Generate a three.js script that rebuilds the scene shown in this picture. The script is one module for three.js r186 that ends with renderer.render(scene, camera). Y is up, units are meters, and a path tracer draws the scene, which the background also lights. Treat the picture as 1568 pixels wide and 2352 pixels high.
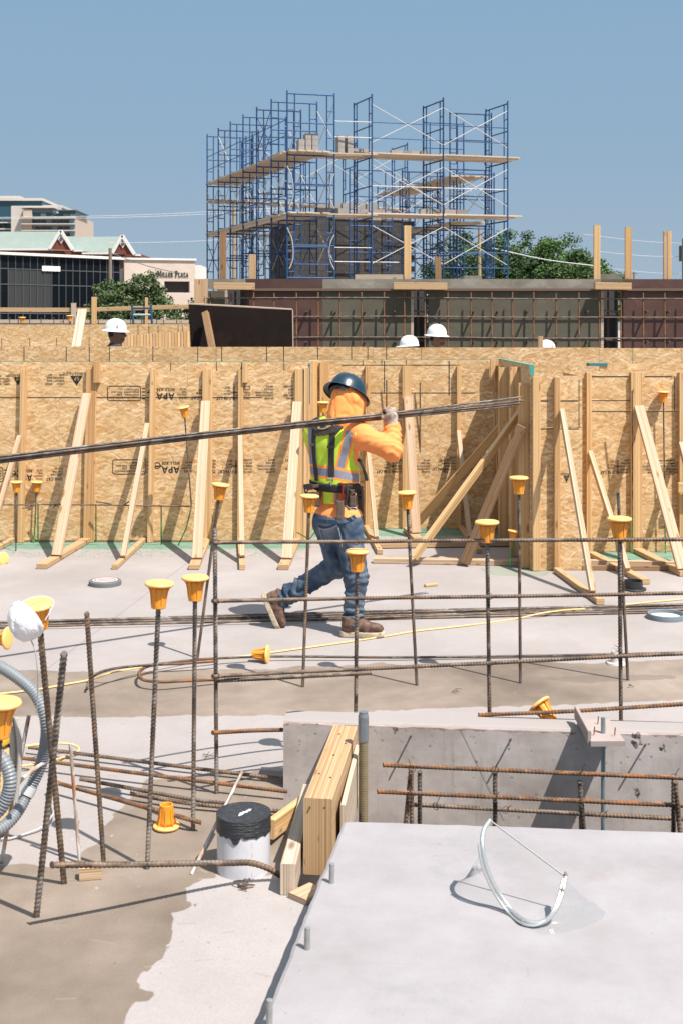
import * as THREE from 'three';
import { mergeGeometries } from 'three/addons/utils/BufferGeometryUtils.js';
import { ImprovedNoise } from 'three/addons/math/ImprovedNoise.js';
import { TextGeometry } from 'three/addons/geometries/TextGeometry.js';
import { FontLoader } from 'three/addons/loaders/FontLoader.js';

// ------------------------------------------------------------------ camera, sky, sun, exposure
const scene = new THREE.Scene();
const EYE = 2.05, FOC = 2850, VW = 1568, VH = 2352, HORIZON = 750;
const camera = new THREE.PerspectiveCamera(2 * Math.atan(VH / 2 / FOC) * 180 / Math.PI, VW / VH, 0.1, 900);
camera.position.set(0, EYE, 0);
camera.lookAt(0, EYE, -10);
camera.setViewOffset(VW, VH, 0, VH / 2 - HORIZON, VW, VH);
camera.focus = 8.3;
camera.userData.fStop = 9;

const renderer = new THREE.WebGLRenderer({ antialias: true });
renderer.toneMapping = THREE.LinearToneMapping;
renderer.toneMappingExposure = 1.9;
renderer.shadowMap.enabled = true;

const SUN = new THREE.Vector3(0.42, 1, 0.40).normalize();
{
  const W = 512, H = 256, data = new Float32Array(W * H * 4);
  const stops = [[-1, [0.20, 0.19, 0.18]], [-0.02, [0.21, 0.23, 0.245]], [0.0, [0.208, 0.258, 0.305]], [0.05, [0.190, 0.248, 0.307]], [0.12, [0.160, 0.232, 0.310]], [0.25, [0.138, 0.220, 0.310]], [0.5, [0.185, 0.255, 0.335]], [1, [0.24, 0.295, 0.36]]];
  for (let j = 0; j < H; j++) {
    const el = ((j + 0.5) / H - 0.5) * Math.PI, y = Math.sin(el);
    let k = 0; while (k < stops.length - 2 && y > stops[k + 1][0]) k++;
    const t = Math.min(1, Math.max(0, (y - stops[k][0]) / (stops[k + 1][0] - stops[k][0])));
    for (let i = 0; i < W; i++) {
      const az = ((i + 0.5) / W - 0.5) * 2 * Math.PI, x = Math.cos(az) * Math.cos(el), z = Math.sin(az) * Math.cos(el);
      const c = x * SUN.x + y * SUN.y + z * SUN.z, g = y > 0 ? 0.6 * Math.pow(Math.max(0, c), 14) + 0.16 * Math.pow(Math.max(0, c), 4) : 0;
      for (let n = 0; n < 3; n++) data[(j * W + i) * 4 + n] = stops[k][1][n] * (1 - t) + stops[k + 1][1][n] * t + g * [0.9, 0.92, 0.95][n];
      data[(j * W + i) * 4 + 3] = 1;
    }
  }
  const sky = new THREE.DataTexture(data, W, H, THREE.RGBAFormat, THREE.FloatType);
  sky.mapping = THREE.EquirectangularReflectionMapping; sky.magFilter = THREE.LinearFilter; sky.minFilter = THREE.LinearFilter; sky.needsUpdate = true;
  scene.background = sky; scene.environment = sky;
}
const sun = new THREE.DirectionalLight(new THREE.Color(1.0, 0.945, 0.875), 4.0);
sun.position.set(0, 0, -9).addScaledVector(SUN, 40);
sun.target.position.set(0, 0, -9);
sun.castShadow = true; sun.shadow.mapSize.set(4096, 4096); sun.shadow.radius = 1;
Object.assign(sun.shadow.camera, { left: -14, right: 14, top: 14, bottom: -14, near: 1, far: 90 });
scene.add(sun, sun.target);

// ------------------------------------------------------------------ helpers
const V = (x, y, z) => new THREE.Vector3(x, y, z);
const C = (r, g, b) => new THREE.Color().setRGB(r, g, b);
// a place given by the bearing at which it is seen and its distance; FL: a place on the slab (or h above it)
const P = (px, py, d) => V((px - 784) / FOC * d, EYE - (py - HORIZON) / FOC * d, -d);
const FL = (px, py, h = 0) => P(px, py, (EYE - h) * FOC / (py - HORIZON));
const XA = (px, d) => (px - 784) / FOC * d, YA = (py, d) => EYE - (py - HORIZON) / FOC * d;
let seed = 7;
const rnd = () => { seed = (seed + 0x6d2b79f5) | 0; let t = Math.imul(seed ^ (seed >>> 15), 1 | seed); t = (t + Math.imul(t ^ (t >>> 7), 61 | t)) ^ t; return ((t ^ (t >>> 14)) >>> 0) / 4294967296; };
const rr = (a, b) => a + (b - a) * rnd();
const perlin = new ImprovedNoise();
const noise = (x, y, z = 0) => perlin.noise(x + 31.7, y + 17.3, z + 5.1);
const fbm = (x, y, z = 0) => noise(x, y, z) + 0.5 * noise(x * 2.1, y * 2.1, z * 2.1 + 3) + 0.25 * noise(x * 4.3, y * 4.3, z * 4.3 + 9);

const used = new Map();
function numbered(n) { const k = used.get(n) || 0; used.set(n, k + 1); return k ? n + '_' + String(k).padStart(3, '0') : n; }
function tag(o, label, category, group) { o.userData.label = label; o.userData.category = category; if (group) o.userData.group = group; return o; }
function thing(name, label, category, group, pos) {
  const o = new THREE.Group(); o.name = numbered(name); if (pos) o.position.copy(pos); scene.add(o); return tag(o, label, category, group);
}
function mesh(parent, name, geo, mat) { const m = new THREE.Mesh(geo, mat); m.name = parent === scene ? numbered(name) : name; parent.add(m); return m; }
function single(name, geo, mat, label, category, group) { return tag(mesh(scene, name, geo, mat), label, category, group); }
function struct(name, geo, mat) { const m = mesh(scene, name, geo, mat); m.userData.kind = 'structure'; return m; }

function canvasTex(w, h, draw, srgb = true) {
  const c = document.createElement('canvas'); c.width = w; c.height = h;
  draw(c.getContext('2d'), w, h);
  const t = new THREE.CanvasTexture(c); t.wrapS = t.wrapT = THREE.RepeatWrapping; t.magFilter = THREE.LinearFilter; if (srgb) t.colorSpace = THREE.SRGBColorSpace;
  return t;
}
function dataTex(w, h, f, srgb = true) {
  const d = new Uint8Array(w * h * 4);
  for (let j = 0; j < h; j++) for (let i = 0; i < w; i++) { const c = f(i / w, j / h, i, j); for (let n = 0; n < 3; n++) d[(j * w + i) * 4 + n] = Math.max(0, Math.min(255, (Array.isArray(c) ? c[n] : c) * 255)); d[(j * w + i) * 4 + 3] = 255; }
  const t = new THREE.DataTexture(d, w, h, THREE.RGBAFormat); t.wrapS = t.wrapT = THREE.RepeatWrapping; t.magFilter = THREE.LinearFilter; t.minFilter = THREE.LinearFilter; if (srgb) t.colorSpace = THREE.SRGBColorSpace; t.needsUpdate = true;
  return t;
}
// uneven tone of a drawn surface: soft noise and grain, per pixel
function mottle(g, w, h, cells, amp, fine, cy = cells) {
  const n = 512, N = new Float32Array(n * n), im = g.getImageData(0, 0, w, h), d = im.data;
  for (let j = 0; j < n; j++) for (let i = 0; i < n; i++) { const u = i / n * cells, v = j / n * cy; N[j * n + i] = noise(u, v, 2) + 0.55 * noise(u * 2.3, v * 2.3, 5) + 0.35 * noise(u * 5.5, v * 5.5, 8) + 0.2 * noise(u * 13, v * 13, 11); }
  for (let j = 0; j < h; j++) { const y = j / h * (n - 1), y0 = y | 0, fy = y - y0, r0 = y0 * n, r1 = Math.min(n - 1, y0 + 1) * n;
    for (let i = 0; i < w; i++) { const x = i / w * (n - 1), x0 = x | 0, fx = x - x0, x1 = Math.min(n - 1, x0 + 1), a = N[r0 + x0] + (N[r0 + x1] - N[r0 + x0]) * fx, b = N[r1 + x0] + (N[r1 + x1] - N[r1 + x0]) * fx, o = (j * w + i) * 4;
      const tan = Math.max(0, Math.min(1, (d[o] - d[o + 2] - 12) / 18)), k = 1 + (a + (b - a) * fy) * (amp[0] + (amp[1] - amp[0]) * tan) + fine * (rnd() - 0.5);
      d[o] *= k; d[o + 1] *= 1 + (k - 1) * 1.06; d[o + 2] *= 1 + (k - 1) * 1.16; } }
  g.putImageData(im, 0, 0);
}
// noise that repeats after n cells
const tiled = (u, v, n, s = 0) => { const a = u * n, b = v * n, fu = u, fv = v; const q = (x, y) => noise(x, y, s); return q(a, b) * (1 - fu) * (1 - fv) + q(a - n, b) * fu * (1 - fv) + q(a, b - n) * (1 - fu) * fv + q(a - n, b - n) * fu * fv; };
const std = (o) => new THREE.MeshStandardMaterial({ roughness: 0.8, ...o });
const phy = (o) => new THREE.MeshPhysicalMaterial(o);

// ------------------------------------------------------------------ geometry builders
// plain-sided or chamfered bar of section W x T from a to b; W lies along wdir
function bar(a, b, W, T, wdir, ch = 0.003) {
  const ax = b.clone().sub(a), L = ax.length(); ax.normalize();
  const w = wdir.clone().addScaledVector(ax, -wdir.dot(ax)).normalize(), t = ax.clone().cross(w);
  const c = Math.min(ch, W / 4, T / 4), hw = W / 2, ht = T / 2;
  const ring = [[hw, -ht + c], [hw, ht - c], [hw - c, ht], [-hw + c, ht], [-hw, ht - c], [-hw, -ht + c], [-hw + c, -ht], [hw - c, -ht]];
  const pos = [], uv = [], idx = [], u0 = rnd() * 3, v0 = rnd();
  const put = (k, s, u, v) => { const q = a.clone().addScaledVector(ax, s * L).addScaledVector(w, ring[k][0]).addScaledVector(t, ring[k][1]); pos.push(q.x, q.y, q.z); uv.push(u, v); return pos.length / 3 - 1; };
  let per = 0;
  for (let k = 0; k < 8; k++) {
    const n = (k + 1) % 8, e = Math.hypot(ring[n][0] - ring[k][0], ring[n][1] - ring[k][1]);
    const i0 = put(k, 0, u0, v0 + per), i1 = put(n, 0, u0, v0 + per + e), i2 = put(n, 1, u0 + L, v0 + per + e), i3 = put(k, 1, u0 + L, v0 + per);
    idx.push(i0, i1, i2, i0, i2, i3); per += e;
  }
  for (const s of [0, 1]) { const f = []; for (let k = 0; k < 8; k++) f.push(put(k, s, u0 + ring[k][0] * 0.3, v0 + ring[k][1])); for (let k = 1; k < 7; k++) s ? idx.push(f[0], f[k], f[k + 1]) : idx.push(f[0], f[k + 1], f[k]); }
  const g = new THREE.BufferGeometry();
  g.setAttribute('position', new THREE.Float32BufferAttribute(pos, 3)); g.setAttribute('uv', new THREE.Float32BufferAttribute(uv, 2)); g.setIndex(idx);
  const flat = g.toNonIndexed(); flat.computeVertexNormals(); return flat;
}
// box between two corners, uv in metres
function boxG(x0, x1, y0, y1, z0, z1, uo = 0, vo = 0) {
  const g = new THREE.BoxGeometry(x1 - x0, y1 - y0, z1 - z0); g.translate((x0 + x1) / 2, (y0 + y1) / 2, (z0 + z1) / 2);
  const p = g.attributes.position, n = g.attributes.normal, uv = g.attributes.uv;
  for (let i = 0; i < p.count; i++) {
    const X = p.getX(i), Y = p.getY(i), Z = p.getZ(i), nx = Math.abs(n.getX(i)), ny = Math.abs(n.getY(i));
    nx > 0.5 ? uv.setXY(i, Z + uo, Y + vo) : ny > 0.5 ? uv.setXY(i, X + uo, Z + vo) : uv.setXY(i, X + uo, Y + vo);
  }
  return g;
}
// swept round bar; prof(s) scales the radius along the way
function sweep(pts, r, { step = 0.05, seg = 8, prof = null, tilt = 0, color = null, closed = false, smooth = true, caps = true } = {}) {
  const curve = pts.length === 2 ? new THREE.LineCurve3(pts[0], pts[1]) : smooth ? new THREE.CatmullRomCurve3(pts, closed, 'centripetal') : (() => { const c = new THREE.CurvePath(); for (let i = 1; i < pts.length; i++) c.add(new THREE.LineCurve3(pts[i - 1], pts[i])); return c; })();
  const L = curve.getLength(), N = Math.max(1, Math.ceil(L / step));
  const P3 = [], pos = [], uv = [], nor = [], col = [], idx = [];
  for (let i = 0; i <= N; i++) P3.push(curve.getPointAt(i / N));
  let t = P3[1].clone().sub(P3[0]).normalize(), n = Math.abs(t.y) < 0.9 ? V(0, 1, 0) : V(1, 0, 0); n.addScaledVector(t, -n.dot(t)).normalize();
  const tmp = V();
  for (let i = 0; i <= N; i++) {
    const tt = P3[Math.min(N, i + 1)].clone().sub(P3[Math.max(0, i - 1)]).normalize();
    n.addScaledVector(tt, -n.dot(tt)).normalize(); const b = tt.clone().cross(n), s = i / N * L;
    for (let k = 0; k <= seg; k++) {
      const a = k / seg * 2 * Math.PI, ca = Math.cos(a), sa = Math.sin(a), R = r * (prof ? prof(s, a, L) : 1);
      tmp.copy(P3[i]).addScaledVector(n, ca * R).addScaledVector(b, sa * R).addScaledVector(tt, tilt * sa);
      pos.push(tmp.x, tmp.y, tmp.z); uv.push(s, k / seg); nor.push(n.x * ca + b.x * sa, n.y * ca + b.y * sa, n.z * ca + b.z * sa);
      if (color) { const c = color(s, L, P3[i]); col.push(c[0], c[1], c[2]); }
    }
  }
  const M = seg + 1;
  for (let i = 0; i < N; i++) for (let k = 0; k < seg; k++) { const q = i * M + k; idx.push(q, q + 1, q + M + 1, q, q + M + 1, q + M); }
  if (caps && !closed) for (const e of [0, N]) {
    const base = pos.length / 3, d = e ? 1 : -1, tt = P3[e ? N : 1].clone().sub(P3[e ? N - 1 : 0]).normalize().multiplyScalar(d);
    for (let k = 0; k < seg; k++) { const q = (e * M + k); pos.push(pos[q * 3], pos[q * 3 + 1], pos[q * 3 + 2]); uv.push(0, 0); nor.push(tt.x, tt.y, tt.z); if (color) col.push(col[q * 3], col[q * 3 + 1], col[q * 3 + 2]); }
    for (let k = 1; k < seg - 1; k++) d > 0 ? idx.push(base, base + k, base + k + 1) : idx.push(base, base + k + 1, base + k);
  }
  const g = new THREE.BufferGeometry();
  g.setAttribute('position', new THREE.Float32BufferAttribute(pos, 3)); g.setAttribute('uv', new THREE.Float32BufferAttribute(uv, 2));
  if (color) g.setAttribute('color', new THREE.Float32BufferAttribute(col, 3));
  g.setIndex(idx);
  if (prof) g.computeVertexNormals(); else g.setAttribute('normal', new THREE.Float32BufferAttribute(nor, 3));
  return g;
}
const ribs = (p, amp) => (s) => { const f = (s / p) % 1; return f < 0.42 ? 1 + amp : 1; };
// deformed reinforcing bar: real ribs where near, smooth where far
function rebarG(pts, r, { near = true, color = null, smooth = true } = {}) {
  return near ? sweep(pts, r * 0.93, { step: r * 0.4, seg: 8, prof: ribs(r * 1.6, 0.21), tilt: r * 0.38, color, smooth }) : sweep(pts, r, { step: 0.25, seg: 6, color, smooth });
}
const tubeG = (a, b, r, seg = 6) => sweep([a, b], r, { step: 99, seg });
const merge = (list) => mergeGeometries(list.map((g) => { const q = g.index ? g.toNonIndexed() : g; for (const k of Object.keys(q.attributes)) if (!['position', 'normal', 'uv'].includes(k)) q.deleteAttribute(k); return q; }));

// surface of a distance field, by surface nets; paint(x, y, z) gives a linear colour
function fieldMesh(f, lo, hi, cell, paint) {
  const nx = Math.ceil((hi.x - lo.x) / cell) + 1, ny = Math.ceil((hi.y - lo.y) / cell) + 1, nz = Math.ceil((hi.z - lo.z) / cell) + 1;
  const F = new Float32Array(nx * ny * nz), at = (i, j, k) => i + nx * (j + ny * k);
  for (let k = 0; k < nz; k++) for (let j = 0; j < ny; j++) for (let i = 0; i < nx; i++) F[at(i, j, k)] = f(lo.x + i * cell, lo.y + j * cell, lo.z + k * cell);
  const id = new Int32Array(nx * ny * nz).fill(-1), pos = [], col = [], idx = [], uv = [];
  for (let k = 0; k < nz - 1; k++) for (let j = 0; j < ny - 1; j++) for (let i = 0; i < nx - 1; i++) {
    let m = 0, sx = 0, sy = 0, sz = 0; const v = [];
    for (let c = 0; c < 8; c++) v.push(F[at(i + (c & 1), j + ((c >> 1) & 1), k + (c >> 2))]);
    for (let c = 0; c < 8; c++) for (const b of [1, 2, 4]) if (!(c & b)) {
      const e = c | b; if ((v[c] < 0) === (v[e] < 0)) continue;
      const t = v[c] / (v[c] - v[e]); m++;
      sx += (c & 1) + (b === 1 ? t : 0); sy += ((c >> 1) & 1) + (b === 2 ? t : 0); sz += (c >> 2) + (b === 4 ? t : 0);
    }
    if (!m) continue;
    id[at(i, j, k)] = pos.length / 3; const x = lo.x + (i + sx / m) * cell, y = lo.y + (j + sy / m) * cell, z = lo.z + (k + sz / m) * cell;
    pos.push(x, y, z); uv.push(x + 0.6 * z, y + 0.25 * z); if (paint) { const c = paint(x, y, z); col.push(c[0], c[1], c[2]); }
  }
  const quad = (a, b, c, d, flip) => { if (a < 0 || b < 0 || c < 0 || d < 0) return; flip ? idx.push(a, c, b, a, d, c) : idx.push(a, b, c, a, c, d); };
  for (let k = 1; k < nz - 1; k++) for (let j = 1; j < ny - 1; j++) for (let i = 1; i < nx - 1; i++) {
    const s = F[at(i, j, k)] < 0;
    if (s !== F[at(i + 1, j, k)] < 0) quad(id[at(i, j - 1, k - 1)], id[at(i, j, k - 1)], id[at(i, j, k)], id[at(i, j - 1, k)], !s);
    if (s !== F[at(i, j + 1, k)] < 0) quad(id[at(i - 1, j, k - 1)], id[at(i - 1, j, k)], id[at(i, j, k)], id[at(i, j, k - 1)], !s);
    if (s !== F[at(i, j, k + 1)] < 0) quad(id[at(i - 1, j - 1, k)], id[at(i, j - 1, k)], id[at(i, j, k)], id[at(i - 1, j, k)], !s);
  }
  const g = new THREE.BufferGeometry();
  g.setAttribute('position', new THREE.Float32BufferAttribute(pos, 3)); g.setAttribute('uv', new THREE.Float32BufferAttribute(uv, 2));
  if (paint) g.setAttribute('color', new THREE.Float32BufferAttribute(col, 3));
  g.setIndex(idx); g.computeVertexNormals(); return g;
}
const smin = (a, b, k) => { const h = Math.max(k - Math.abs(a - b), 0) / k; return Math.min(a, b) - h * h * k * 0.25; };
// tapered capsule as a distance
function cone(a, b, ra, rb) {
  const dx = b.x - a.x, dy = b.y - a.y, dz = b.z - a.z, l2 = dx * dx + dy * dy + dz * dz;
  return (x, y, z) => { const px = x - a.x, py = y - a.y, pz = z - a.z, t = Math.max(0, Math.min(1, (px * dx + py * dy + pz * dz) / l2)); return Math.hypot(px - dx * t, py - dy * t, pz - dz * t) - (ra + (rb - ra) * t); };
}
// ellipsoid with its own axes (approximate distance)
function ell(c, r, q = null) {
  const inv = q ? q.clone().invert() : null, v = V();
  return (x, y, z) => { v.set(x - c.x, y - c.y, z - c.z); if (inv) v.applyQuaternion(inv); const k0 = Math.hypot(v.x / r.x, v.y / r.y, v.z / r.z), k1 = Math.hypot(v.x / (r.x * r.x), v.y / (r.y * r.y), v.z / (r.z * r.z)); return k1 < 1e-9 ? -Math.min(r.x, r.y, r.z) : k0 * (k0 - 1) / k1; };
}

// ------------------------------------------------------------------ materials
const osbTex = (s) => canvasTex(1536, 1536, (g, w, h) => {          // 2.4 m of strand board
  seed = 100 + s;
  g.fillStyle = '#b98d56'; g.fillRect(0, 0, w, h);
  const tones = [[208, 177, 133], [197, 162, 115], [217, 188, 148], [187, 150, 101], [225, 200, 162], [205, 170, 124], [174, 135, 87], [211, 180, 135]];
  for (let i = 0; i < 8200; i++) {
    const x = rnd() * w, y = rnd() * h, L = rr(34, 105), B = rr(7, 20), a = (rnd() - 0.5) * (rnd() < 0.25 ? 2.4 : 1.15), t = tones[Math.floor(rnd() * 8)], k = rr(0.93, 1.06);
    for (const ox of [0, -w, w]) for (const oy of [0, -h, h]) {
      if (x + ox < -120 || x + ox > w + 120 || y + oy < -120 || y + oy > h + 120) continue;
      g.save(); g.translate(x + ox, y + oy); g.rotate(a); g.globalAlpha = 0.62;
      g.fillStyle = `rgb(${t[0] * k | 0},${t[1] * k | 0},${t[2] * k | 0})`;
      g.beginPath(); g.moveTo(-L / 2, -B * 0.3); g.lineTo(-L * 0.3, -B / 2); g.lineTo(L * 0.42, -B * 0.45); g.lineTo(L / 2, B * 0.2); g.lineTo(L * 0.2, B / 2); g.lineTo(-L * 0.45, B * 0.4); g.closePath(); g.fill();
      if (i % 3 === 0) { g.globalAlpha = 0.4; g.strokeStyle = i % 2 ? '#7d5528' : '#e8cfa4'; g.lineWidth = 1.1; g.beginPath(); g.moveTo(-L * 0.45, B * 0.42); g.lineTo(L * 0.2, B * 0.52); g.lineTo(L / 2, B * 0.2); g.stroke(); }
      g.restore();
    }
  }
  for (let i = 0; i < 260; i++) { g.globalAlpha = rr(0.25, 0.6); g.fillStyle = '#5d3a18'; g.save(); g.translate(rnd() * w, rnd() * h); g.rotate(rr(-1, 1)); g.fillRect(0, 0, rr(6, 26), rr(1.5, 4)); g.restore(); }
});
const osbA = osbTex(1), osbB = osbTex(2);
for (const t of [osbA, osbB]) t.repeat.set(1 / 1.75, 1 / 1.75);
const osbBump = (t) => { const q = t.clone(); q.colorSpace = THREE.NoColorSpace; return q; };
const M = {};
M.osb = [osbA, osbB].map((t) => std({ map: t, bumpMap: osbBump(t), bumpScale: 0.002, roughness: 0.75, color: C(0.98, 0.98, 1.0) }));
M.osbEdge = std({ color: C(0.06, 0.26, 0.22), roughness: 0.7 });
const woodTex = (s, base, dark, knots) => canvasTex(1024, 256, (g, w, h) => {   // 2.4 m along, 0.3 m across
  seed = 300 + s; g.fillStyle = `rgb(${base})`; g.fillRect(0, 0, w, h);
  const d = dark.join(',');
  for (let i = 0; i < 190; i++) { const y = rnd() * h, p = rr(0, 6), am = rr(0.5, 5); g.strokeStyle = `rgba(${d},${rr(0.06, 0.36)})`; g.lineWidth = rr(0.5, 3.2); g.beginPath(); for (let x = 0; x <= w; x += 32) { const yy = y + Math.sin(x / w * 6.283 + p) * am + Math.sin(x / w * 12.566 + p * 2) * am * 0.4; x ? g.lineTo(x, yy) : g.moveTo(x, yy); } g.stroke(); }
  for (let i = 0; i < 60; i++) { g.fillStyle = rnd() < 0.5 ? `rgba(${d},0.05)` : 'rgba(255,245,225,0.06)'; g.fillRect(rnd() * w, rnd() * h, rr(60, 380), rr(4, 24)); }
  for (let i = 0; i < knots; i++) { const x = rnd() * w, y = rnd() * h, r = rr(4, 9); for (let q = 3; q >= 0; q--) { g.fillStyle = `rgba(${d},${0.18 + 0.14 * (3 - q)})`; g.beginPath(); g.ellipse(x, y, r * (1 + q * 0.5), r * (0.7 + q * 0.28), 0, 0, 7); g.fill(); } }
  for (let i = 0; i < 26; i++) { g.fillStyle = 'rgba(50,35,25,0.5)'; g.beginPath(); g.arc(rnd() * w, rnd() * h, rr(0.8, 1.8), 0, 7); g.fill(); }
});
const woodM = (t, o) => { t.repeat.set(1 / 2.4, 1 / 0.3); const b = t.clone(); b.colorSpace = THREE.NoColorSpace; return std({ map: t, bumpMap: b, bumpScale: 0.0015, roughness: 0.72, ...o }); };
M.pine = woodM(woodTex(1, [190, 167, 142], [134, 94, 56], 9), {});
M.pineB = woodM(woodTex(2, [190, 161, 125], [132, 90, 50], 12), {});
M.stud = woodM(woodTex(3, [212, 177, 128], [150, 102, 54], 8), {});
M.studB = woodM(woodTex(4, [203, 164, 113], [134, 88, 46], 10), {});
M.old = woodM(woodTex(5, [152, 118, 84], [82, 56, 38], 10), { roughness: 0.85 });
M.plankGrey = woodM(woodTex(6, [196, 178, 158], [120, 100, 82], 6), { roughness: 0.85 });
const STUDS = [M.stud, M.studB, M.stud], PINES = [M.pine, M.pineB];

const PH = 0.28;      // height of the foreground pad above the slab
// fine grain for concrete, cloth and paint
const grain = dataTex(512, 512, (u, v) => 0.5 + 0.22 * tiled(u, v, 64, 1) + 0.2 * tiled(u, v, 150, 2) + 0.16 * (rnd() - 0.5), false);
const soft = dataTex(256, 256, (u, v) => 0.5 + 0.4 * tiled(u, v, 5, 4) + 0.25 * tiled(u, v, 13, 5) + 0.14 * tiled(u, v, 33, 6), false);
const rep = (t, a, b = a) => { const q = t.clone(); q.repeat.set(a, b); return q; };
const concreteTex = dataTex(1024, 1024, (u, v) => {
  const a = tiled(u, v, 4, 11), b = tiled(u, v, 17, 12), c = tiled(u, v, 70, 13), k = 0.775 + 0.05 * a + 0.04 * b + 0.035 * c + 0.035 * (rnd() - 0.5);
  return [k * 1.0, k * 0.978, k * 0.968];
});
M.concrete = std({ map: rep(concreteTex, 0.4), bumpMap: rep(grain, 1.6), bumpScale: 0.0012, roughness: 0.88, color: C(0.55, 0.54, 0.54) });

// ---- slab floor: pale concrete with damp sand-coloured patches, dust, green overspray at the forms
const FX0 = -3.6, FX1 = 3.6, FD0 = 3.2, FD1 = 12.9;
const floorTex = canvasTex(2048, 2048, (g, w, h) => {
  seed = 501;
  const cx = (X) => (X - FX0) / (FX1 - FX0) * w, cy = (d) => (FD1 - d) / (FD1 - FD0) * h;
  const pt = (px, py) => { const q = FL(px, py); return [cx(q.x), cy(-q.z)]; };
  g.fillStyle = '#cdc5c1'; g.fillRect(0, 0, w, h);
  const blob = (n, cols, r0, r1, al) => { for (let i = 0; i < n; i++) { g.globalAlpha = rr(0.2, 1) * al; g.fillStyle = cols[Math.floor(rnd() * cols.length)]; g.beginPath(); g.ellipse(rnd() * w, rnd() * h, rr(r0, r1), rr(r0, r1) * 0.5, rr(0, 3), 0, 7); g.fill(); } g.globalAlpha = 1; };
  const poly = (pts, fill, jit, alpha = 1) => {
    const q = pts.map((p) => pt(...p)); g.globalAlpha = alpha; g.fillStyle = fill; g.beginPath();
    for (let i = 0; i < q.length; i++) { const a = q[i], b = q[(i + 1) % q.length], L = Math.hypot(b[0] - a[0], b[1] - a[1]), n = Math.max(2, Math.ceil(L / 4)); for (let k = 0; k < n; k++) { const t = k / n, x = a[0] + (b[0] - a[0]) * t, y = a[1] + (b[1] - a[1]) * t; const jx = x + jit * fbm(x / 22, y / 22, 1), jy = y + jit * fbm(x / 22, y / 22, 7); i + k ? g.lineTo(jx, jy) : g.moveTo(jx, jy); } }
    g.closePath(); g.fill(); g.globalAlpha = 1;
  };
  
  const TAN = '#aa9a8a';
  const band = [[-300, 1541], [34, 1539], [236, 1543], [454, 1538], [640, 1537], [690, 1529], [758, 1531], [876, 1522], [983, 1537], [1100, 1526], [1207, 1519], [1356, 1525], [1568, 1513], [1900, 1500], [1900, 1600], [1568, 1607], [1281, 1620], [983, 1627], [656, 1644], [454, 1644], [236, 1647], [34, 1644], [-300, 1646]];
  poly(band, TAN, 5);
  const low = [[336, 1791], [443, 1780], [500, 1775], [655, 1768], [700, 1900], [720, 2000], [700, 2500], [-400, 2500], [-400, 1985], [0, 1988], [124, 1991], [185, 1973], [203, 1950], [232, 1915], [255, 1878], [284, 1849], [316, 1823]];
  poly(low, TAN, 7);
  // mottling of the damp sand: real blotches
  g.save(); g.beginPath(); for (const L of [band, low]) L.forEach((p, i) => { const q = pt(...p); i ? g.lineTo(...q) : g.moveTo(...q); }); g.clip();
  
  for (let i = 0; i < 2600; i++) { g.globalAlpha = 0.35; g.fillStyle = rnd() < 0.5 ? '#8d7c69' : '#cfc5ba'; g.fillRect(rnd() * w, rnd() * h, rr(1, 3), rr(1, 2)); }
  g.restore(); g.globalAlpha = 1;
  poly([[469, 2007], [454, 2029], [426, 2064], [459, 2079], [416, 2097], [391, 2137], [384, 2164], [364, 2192], [329, 2265], [334, 2287], [283, 2338], [260, 2400], [100, 2700], [900, 2700], [900, 2000], [640, 2012], [540, 2014]], '#d8d1ce', 15);
  for (let i = 0; i < 22; i++) { const p = pt(rr(150, 640), rr(1790, 2150)); g.fillStyle = 'rgba(224,218,212,0.7)'; g.beginPath(); g.ellipse(p[0], p[1], rr(0.7, 3), rr(0.6, 1.6), rr(0, 3), 0, 7); g.fill(); }
  // green overspray
  for (const [x0, x1, y0, y1] of [[-200, 712, 1234, 1260], [712, 1200, 1208, 1230], [1330, 1900, 1262, 1284]]) {
    poly([[x0, y0 - 8], [x1, y0 - 8], [x1, y1], [x0, y1 + 2]], '#7fb598', 6, 0.78);
    for (let i = 0; i < 2600; i++) { const yy = y1 - 6 + Math.pow(rnd(), 1.8) * 26, p = pt(rr(x0, x1), yy); g.fillStyle = 'rgba(110,170,140,0.35)'; g.beginPath(); g.arc(p[0], p[1], rr(0.8, 4), 0, 7); g.fill(); }
  }
  poly([[1095, 1306], [1170, 1297], [1274, 1306], [1250, 1325], [1130, 1322]], '#a9b59e', 6, 0.6);
  mottle(g, w, h, 9, [0.06, 0.21], 0.06, 11);
  // trowel scuffs, specks, drips
  for (let i = 0; i < 420; i++) { const p = pt(rr(-100, 1650), 1270 + Math.pow(rnd(), 1.6) * 1050); g.globalAlpha = rr(0.1, 0.4); g.strokeStyle = rnd() < 0.55 ? '#8e867f' : '#dfd9d5'; g.lineWidth = rr(0.7, 2); g.beginPath(); g.moveTo(...p); g.lineTo(p[0] + rr(-26, 26), p[1] + rr(-6, 6)); g.stroke(); }
  for (let i = 0; i < 420; i++) { const p = pt(rr(-100, 1650), rr(1270, 2350)); g.globalAlpha = rr(0.25, 0.7); g.fillStyle = ['#6d645c', '#8d8379', '#a98f76'][i % 3]; g.beginPath(); g.ellipse(p[0], p[1], rr(0.5, 1.5), rr(0.4, 0.9), rr(0, 3), 0, 7); g.fill(); }
  g.globalAlpha = 0.5; g.strokeStyle = '#8f8780'; g.lineWidth = 2; g.beginPath(); g.moveTo(...pt(432, 1292)); g.lineTo(...pt(67, 1568)); g.stroke(); g.globalAlpha = 1;
  poly([[1240, 1560], [1380, 1548], [1550, 1552], [1545, 1560], [1350, 1568]], '#8f8274', 6, 0.5);
});
floorTex.wrapS = floorTex.wrapT = THREE.MirroredRepeatWrapping;
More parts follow.
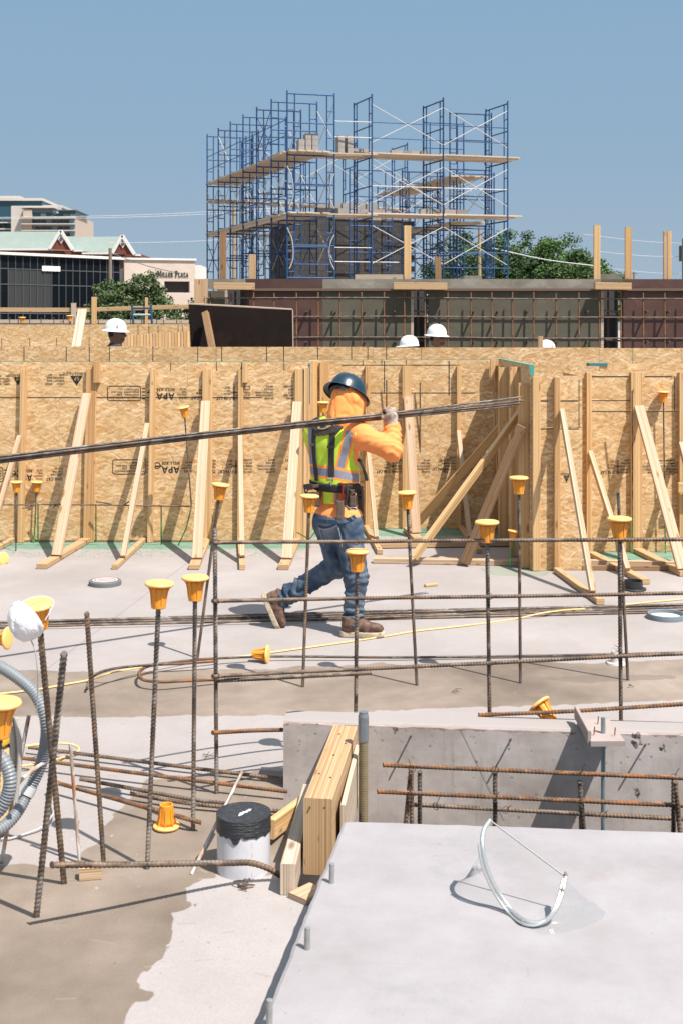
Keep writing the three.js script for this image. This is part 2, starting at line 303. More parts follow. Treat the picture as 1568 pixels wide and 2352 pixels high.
M.floor = std({ map: floorTex, bumpMap: rep(grain, 9, 12), bumpScale: 0.001, roughness: 0.86, color: C(0.50, 0.485, 0.485) });

// slab with the trench opening; world outline in (X, d)
const UP = 0.3, dU = (y) => (EYE - UP) * FOC / (y - HORIZON), e0 = dU(1655), e1 = dU(1683);    // upstand wall along the trench, its front top edge as seen
const pit = [[XA(651, e0), e0], [XA(1568, e1), e1], [8, e1 - (8 - XA(1568, e1)) * (e0 - e1) / (XA(1568, e1) - XA(651, e0))], [8, 3.6], [0.15, 4.36], [-0.05, 4.46], [-0.19, 4.56], [-0.235, 5.12]];
function flatG(outer, holes, y, uvOf) {
  const s = new THREE.Shape(outer.map(([x, d]) => new THREE.Vector2(x, d)));
  for (const h of holes) s.holes.push(new THREE.Path(h.map(([x, d]) => new THREE.Vector2(x, d))));
  const g = new THREE.ShapeGeometry(s), p = g.attributes.position, uv = g.attributes.uv;
  for (let i = 0; i < p.count; i++) { const x = p.getX(i), d = p.getY(i); uv.setXY(i, ...uvOf(x, d)); p.setXYZ(i, x, y, -d); }
  g.computeVertexNormals(); return g;
}
struct('slab_floor', flatG([[-9, -4], [9, -4], [9, 13.9], [-9, 13.9]], [pit], 0, (x, d) => [(x - FX0) / (FX1 - FX0), (d - FD0) / (FD1 - FD0)]), M.floor);
// trench walls and bottom
const trenchTex = canvasTex(2048, 512, (g, w, h) => {          // 8.4 m by 1.1 m of stained formed concrete
  seed = 611; g.fillStyle = '#a9a29d'; g.fillRect(0, 0, w, h);
  mottle(g, w, h, 30, [0.14, 0.14], 0.06, 5);
  g.globalAlpha = 1;
  for (let i = 0; i < 420; i++) { g.fillStyle = `rgba(60,52,48,${rr(0.1, 0.55)})`; g.beginPath(); g.ellipse(rnd() * w * 0.6, 16 + Math.pow(rnd(), 1.8) * 330, rr(0.4, 1.3), rr(0.5, 2.6), rr(-0.4, 0.4), 0, 7); g.fill(); }
  for (let i = 0; i < 160; i++) { const x = rnd() * w * 0.6, y = rr(10, 160), L = rr(10, 90); g.globalAlpha = rr(0.05, 0.2); g.fillStyle = i % 3 ? '#7a706b' : '#c6c0bc'; g.fillRect(x, y, rr(0.7, 3), L); } g.globalAlpha = 1;
  for (let x = 0; x < w; x += 3) { g.fillStyle = `rgba(120,84,72,${0.25 + 0.5 * Math.max(0, fbm(x / 30, 2))})`; g.fillRect(x, 14 + 5 * fbm(x / 22, 5), 3, 5 + 4 * fbm(x / 11, 8)); g.fillStyle = 'rgba(150,145,143,0.92)'; g.fillRect(x, 0, 3, 14 + 5 * fbm(x / 22, 5)); }
  for (const [x, y, k] of [[375, 18, 1], [375, 105, 0.6], [402, 34, 0.5], [560, 60, 0.5], [120, 20, 0.5]]) for (let i = 0; i < 14; i++) { g.fillStyle = `rgba(45,40,38,${rr(0.3, 0.85)})`; g.beginPath(); g.ellipse(x + rr(-5, 5) * k, y + rr(-4, 18) * k, rr(0.5, 2.4) * k, rr(1, 6) * k, rr(-0.3, 0.3), 0, 7); g.fill(); }
  g.strokeStyle = 'rgba(90,82,78,0.5)'; g.lineWidth = 1.4; g.beginPath(); g.moveTo(190, 20); g.lineTo(236, 160); g.stroke();
});
const trenchM = std({ map: trenchTex, bumpMap: (() => { const b = trenchTex.clone(); b.colorSpace = THREE.NoColorSpace; return b; })(), bumpScale: 0.004, roughness: 0.9, color: C(1.0, 0.965, 0.96) });
function wallG(a, b, y0, y1, ul, flip) {     // upright quad strip from (x, d) a to b
  const L = Math.hypot(b[0] - a[0], b[1] - a[1]), g = new THREE.BufferGeometry();
  g.setAttribute('position', new THREE.Float32BufferAttribute([a[0], y0, -a[1], b[0], y0, -b[1], b[0], y1, -b[1], a[0], y1, -a[1]], 3));
  g.setAttribute('uv', new THREE.Float32BufferAttribute([0, 0, L / ul, 0, L / ul, 1, 0, 1], 2)); g.setIndex(flip ? [0, 2, 1, 0, 3, 2] : [0, 1, 2, 0, 2, 3]); g.computeVertexNormals(); return g;
}
{ // upstand: front, top, back and end
  const th = 0.145, b0 = [pit[0][0] + 0.012, pit[0][1] + th], b2 = [pit[2][0], pit[2][1] + th], n = 90, pos = [], idx = [], uv = [];
  for (let i = 0; i <= n; i++) { const t = Math.pow(i / n, 1.6), L = t * 8.3, chip = Math.max(0, fbm(L * 9, 1) - 0.35) * 0.02 + 0.003 * fbm(L * 30, 4), F = [pit[0][0] + (pit[2][0] - pit[0][0]) * t, pit[0][1] + (pit[2][1] - pit[0][1]) * t], B = [b0[0] + (b2[0] - b0[0]) * t, b0[1] + (b2[1] - b0[1]) * t];
    for (const [q, y, o, v] of [[F, -1.1, 0, 0], [F, UP - 0.012 - chip, 0, 0.965], [F, UP - 0.003, 0.009 + chip, 0.98], [F, UP, 0.02 + chip, 0.99], [B, UP, 0, 0.999], [B, -0.02, 0, 1.2]]) { pos.push(q[0], y, -(q[1] + o)); uv.push(L / 8.4, v); } }
  for (let i = 0; i < n; i++) for (let k = 0; k < 5; k++) { const a = i * 6 + k; idx.push(a, a + 6, a + 7, a, a + 7, a + 1); }
  const e = pos.length / 3; for (const [q, y] of [[pit[0], -1.1], [b0, -0.02], [b0, UP], [pit[0], UP - 0.004]]) { pos.push(q[0], y, -q[1]); uv.push(q[1], y); } idx.push(e, e + 2, e + 1, e, e + 3, e + 2);
  const g = new THREE.BufferGeometry(); g.setAttribute('position', new THREE.Float32BufferAttribute(pos, 3)); g.setAttribute('uv', new THREE.Float32BufferAttribute(uv, 2)); g.setIndex(idx); const f = g.toNonIndexed(); f.computeVertexNormals(); struct('trench_wall', f, trenchM);
}
struct('trench_side_wall', merge([wallG(pit[6], pit[7], -1.1, 0, 8.4), wallG(pit[7], pit[0], -1.1, 0, 8.4), wallG(pit[2], pit[3], -1.1, 0, 8.4), wallG(pit[3], pit[4], -1.1, 0, 8.4), wallG(pit[4], pit[5], -1.1, 0, 8.4), wallG(pit[5], pit[6], -1.1, 0, 8.4)]), trenchM);
struct('trench_floor', flatG(pit, [], -1.1, (x, d) => [x / 2.5, d / 2.5]), M.concrete);

// raised foreground slab, 7 cm above the floor, worn soft edge
const padTex = canvasTex(1536, 1536, (g, w, h) => {
  seed = 702; g.fillStyle = '#d3cecd'; g.fillRect(0, 0, w, h);
  mottle(g, w, h, 7, [0.065, 0.065], 0.04); for (let i = 0; i < 16; i++) { const x = rnd() * w, y = rnd() * h; for (let k = 0; k < 40; k++) { g.globalAlpha = 0.05; g.fillStyle = i % 2 ? '#b8a890' : '#a8acb4'; g.beginPath(); g.ellipse(x + rr(-70, 70), y + rr(-40, 40), rr(4, 26), rr(3, 14), rr(0, 3), 0, 7); g.fill(); } } g.globalAlpha = 1;
  for (let i = 0; i < 700; i++) { g.globalAlpha = rr(0.15, 0.5); g.fillStyle = ['#8f8987', '#e9e6e5', '#a89a90'][i % 3]; g.beginPath(); g.ellipse(rnd() * w, rnd() * h, rr(0.6, 2.6), rr(0.5, 1.8), 0, 0, 7); g.fill(); }
  for (let i = 0; i < 110; i++) { g.globalAlpha = rr(0.1, 0.3); g.strokeStyle = i % 2 ? '#aaa4a2' : '#e6e3e2'; g.lineWidth = rr(0.6, 1.8); const x = rnd() * w, y = rnd() * h; g.beginPath(); g.moveTo(x, y); g.quadraticCurveTo(x + rr(-60, 60), y + rr(-20, 20), x + rr(-120, 120), y + rr(-30, 30)); g.stroke(); }
});
padTex.repeat.set(1 / 3, 1 / 3); padTex.offset.set(0.3, 0);
{
  const dq = (y) => (EYE - PH) * FOC / (y - HORIZON), q0 = dq(1885), q1 = dq(1910), q2 = dq(2352), out = [[XA(790, q0), q0], [XA(1568, q1), q1], [8, q1 - 0.5], [8, -4], [-1.2, -4], [-0.72, 0.4], [XA(600, q2), q2]];
  // worn edge: small steps along the visible edges
  const dense = []; for (let i = 0; i < out.length; i++) { const a = out[i], b = out[(i + 1) % out.length], n = i === 6 ? 60 : i === 0 ? 50 : 2; for (let k = 0; k < n; k++) { const t = k / n; dense.push([a[0] + (b[0] - a[0]) * t + (i === 6 ? 0.0035 * fbm(t * 16, 3) : 0), a[1] + (b[1] - a[1]) * t + (i === 0 ? 0.006 * fbm(t * 12, 6) : 0)]); } }
  const cxm = 1.5, dm = 2; const inset = dense.map(([x, d]) => [x + (cxm - x) * 0.006, d + (dm - d) * 0.004]);
  const pos = [], uv = [], idx = [], n = dense.length;
  for (const [ring, y] of [[dense, -1.1], [dense, PH - 0.005], [inset, PH]]) for (const [x, d] of ring) { pos.push(x, y, -d); uv.push(x, y === -1.1 ? d + 1.1 : d); }
  for (let r = 0; r < 2; r++) for (let i = 0; i < n; i++) { const j = (i + 1) % n, a = r * n + i, b = r * n + j; idx.push(a, a + n, b + n, a, b + n, b); }
  const side = new THREE.BufferGeometry(); side.setAttribute('position', new THREE.Float32BufferAttribute(pos, 3)); side.setAttribute('uv', new THREE.Float32BufferAttribute(uv, 2)); side.setIndex(idx);
  const s2 = side.toNonIndexed(); s2.computeVertexNormals();
  M.pad = std({ map: padTex, bumpMap: rep(grain, 1.6), bumpScale: 0.001, roughness: 0.85, color: C(0.455, 0.447, 0.462) });
  struct('concrete_pad', merge([s2, flatG(inset, [], PH, (x, d) => [x, d])]), M.pad);
}
// ground beyond the slab, and the deck the far crew stands on
const earthM = std({ map: rep(concreteTex, 0.05), color: C(0.55, 0.49, 0.42), roughness: 1 });
struct('ground', flatG([[-700, -60], [700, -60], [700, 700], [-700, 700]], [[[-9, -4], [9, -4], [9, 13.9], [-9, 13.9]]], -0.2, (x, d) => [x, d]), earthM);
struct('deck_slab', boxG(-9, 9, -0.2, 0.15, -26, -13.9), M.concrete);

// ------------------------------------------------------------------ formwork walls of strand board and studs
const stampTex = (draw, w = 1024, h = 192) => { const t = canvasTex(w, h, (g) => { g.clearRect(0, 0, w, h); g.fillStyle = g.strokeStyle = '#1d1610'; g.translate(w, h); g.rotate(Math.PI); draw(g); g.globalCompositeOperation = 'destination-out'; seed = 900; for (let i = 0; i < 420; i++) { g.globalAlpha = rr(0.3, 1); g.fillRect(rnd() * w, rnd() * h, rr(1, 7), rr(1, 2.5)); } }); t.wrapS = t.wrapT = THREE.ClampToEdgeWrapping; return t; };
const lines = (g, x, y, n, size, words) => { g.font = 'bold ' + size + 'px sans-serif'; for (let i = 0; i < n; i++) g.fillText(words[i % words.length], x, y + i * size * 1.15); };
const stampA = stampTex((g) => {
  g.lineWidth = 7; g.beginPath(); g.roundRect(690, 20, 322, 150, 22); g.stroke(); lines(g, 705, 60, 4, 25, ['PANEL GRADE', 'SHEATHING', 'SPAN RATED', 'EXPOSURE 1']); lines(g, 868, 60, 4, 25, ['STRENGTH', 'AXIS', 'THIS WAY', '-------->']);
  g.lineWidth = 9; for (const y of [40, 75, 110, 145]) { g.beginPath(); g.moveTo(645, y); g.lineTo(678, y); g.stroke(); }
  g.lineWidth = 8; g.beginPath(); g.arc(580, 110, 30, 0, 7); g.stroke(); g.fillRect(535, 96, 90, 14);
  g.font = 'bold 92px sans-serif'; g.fillText('APA', 360, 98); g.font = 'bold 42px sans-serif'; g.fillText('MILL 425', 356, 150);
  lines(g, 240, 60, 4, 26, ['RATED', 'SHEATH', 'ING', '24/16']);
  g.font = 'bold 46px sans-serif'; g.fillText('7/16 CAT', 10, 66); lines(g, 10, 106, 3, 28, ['SIZED FOR', 'SPACING', 'PS 2-10']);
});
const stampB = stampTex((g) => {
  g.font = 'bold 44px sans-serif'; g.fillText('7/16 CAT', 790, 60); lines(g, 800, 100, 3, 28, ['24/16', 'EXP 1', '2023']);
  lines(g, 560, 52, 5, 27, ['THIS SIDE DOWN', 'CE CATEGORY', 'PANEL SHEATHING', 'DO NOT USE', 'AS FORM']); lines(g, 280, 52, 5, 27, ['ES COBR', 'CONSTRUCCION', 'EXPUESTO PANEL', 'ON CASE', 'ABOVE']); lines(g, 40, 52, 5, 27, ['STORE', 'DRY AND', 'FLAT', 'KEEP', 'COVERED']);
  g.fillRect(760, 20, 6, 150); g.fillRect(748, 20, 4, 150);
});
const stampC = stampTex((g) => {
  g.font = 'italic bold 46px serif'; g.fillText('GEORGIA-PACIFIC', 300, 170);
  g.beginPath(); g.moveTo(400, 130); g.lineTo(600, 130); g.lineTo(500, 20); g.fill(); g.save(); g.globalCompositeOperation = 'destination-out'; g.font = 'bold 62px sans-serif'; g.fillText('GP', 456, 122); g.restore();
  lines(g, 690, 50, 4, 30, ['LIMITED', 'WARRANTY', 'STRUCTURAL', 'PANEL']); lines(g, 880, 50, 4, 30, ['DO NOT', 'WALK', 'WHEN', 'WET']);
});
const stampM = [stampA, stampB, stampC].map((t) => std({ map: t, transparent: true, roughness: 0.8 }));
const inkM = std({ color: C(0.035, 0.033, 0.032), roughness: 0.9 }), tealM = std({ color: C(0.03, 0.16, 0.17), roughness: 0.8 });
function stamp(parent, k, X, Y, z, w, h) { const g = new THREE.PlaneGeometry(w, h); g.translate(X + w / 2, Y, z + 0.0025); return mesh(parent, 'printed_stamp', g, stampM[k]); }
function ink(parent, x0, x1, y0, y1, z, m = inkM) { return mesh(parent, 'marker_line', boxG(x0, x1, y0, y1, z + 0.0005, z + 0.0015), m); }
let sheetN = 0;
function sheet(parent, x0, x1, y0, y1, z, t = 0.012) { sheetN++; return mesh(parent, 'board_panel', boxG(x0, x1, y0, y1, z - t, z, sheetN * 0.77 % 2.4, sheetN * 1.31 % 2.4), M.osb[sheetN % 2]); }
let studN = 0;
// stud standing against a wall that faces the camera: image span x0..x1 at its foot, proud by p
function stud(parent, px0, px1, d, y0, y1, p, name = 'stud', m = null, lean = 0) {
  const X0 = XA(px0, d - p), X1 = XA(px1, d - p), xm = (X0 + X1) / 2;
  return mesh(parent, name, bar(V(xm, y0, -d + p / 2 + 0.001), V(xm + lean, y1, -d + p / 2 + 0.001), X1 - X0, p, V(1, 0, 0)), m || STUDS[studN++ % 3]);
}
const SEAM = 1.375;
// ---- long form on the left, face 11.8 m away
const dL = 11.8, dC = 12.59, dB = 10.43, dR = 11.28;
{
  const w = thing('formwork_wall', 'long strand-board form wall with upside-down stamps behind the capped starter bars', 'formwork');
  const x0 = -6.2, x1 = -0.30; const cuts = [x0, -5.12, -2.68, -0.30];
  for (let i = 0; i < 3; i++) sheet(w, cuts[i] + 0.001, cuts[i + 1] - 0.001, 0.004, SEAM - 0.001, -dL);
  for (const [a, b] of [[x0, -3.9], [-3.9, -1.46], [-1.46, x1]]) sheet(w, a + 0.001, b - 0.001, SEAM + 0.001, 1.712, -dL);
  mesh(w, 'painted_edge', boxG(x0, x1, 1.712, 1.717, -dL - 0.012, -dL), M.osbEdge);
  for (const [a, b] of [[40, 54], [191, 215], [338, 351], [463, 486], [545, 557], [675, 697]]) stud(w, a, b, dL, 0.005, 1.645, b - a > 18 ? 0.038 : 0.052, 'stud', null, a < 400 ? 0.03 : 0.01);
  stud(w, 695, 710, dL, 0.005, 1.66, 0.038);
  for (const [a, b, y] of [[215, 229, 829], [557, 568, 832]]) stud(w, a, b, dL, YA(878, dL), YA(y, dL), 0.07, 'splice_block');
  mesh(w, 'painted_edge', boxG(x1 - 0.012, x1 + 0.004, 1.32, 1.70, -dL, -dL + 0.004), tealM);
  mesh(w, 'board_panel', boxG(x1 - 0.012, x1, 0.004, 1.712, -dC + 0.002, -dL - 0.012), M.osb[0]);
  ink(w, -3.3, -0.75, SEAM - 0.004, SEAM + 0.004, -dL);
  for (const px of [392, 497, 555, 652]) ink(w, XA(px, dL), XA(px + 1.6, dL), 1.63, 1.71, -dL);
  stamp(w, 2, XA(100, dL), YA(870, dL), -dL, 0.62, 0.16); stamp(w, 2, XA(-10, dL), YA(872, dL), -dL, 0.42, 0.14);
  stamp(w, 0, XA(245, dL), YA(903, dL), -dL, 1.0, 0.175); stamp(w, 1, XA(488, dL), YA(903, dL), -dL, 0.80, 0.175);
  stamp(w, 0, XA(257, dL), YA(1072, dL), -dL, 1.0, 0.175); stamp(w, 1, XA(492, dL), YA(1072, dL), -dL, 0.80, 0.175);
  stamp(w, 0, XA(-60, dL), YA(1090, dL), -dL, 0.86, 0.17);
  // bottom plate
  mesh(w, 'bottom_plate', bar(V(x0, 0.012, -dL + 0.004), V(x1, 0.012, -dL + 0.004), 0.016, 0.008, V(0, 1, 0), 0.001), M.old);
}
// ---- recessed form between the long wall and the box
{
  const w = thing('formwork_wall', 'recessed strand-board form wall behind the worker carrying rebar', 'formwork');
  const x0 = -0.30, x1 = 1.60; sheet(w, x0, 0.98, 0.004, SEAM, -dC); sheet(w, 0.982, x1, 0.004, SEAM, -dC); sheet(w, x0, x1, SEAM + 0.003, 1.712, -dC);
  mesh(w, 'painted_edge', boxG(x0, x1, 1.712, 1.717, -dC - 0.012, -dC), M.osbEdge);
  stud(w, 715, 729, dC, 0.005, 1.70, 0.06); stud(w, 734, 756, dC, 0.005, 1.69, 0.05, 'stud', M.studB);
  for (const [a, b] of [[838, 850], [923, 944], [1048, 1058]]) stud(w, a, b, dC, 0.005, 1.65, b - a > 18 ? 0.038 : 0.055);
  stud(w, 1134, 1160, dC, 0.005, 1.655, 0.038); stud(w, 1126, 1136, dC - 0.04, YA(872, dC), YA(824, dC), 0.06, 'splice_block');
  ink(w, 0.10, 1.35, SEAM - 0.003, SEAM + 0.005, -dC); ink(w, XA(881, dC), XA(883, dC), SEAM, 1.70, -dC); ink(w, XA(1029, dC), XA(1031.5, dC), 1.35, 1.70, -dC); for (const px of [832, 875, 931]) ink(w, XA(px, dC), XA(px + 1.6, dC), 1.66, 1.71, -dC);
  ink(w, 0.0, 1.2, 1.655, 1.662, -dC);
  stamp(w, 1, XA(855, dC), YA(1072, dC), -dC, 0.8, 0.18); stamp(w, 1, XA(985, dC), YA(1066, dC), -dC, 0.6, 0.18);
}
// ---- box-out form standing forward of the wall
{
  const w = thing('formwork_box', 'strand-board box form with teal painted top edge and tall corner studs', 'formwork');
  const x0 = 1.585, x1 = 2.02, top = 1.636;
  sheet(w, x0 + 0.02, x1, 0.004, 1.20, -dB); sheet(w, x0 + 0.02, x1, 1.204, top, -dB);
  mesh(w, 'board_panel', boxG(x0, x0 + 0.02, 0.004, 1.22, -dC + 0.03, -dB - 0.002), M.osb[0]); mesh(w, 'board_panel', boxG(x0, x0 + 0.02, 1.225, 1.72, -dC + 0.03, -dB - 0.002), M.osb[1]);
  mesh(w, 'painted_edge', boxG(x0 - 0.002, x0 + 0.03, 1.721, 1.727, -dC + 0.05, -dB - 0.002), std({ color: C(0.05, 0.33, 0.27), roughness: 0.7 })); mesh(w, 'painted_edge', boxG(x0 - 0.004, x0 + 0.03, 1.64, 1.72, -dB - 0.002, -dB + 0.004), std({ color: C(0.04, 0.30, 0.26), roughness: 0.7 }));
  mesh(w, 'board_panel', boxG(x1 - 0.012, x1, 0.004, top, -dR + 0.002, -dB - 0.012), M.osb[1]);
  stud(w, 1222, 1240, dB, 0.005, 1.63, 0.04); stud(w, 1272, 1286, dB, 0.005, 1.625, 0.055);
  // studs on its shaded side
  for (const [d, h, pr] of [[12.25, 1.66, 0.04], [11.85, 1.66, 0.09], [11.35, 1.63, 0.04], [11.05, 1.69, 0.09], [10.75, 1.56, 0.05], [10.52, 1.57, 0.09]]) mesh(w, 'stud', bar(V(x0 - pr / 2 - 0.001, 0.005, -d), V(x0 - pr / 2 - 0.001, h, -d), pr, pr > 0.06 ? 0.04 : 0.089, V(1, 0, 0)), STUDS[studN++ % 3]);
  ink(w, 1.665, 1.73, 1.42, 1.43, -dB); ink(w, 1.80, 1.985, 1.42, 1.43, -dB); ink(w, 1.665, 1.99, 1.185, 1.193, -dB); ink(w, 1.99, 1.996, 1.2, 1.6, -dB);
  stamp(w, 2, 1.76, 0.78, -dB, 0.25, 0.1);
}
// ---- form right of the box
{
  const w = thing('formwork_wall', 'strand-board form wall stretching from the box form out of the frame', 'formwork');
  const x0 = 2.02, x1 = 5.6; sheet(w, x0, 3.2, 0.004, 1.28, -dR); sheet(w, 3.203, x1, 0.004, 1.28, -dR); sheet(w, x0, 3.75, 1.284, 1.64, -dR); sheet(w, 3.753, x1, 1.284, 1.64, -dR); sheet(w, 2.35, x1, 1.643, 1.71, -dR - 0.03);
  mesh(w, 'painted_edge', boxG(2.25, 2.42, 1.69, 1.715, -dR - 0.14, -dR - 0.02), tealM);
  for (const [a, b] of [[1346, 1358], [1448, 1474], [1559, 1575], [1660, 1675]]) stud(w, a, b, dR, 0.005, 1.635, b - a > 18 ? 0.038 : 0.055);
  ink(w, 2.25, 2.6, 1.59, 1.6, -dR); ink(w, 2.75, 3.0, 1.59, 1.6, -dR); ink(w, 2.25, 3.3, 1.275, 1.282, -dR); ink(w, 2.25, 2.62, 1.375, 1.381, -dR); ink(w, 2.62, 2.63, 1.30, 1.60, -dR); ink(w, 3.02, 3.026, 1.28, 1.60, -dR);
  stamp(w, 1, XA(1368, dR), YA(1073, dR), -dR, 0.75, 0.17); stamp(w, 0, XA(1500, dR), YA(1073, dR), -dR, 0.6, 0.16);
  mesh(w, 'splice_block', bar(V(XA(1560, 11.1), YA(1122, 11.1), -11.16), V(XA(1600, 11.1), YA(1122, 11.1), -11.16), 0.09, 0.04, V(0, 1, 0)), M.stud);
}
// ---- the other side of the forms: inner face showing above
{
  const w = thing('formwork_wall', 'taller strand-board form face with dark vertical cut marks showing above the other forms', 'formwork');
  const d = 13.4; const cuts = [-7, -4.6, -2.1, 0.34, 2.78, 5.2, 7];
  for (let i = 0; i < 6; i++) { const ya = YA(794 + 7 * (i / 5), d); sheet(w, cuts[i] + 0.001, cuts[i + 1] - 0.001, 0.02, ya, -d, 0.018); }
  for (const px of [56, 153, 206, 252, 352, 455, 510, 613, 652, 730, 807, 844, 887]) ink(w, XA(px - 0.9, d), XA(px + 0.9, d), 1.2, YA(796, d), -d);
  for (const px of [497, 1452, 967]) ink(w, XA(px - 0.5, d), XA(px + 0.5, d), 1.2, YA(798, d), -d, tealM);
}

// ------------------------------------------------------------------ raking braces with their floor kickers
// top on the wall (seen at tx, ty, distance dt), foot on the kicker (fx, fy), kicker from (kx0, ky0) to (kx1, ky1) on the slab
function rake(label, tx, ty, dt, fx, fy, wide, k, m = M.pine) {
  const t = thing('raking_brace', label, 'brace', 'raking braces of the forms'), W = wide ? 0.089 : 0.042, T = wide ? 0.038 : 0.06;
  const a = P(tx, ty, dt), b = FL(fx, fy, 0.05);
  mesh(t, 'diagonal_board', bar(b, a, W, T, V(1, 0, 0)), m);
  if (k) { const k0 = FL(k[0], k[1], 0.024), k1 = FL(k[2], k[3], 0.024); mesh(t, 'kicker_board', bar(k0, k1, wide ? 0.089 : k[4] || 0.05, 0.04, V(1, 0, 0)), k[5] || M.pineB); }
  return t;
}
const tL = dL - 0.06, tC = dC - 0.06, tR = dR - 0.06;
rake('narrow pine brace cut by the photo edge, beside two capped bars', 46, 1003, tL, -28, 1262, false, [44, 1232, -34, 1274]);
rake('broad pine brace nearest the long kicker, left of the round floor cap', 200, 905, tL, 131, 1276, true, [202, 1238, 96, 1301]);
rake('narrow pine brace rising behind the tilted capped bar', 339, 976, tL, 283, 1280, false, [331, 1239, 264, 1302]);
rake('broad whitish brace behind the tall leaning capped bar', 473, 923, tL, 453, 1283, true, [473, 1239, 446, 1303]);
rake('narrow brace beside the green slanted stub bar', 552, 993, tL, 557, 1280, false, [552, 1240, 557, 1303]);
rake('broad weathered brace just behind the worker\'s back', 683, 925, tL, 659, 1283, true, [680, 1239, 651, 1303]);
rake('narrow brace seen under the worker\'s raised elbow', 843, 1010, tC, 864, 1236, false, [838, 1206, 872, 1268]);
rake('broad white brace right of the worker\'s glove', 936, 912, tC, 955, 1224, true, [936, 1215, 960, 1240]);
rake('short narrow brace behind the crossed diagonal boards', 1052, 992, tC, 1078, 1234, false, [1049, 1200, 1100, 1266]);
rake('broad shaded board in the corner beside the box form', 1140, 902, tC - 0.03, 1158, 1230, true, null, M.pineB);
rake('thin brace on the face of the box form', 1289, 943, dB - 0.07, 1360, 1360, false, [1278, 1309, 1378, 1382, 0.06]);
rake('short bright brace between the box form and the conduit ring', 1354, 1040, tR, 1440, 1310, false, [1358, 1272, 1482, 1336, 0.07]);
rake('broad white brace at the right photo edge', 1466, 934, tR, 1566, 1308, true, [1464, 1264, 1572, 1318]);
rake('brace mostly cut off by the right photo edge', 1562, 1020, tR, 1640, 1310, false, [1560, 1268, 1650, 1330]);
// boards that prop the side of the box form
function prop(label, name, a, b, W, T, w, m) { return single(name, bar(a, b, W, T, w), m, label, 'timber', 'props of the box form'); }
prop('upper of the two crossed boards propping the box form', 'diagonal_prop', P(1183, 943, 11.9), P(944, 1216, 12.35), 0.085, 0.038, V(0, 1, 0.3), M.studB);
prop('lower crossed board propping the box form, with a dark knot', 'diagonal_prop', P(1198, 941, 10.9), FL(950, 1281, 0.08), 0.07, 0.038, V(0, 1, 0.3), M.stud);
prop('steep brown board propping the box form', 'diagonal_prop', P(1197, 978, 10.45), FL(1066, 1293, 0.03), 0.085, 0.038, V(1, 0, 0.6), M.old);
prop('floor board running to the box form, the one nearer the wall', 'floor_board', FL(858, 1252, 0.03), FL(1192, 1247, 0.03), 0.045, 0.075, V(0, 1, 0), M.pineB);
prop('floor board running to the box form, the one nearer the camera', 'floor_board', FL(857, 1286, 0.025), FL(1212, 1292, 0.025), 0.045, 0.085, V(0, 1, 0), M.pine);
prop('board lying along the base of the forms right of the box', 'floor_board', FL(1336, 1293, 0.03), FL(1640, 1300, 0.03), 0.06, 0.06, V(0, 1, 0), M.pine);
prop('dark lower board lying under the right braces', 'floor_board', FL(1336, 1304, 0.02), FL(1640, 1306, 0.02), 0.04, 0.04, V(0, 1, 0), M.old);

// ------------------------------------------------------------------ reinforcing bars and their safety caps
const rustTex = (s, base, blots, n) => canvasTex(1024, 64, (g, w, h) => {
  seed = 800 + s; g.fillStyle = base; g.fillRect(0, 0, w, h);
  for (let i = 0; i < n; i++) { g.globalAlpha = rr(0.15, 0.7); g.fillStyle = blots[Math.floor(rnd() * blots.length)]; g.beginPath(); g.ellipse(rnd() * w, rnd() * h, rr(3, 60), rr(2, 16), 0, 0, 7); g.fill(); }
});
M.barDark = std({ map: rustTex(1, '#433b37', ['#5f4f42', '#2f2a28', '#6f5138', '#7d746d', '#41342c', '#8d857f'], 420), roughness: 0.6, metalness: 0.25, vertexColors: true });
M.barGrey = std({ map: rustTex(2, '#655b54', ['#8d837b', '#4d433d', '#7a5e46', '#a59d96', '#483d35', '#3a322d'], 420), roughness: 0.6, metalness: 0.25, vertexColors: true });
M.barRust = std({ map: rustTex(3, '#74492b', ['#955c2e', '#5e3b23', '#46382f', '#a06a36', '#77695e', '#5a4c43'], 420), roughness: 0.75, metalness: 0.1, vertexColors: true });
M.barMix = std({ map: rustTex(4, '#57483f', ['#7d5d42', '#4a3d35', '#8f7862', '#372e29', '#8a6c52', '#716861'], 420), roughness: 0.65, metalness: 0.2, vertexColors: true });
M.tie = std({ color: C(0.09, 0.065, 0.05), roughness: 0.7, metalness: 0.3 });
const white3 = () => [1, 1, 1];
const greenFoot = (h) => (s, L, p) => (p.y < h + 0.03 * noise(p.x * 40, p.y * 30) ? [0.25, 3.4, 1.25] : [1, 1, 1]);
const R6 = 0.0092, R4 = 0.0066;
function rebar(label, pts, r, m, { near = true, color = white3, group, name = 'rebar', smooth = true } = {}) {
  return single(name, rebarG(pts, r, { near, color, smooth }), m, label, 'rebar', group);
}
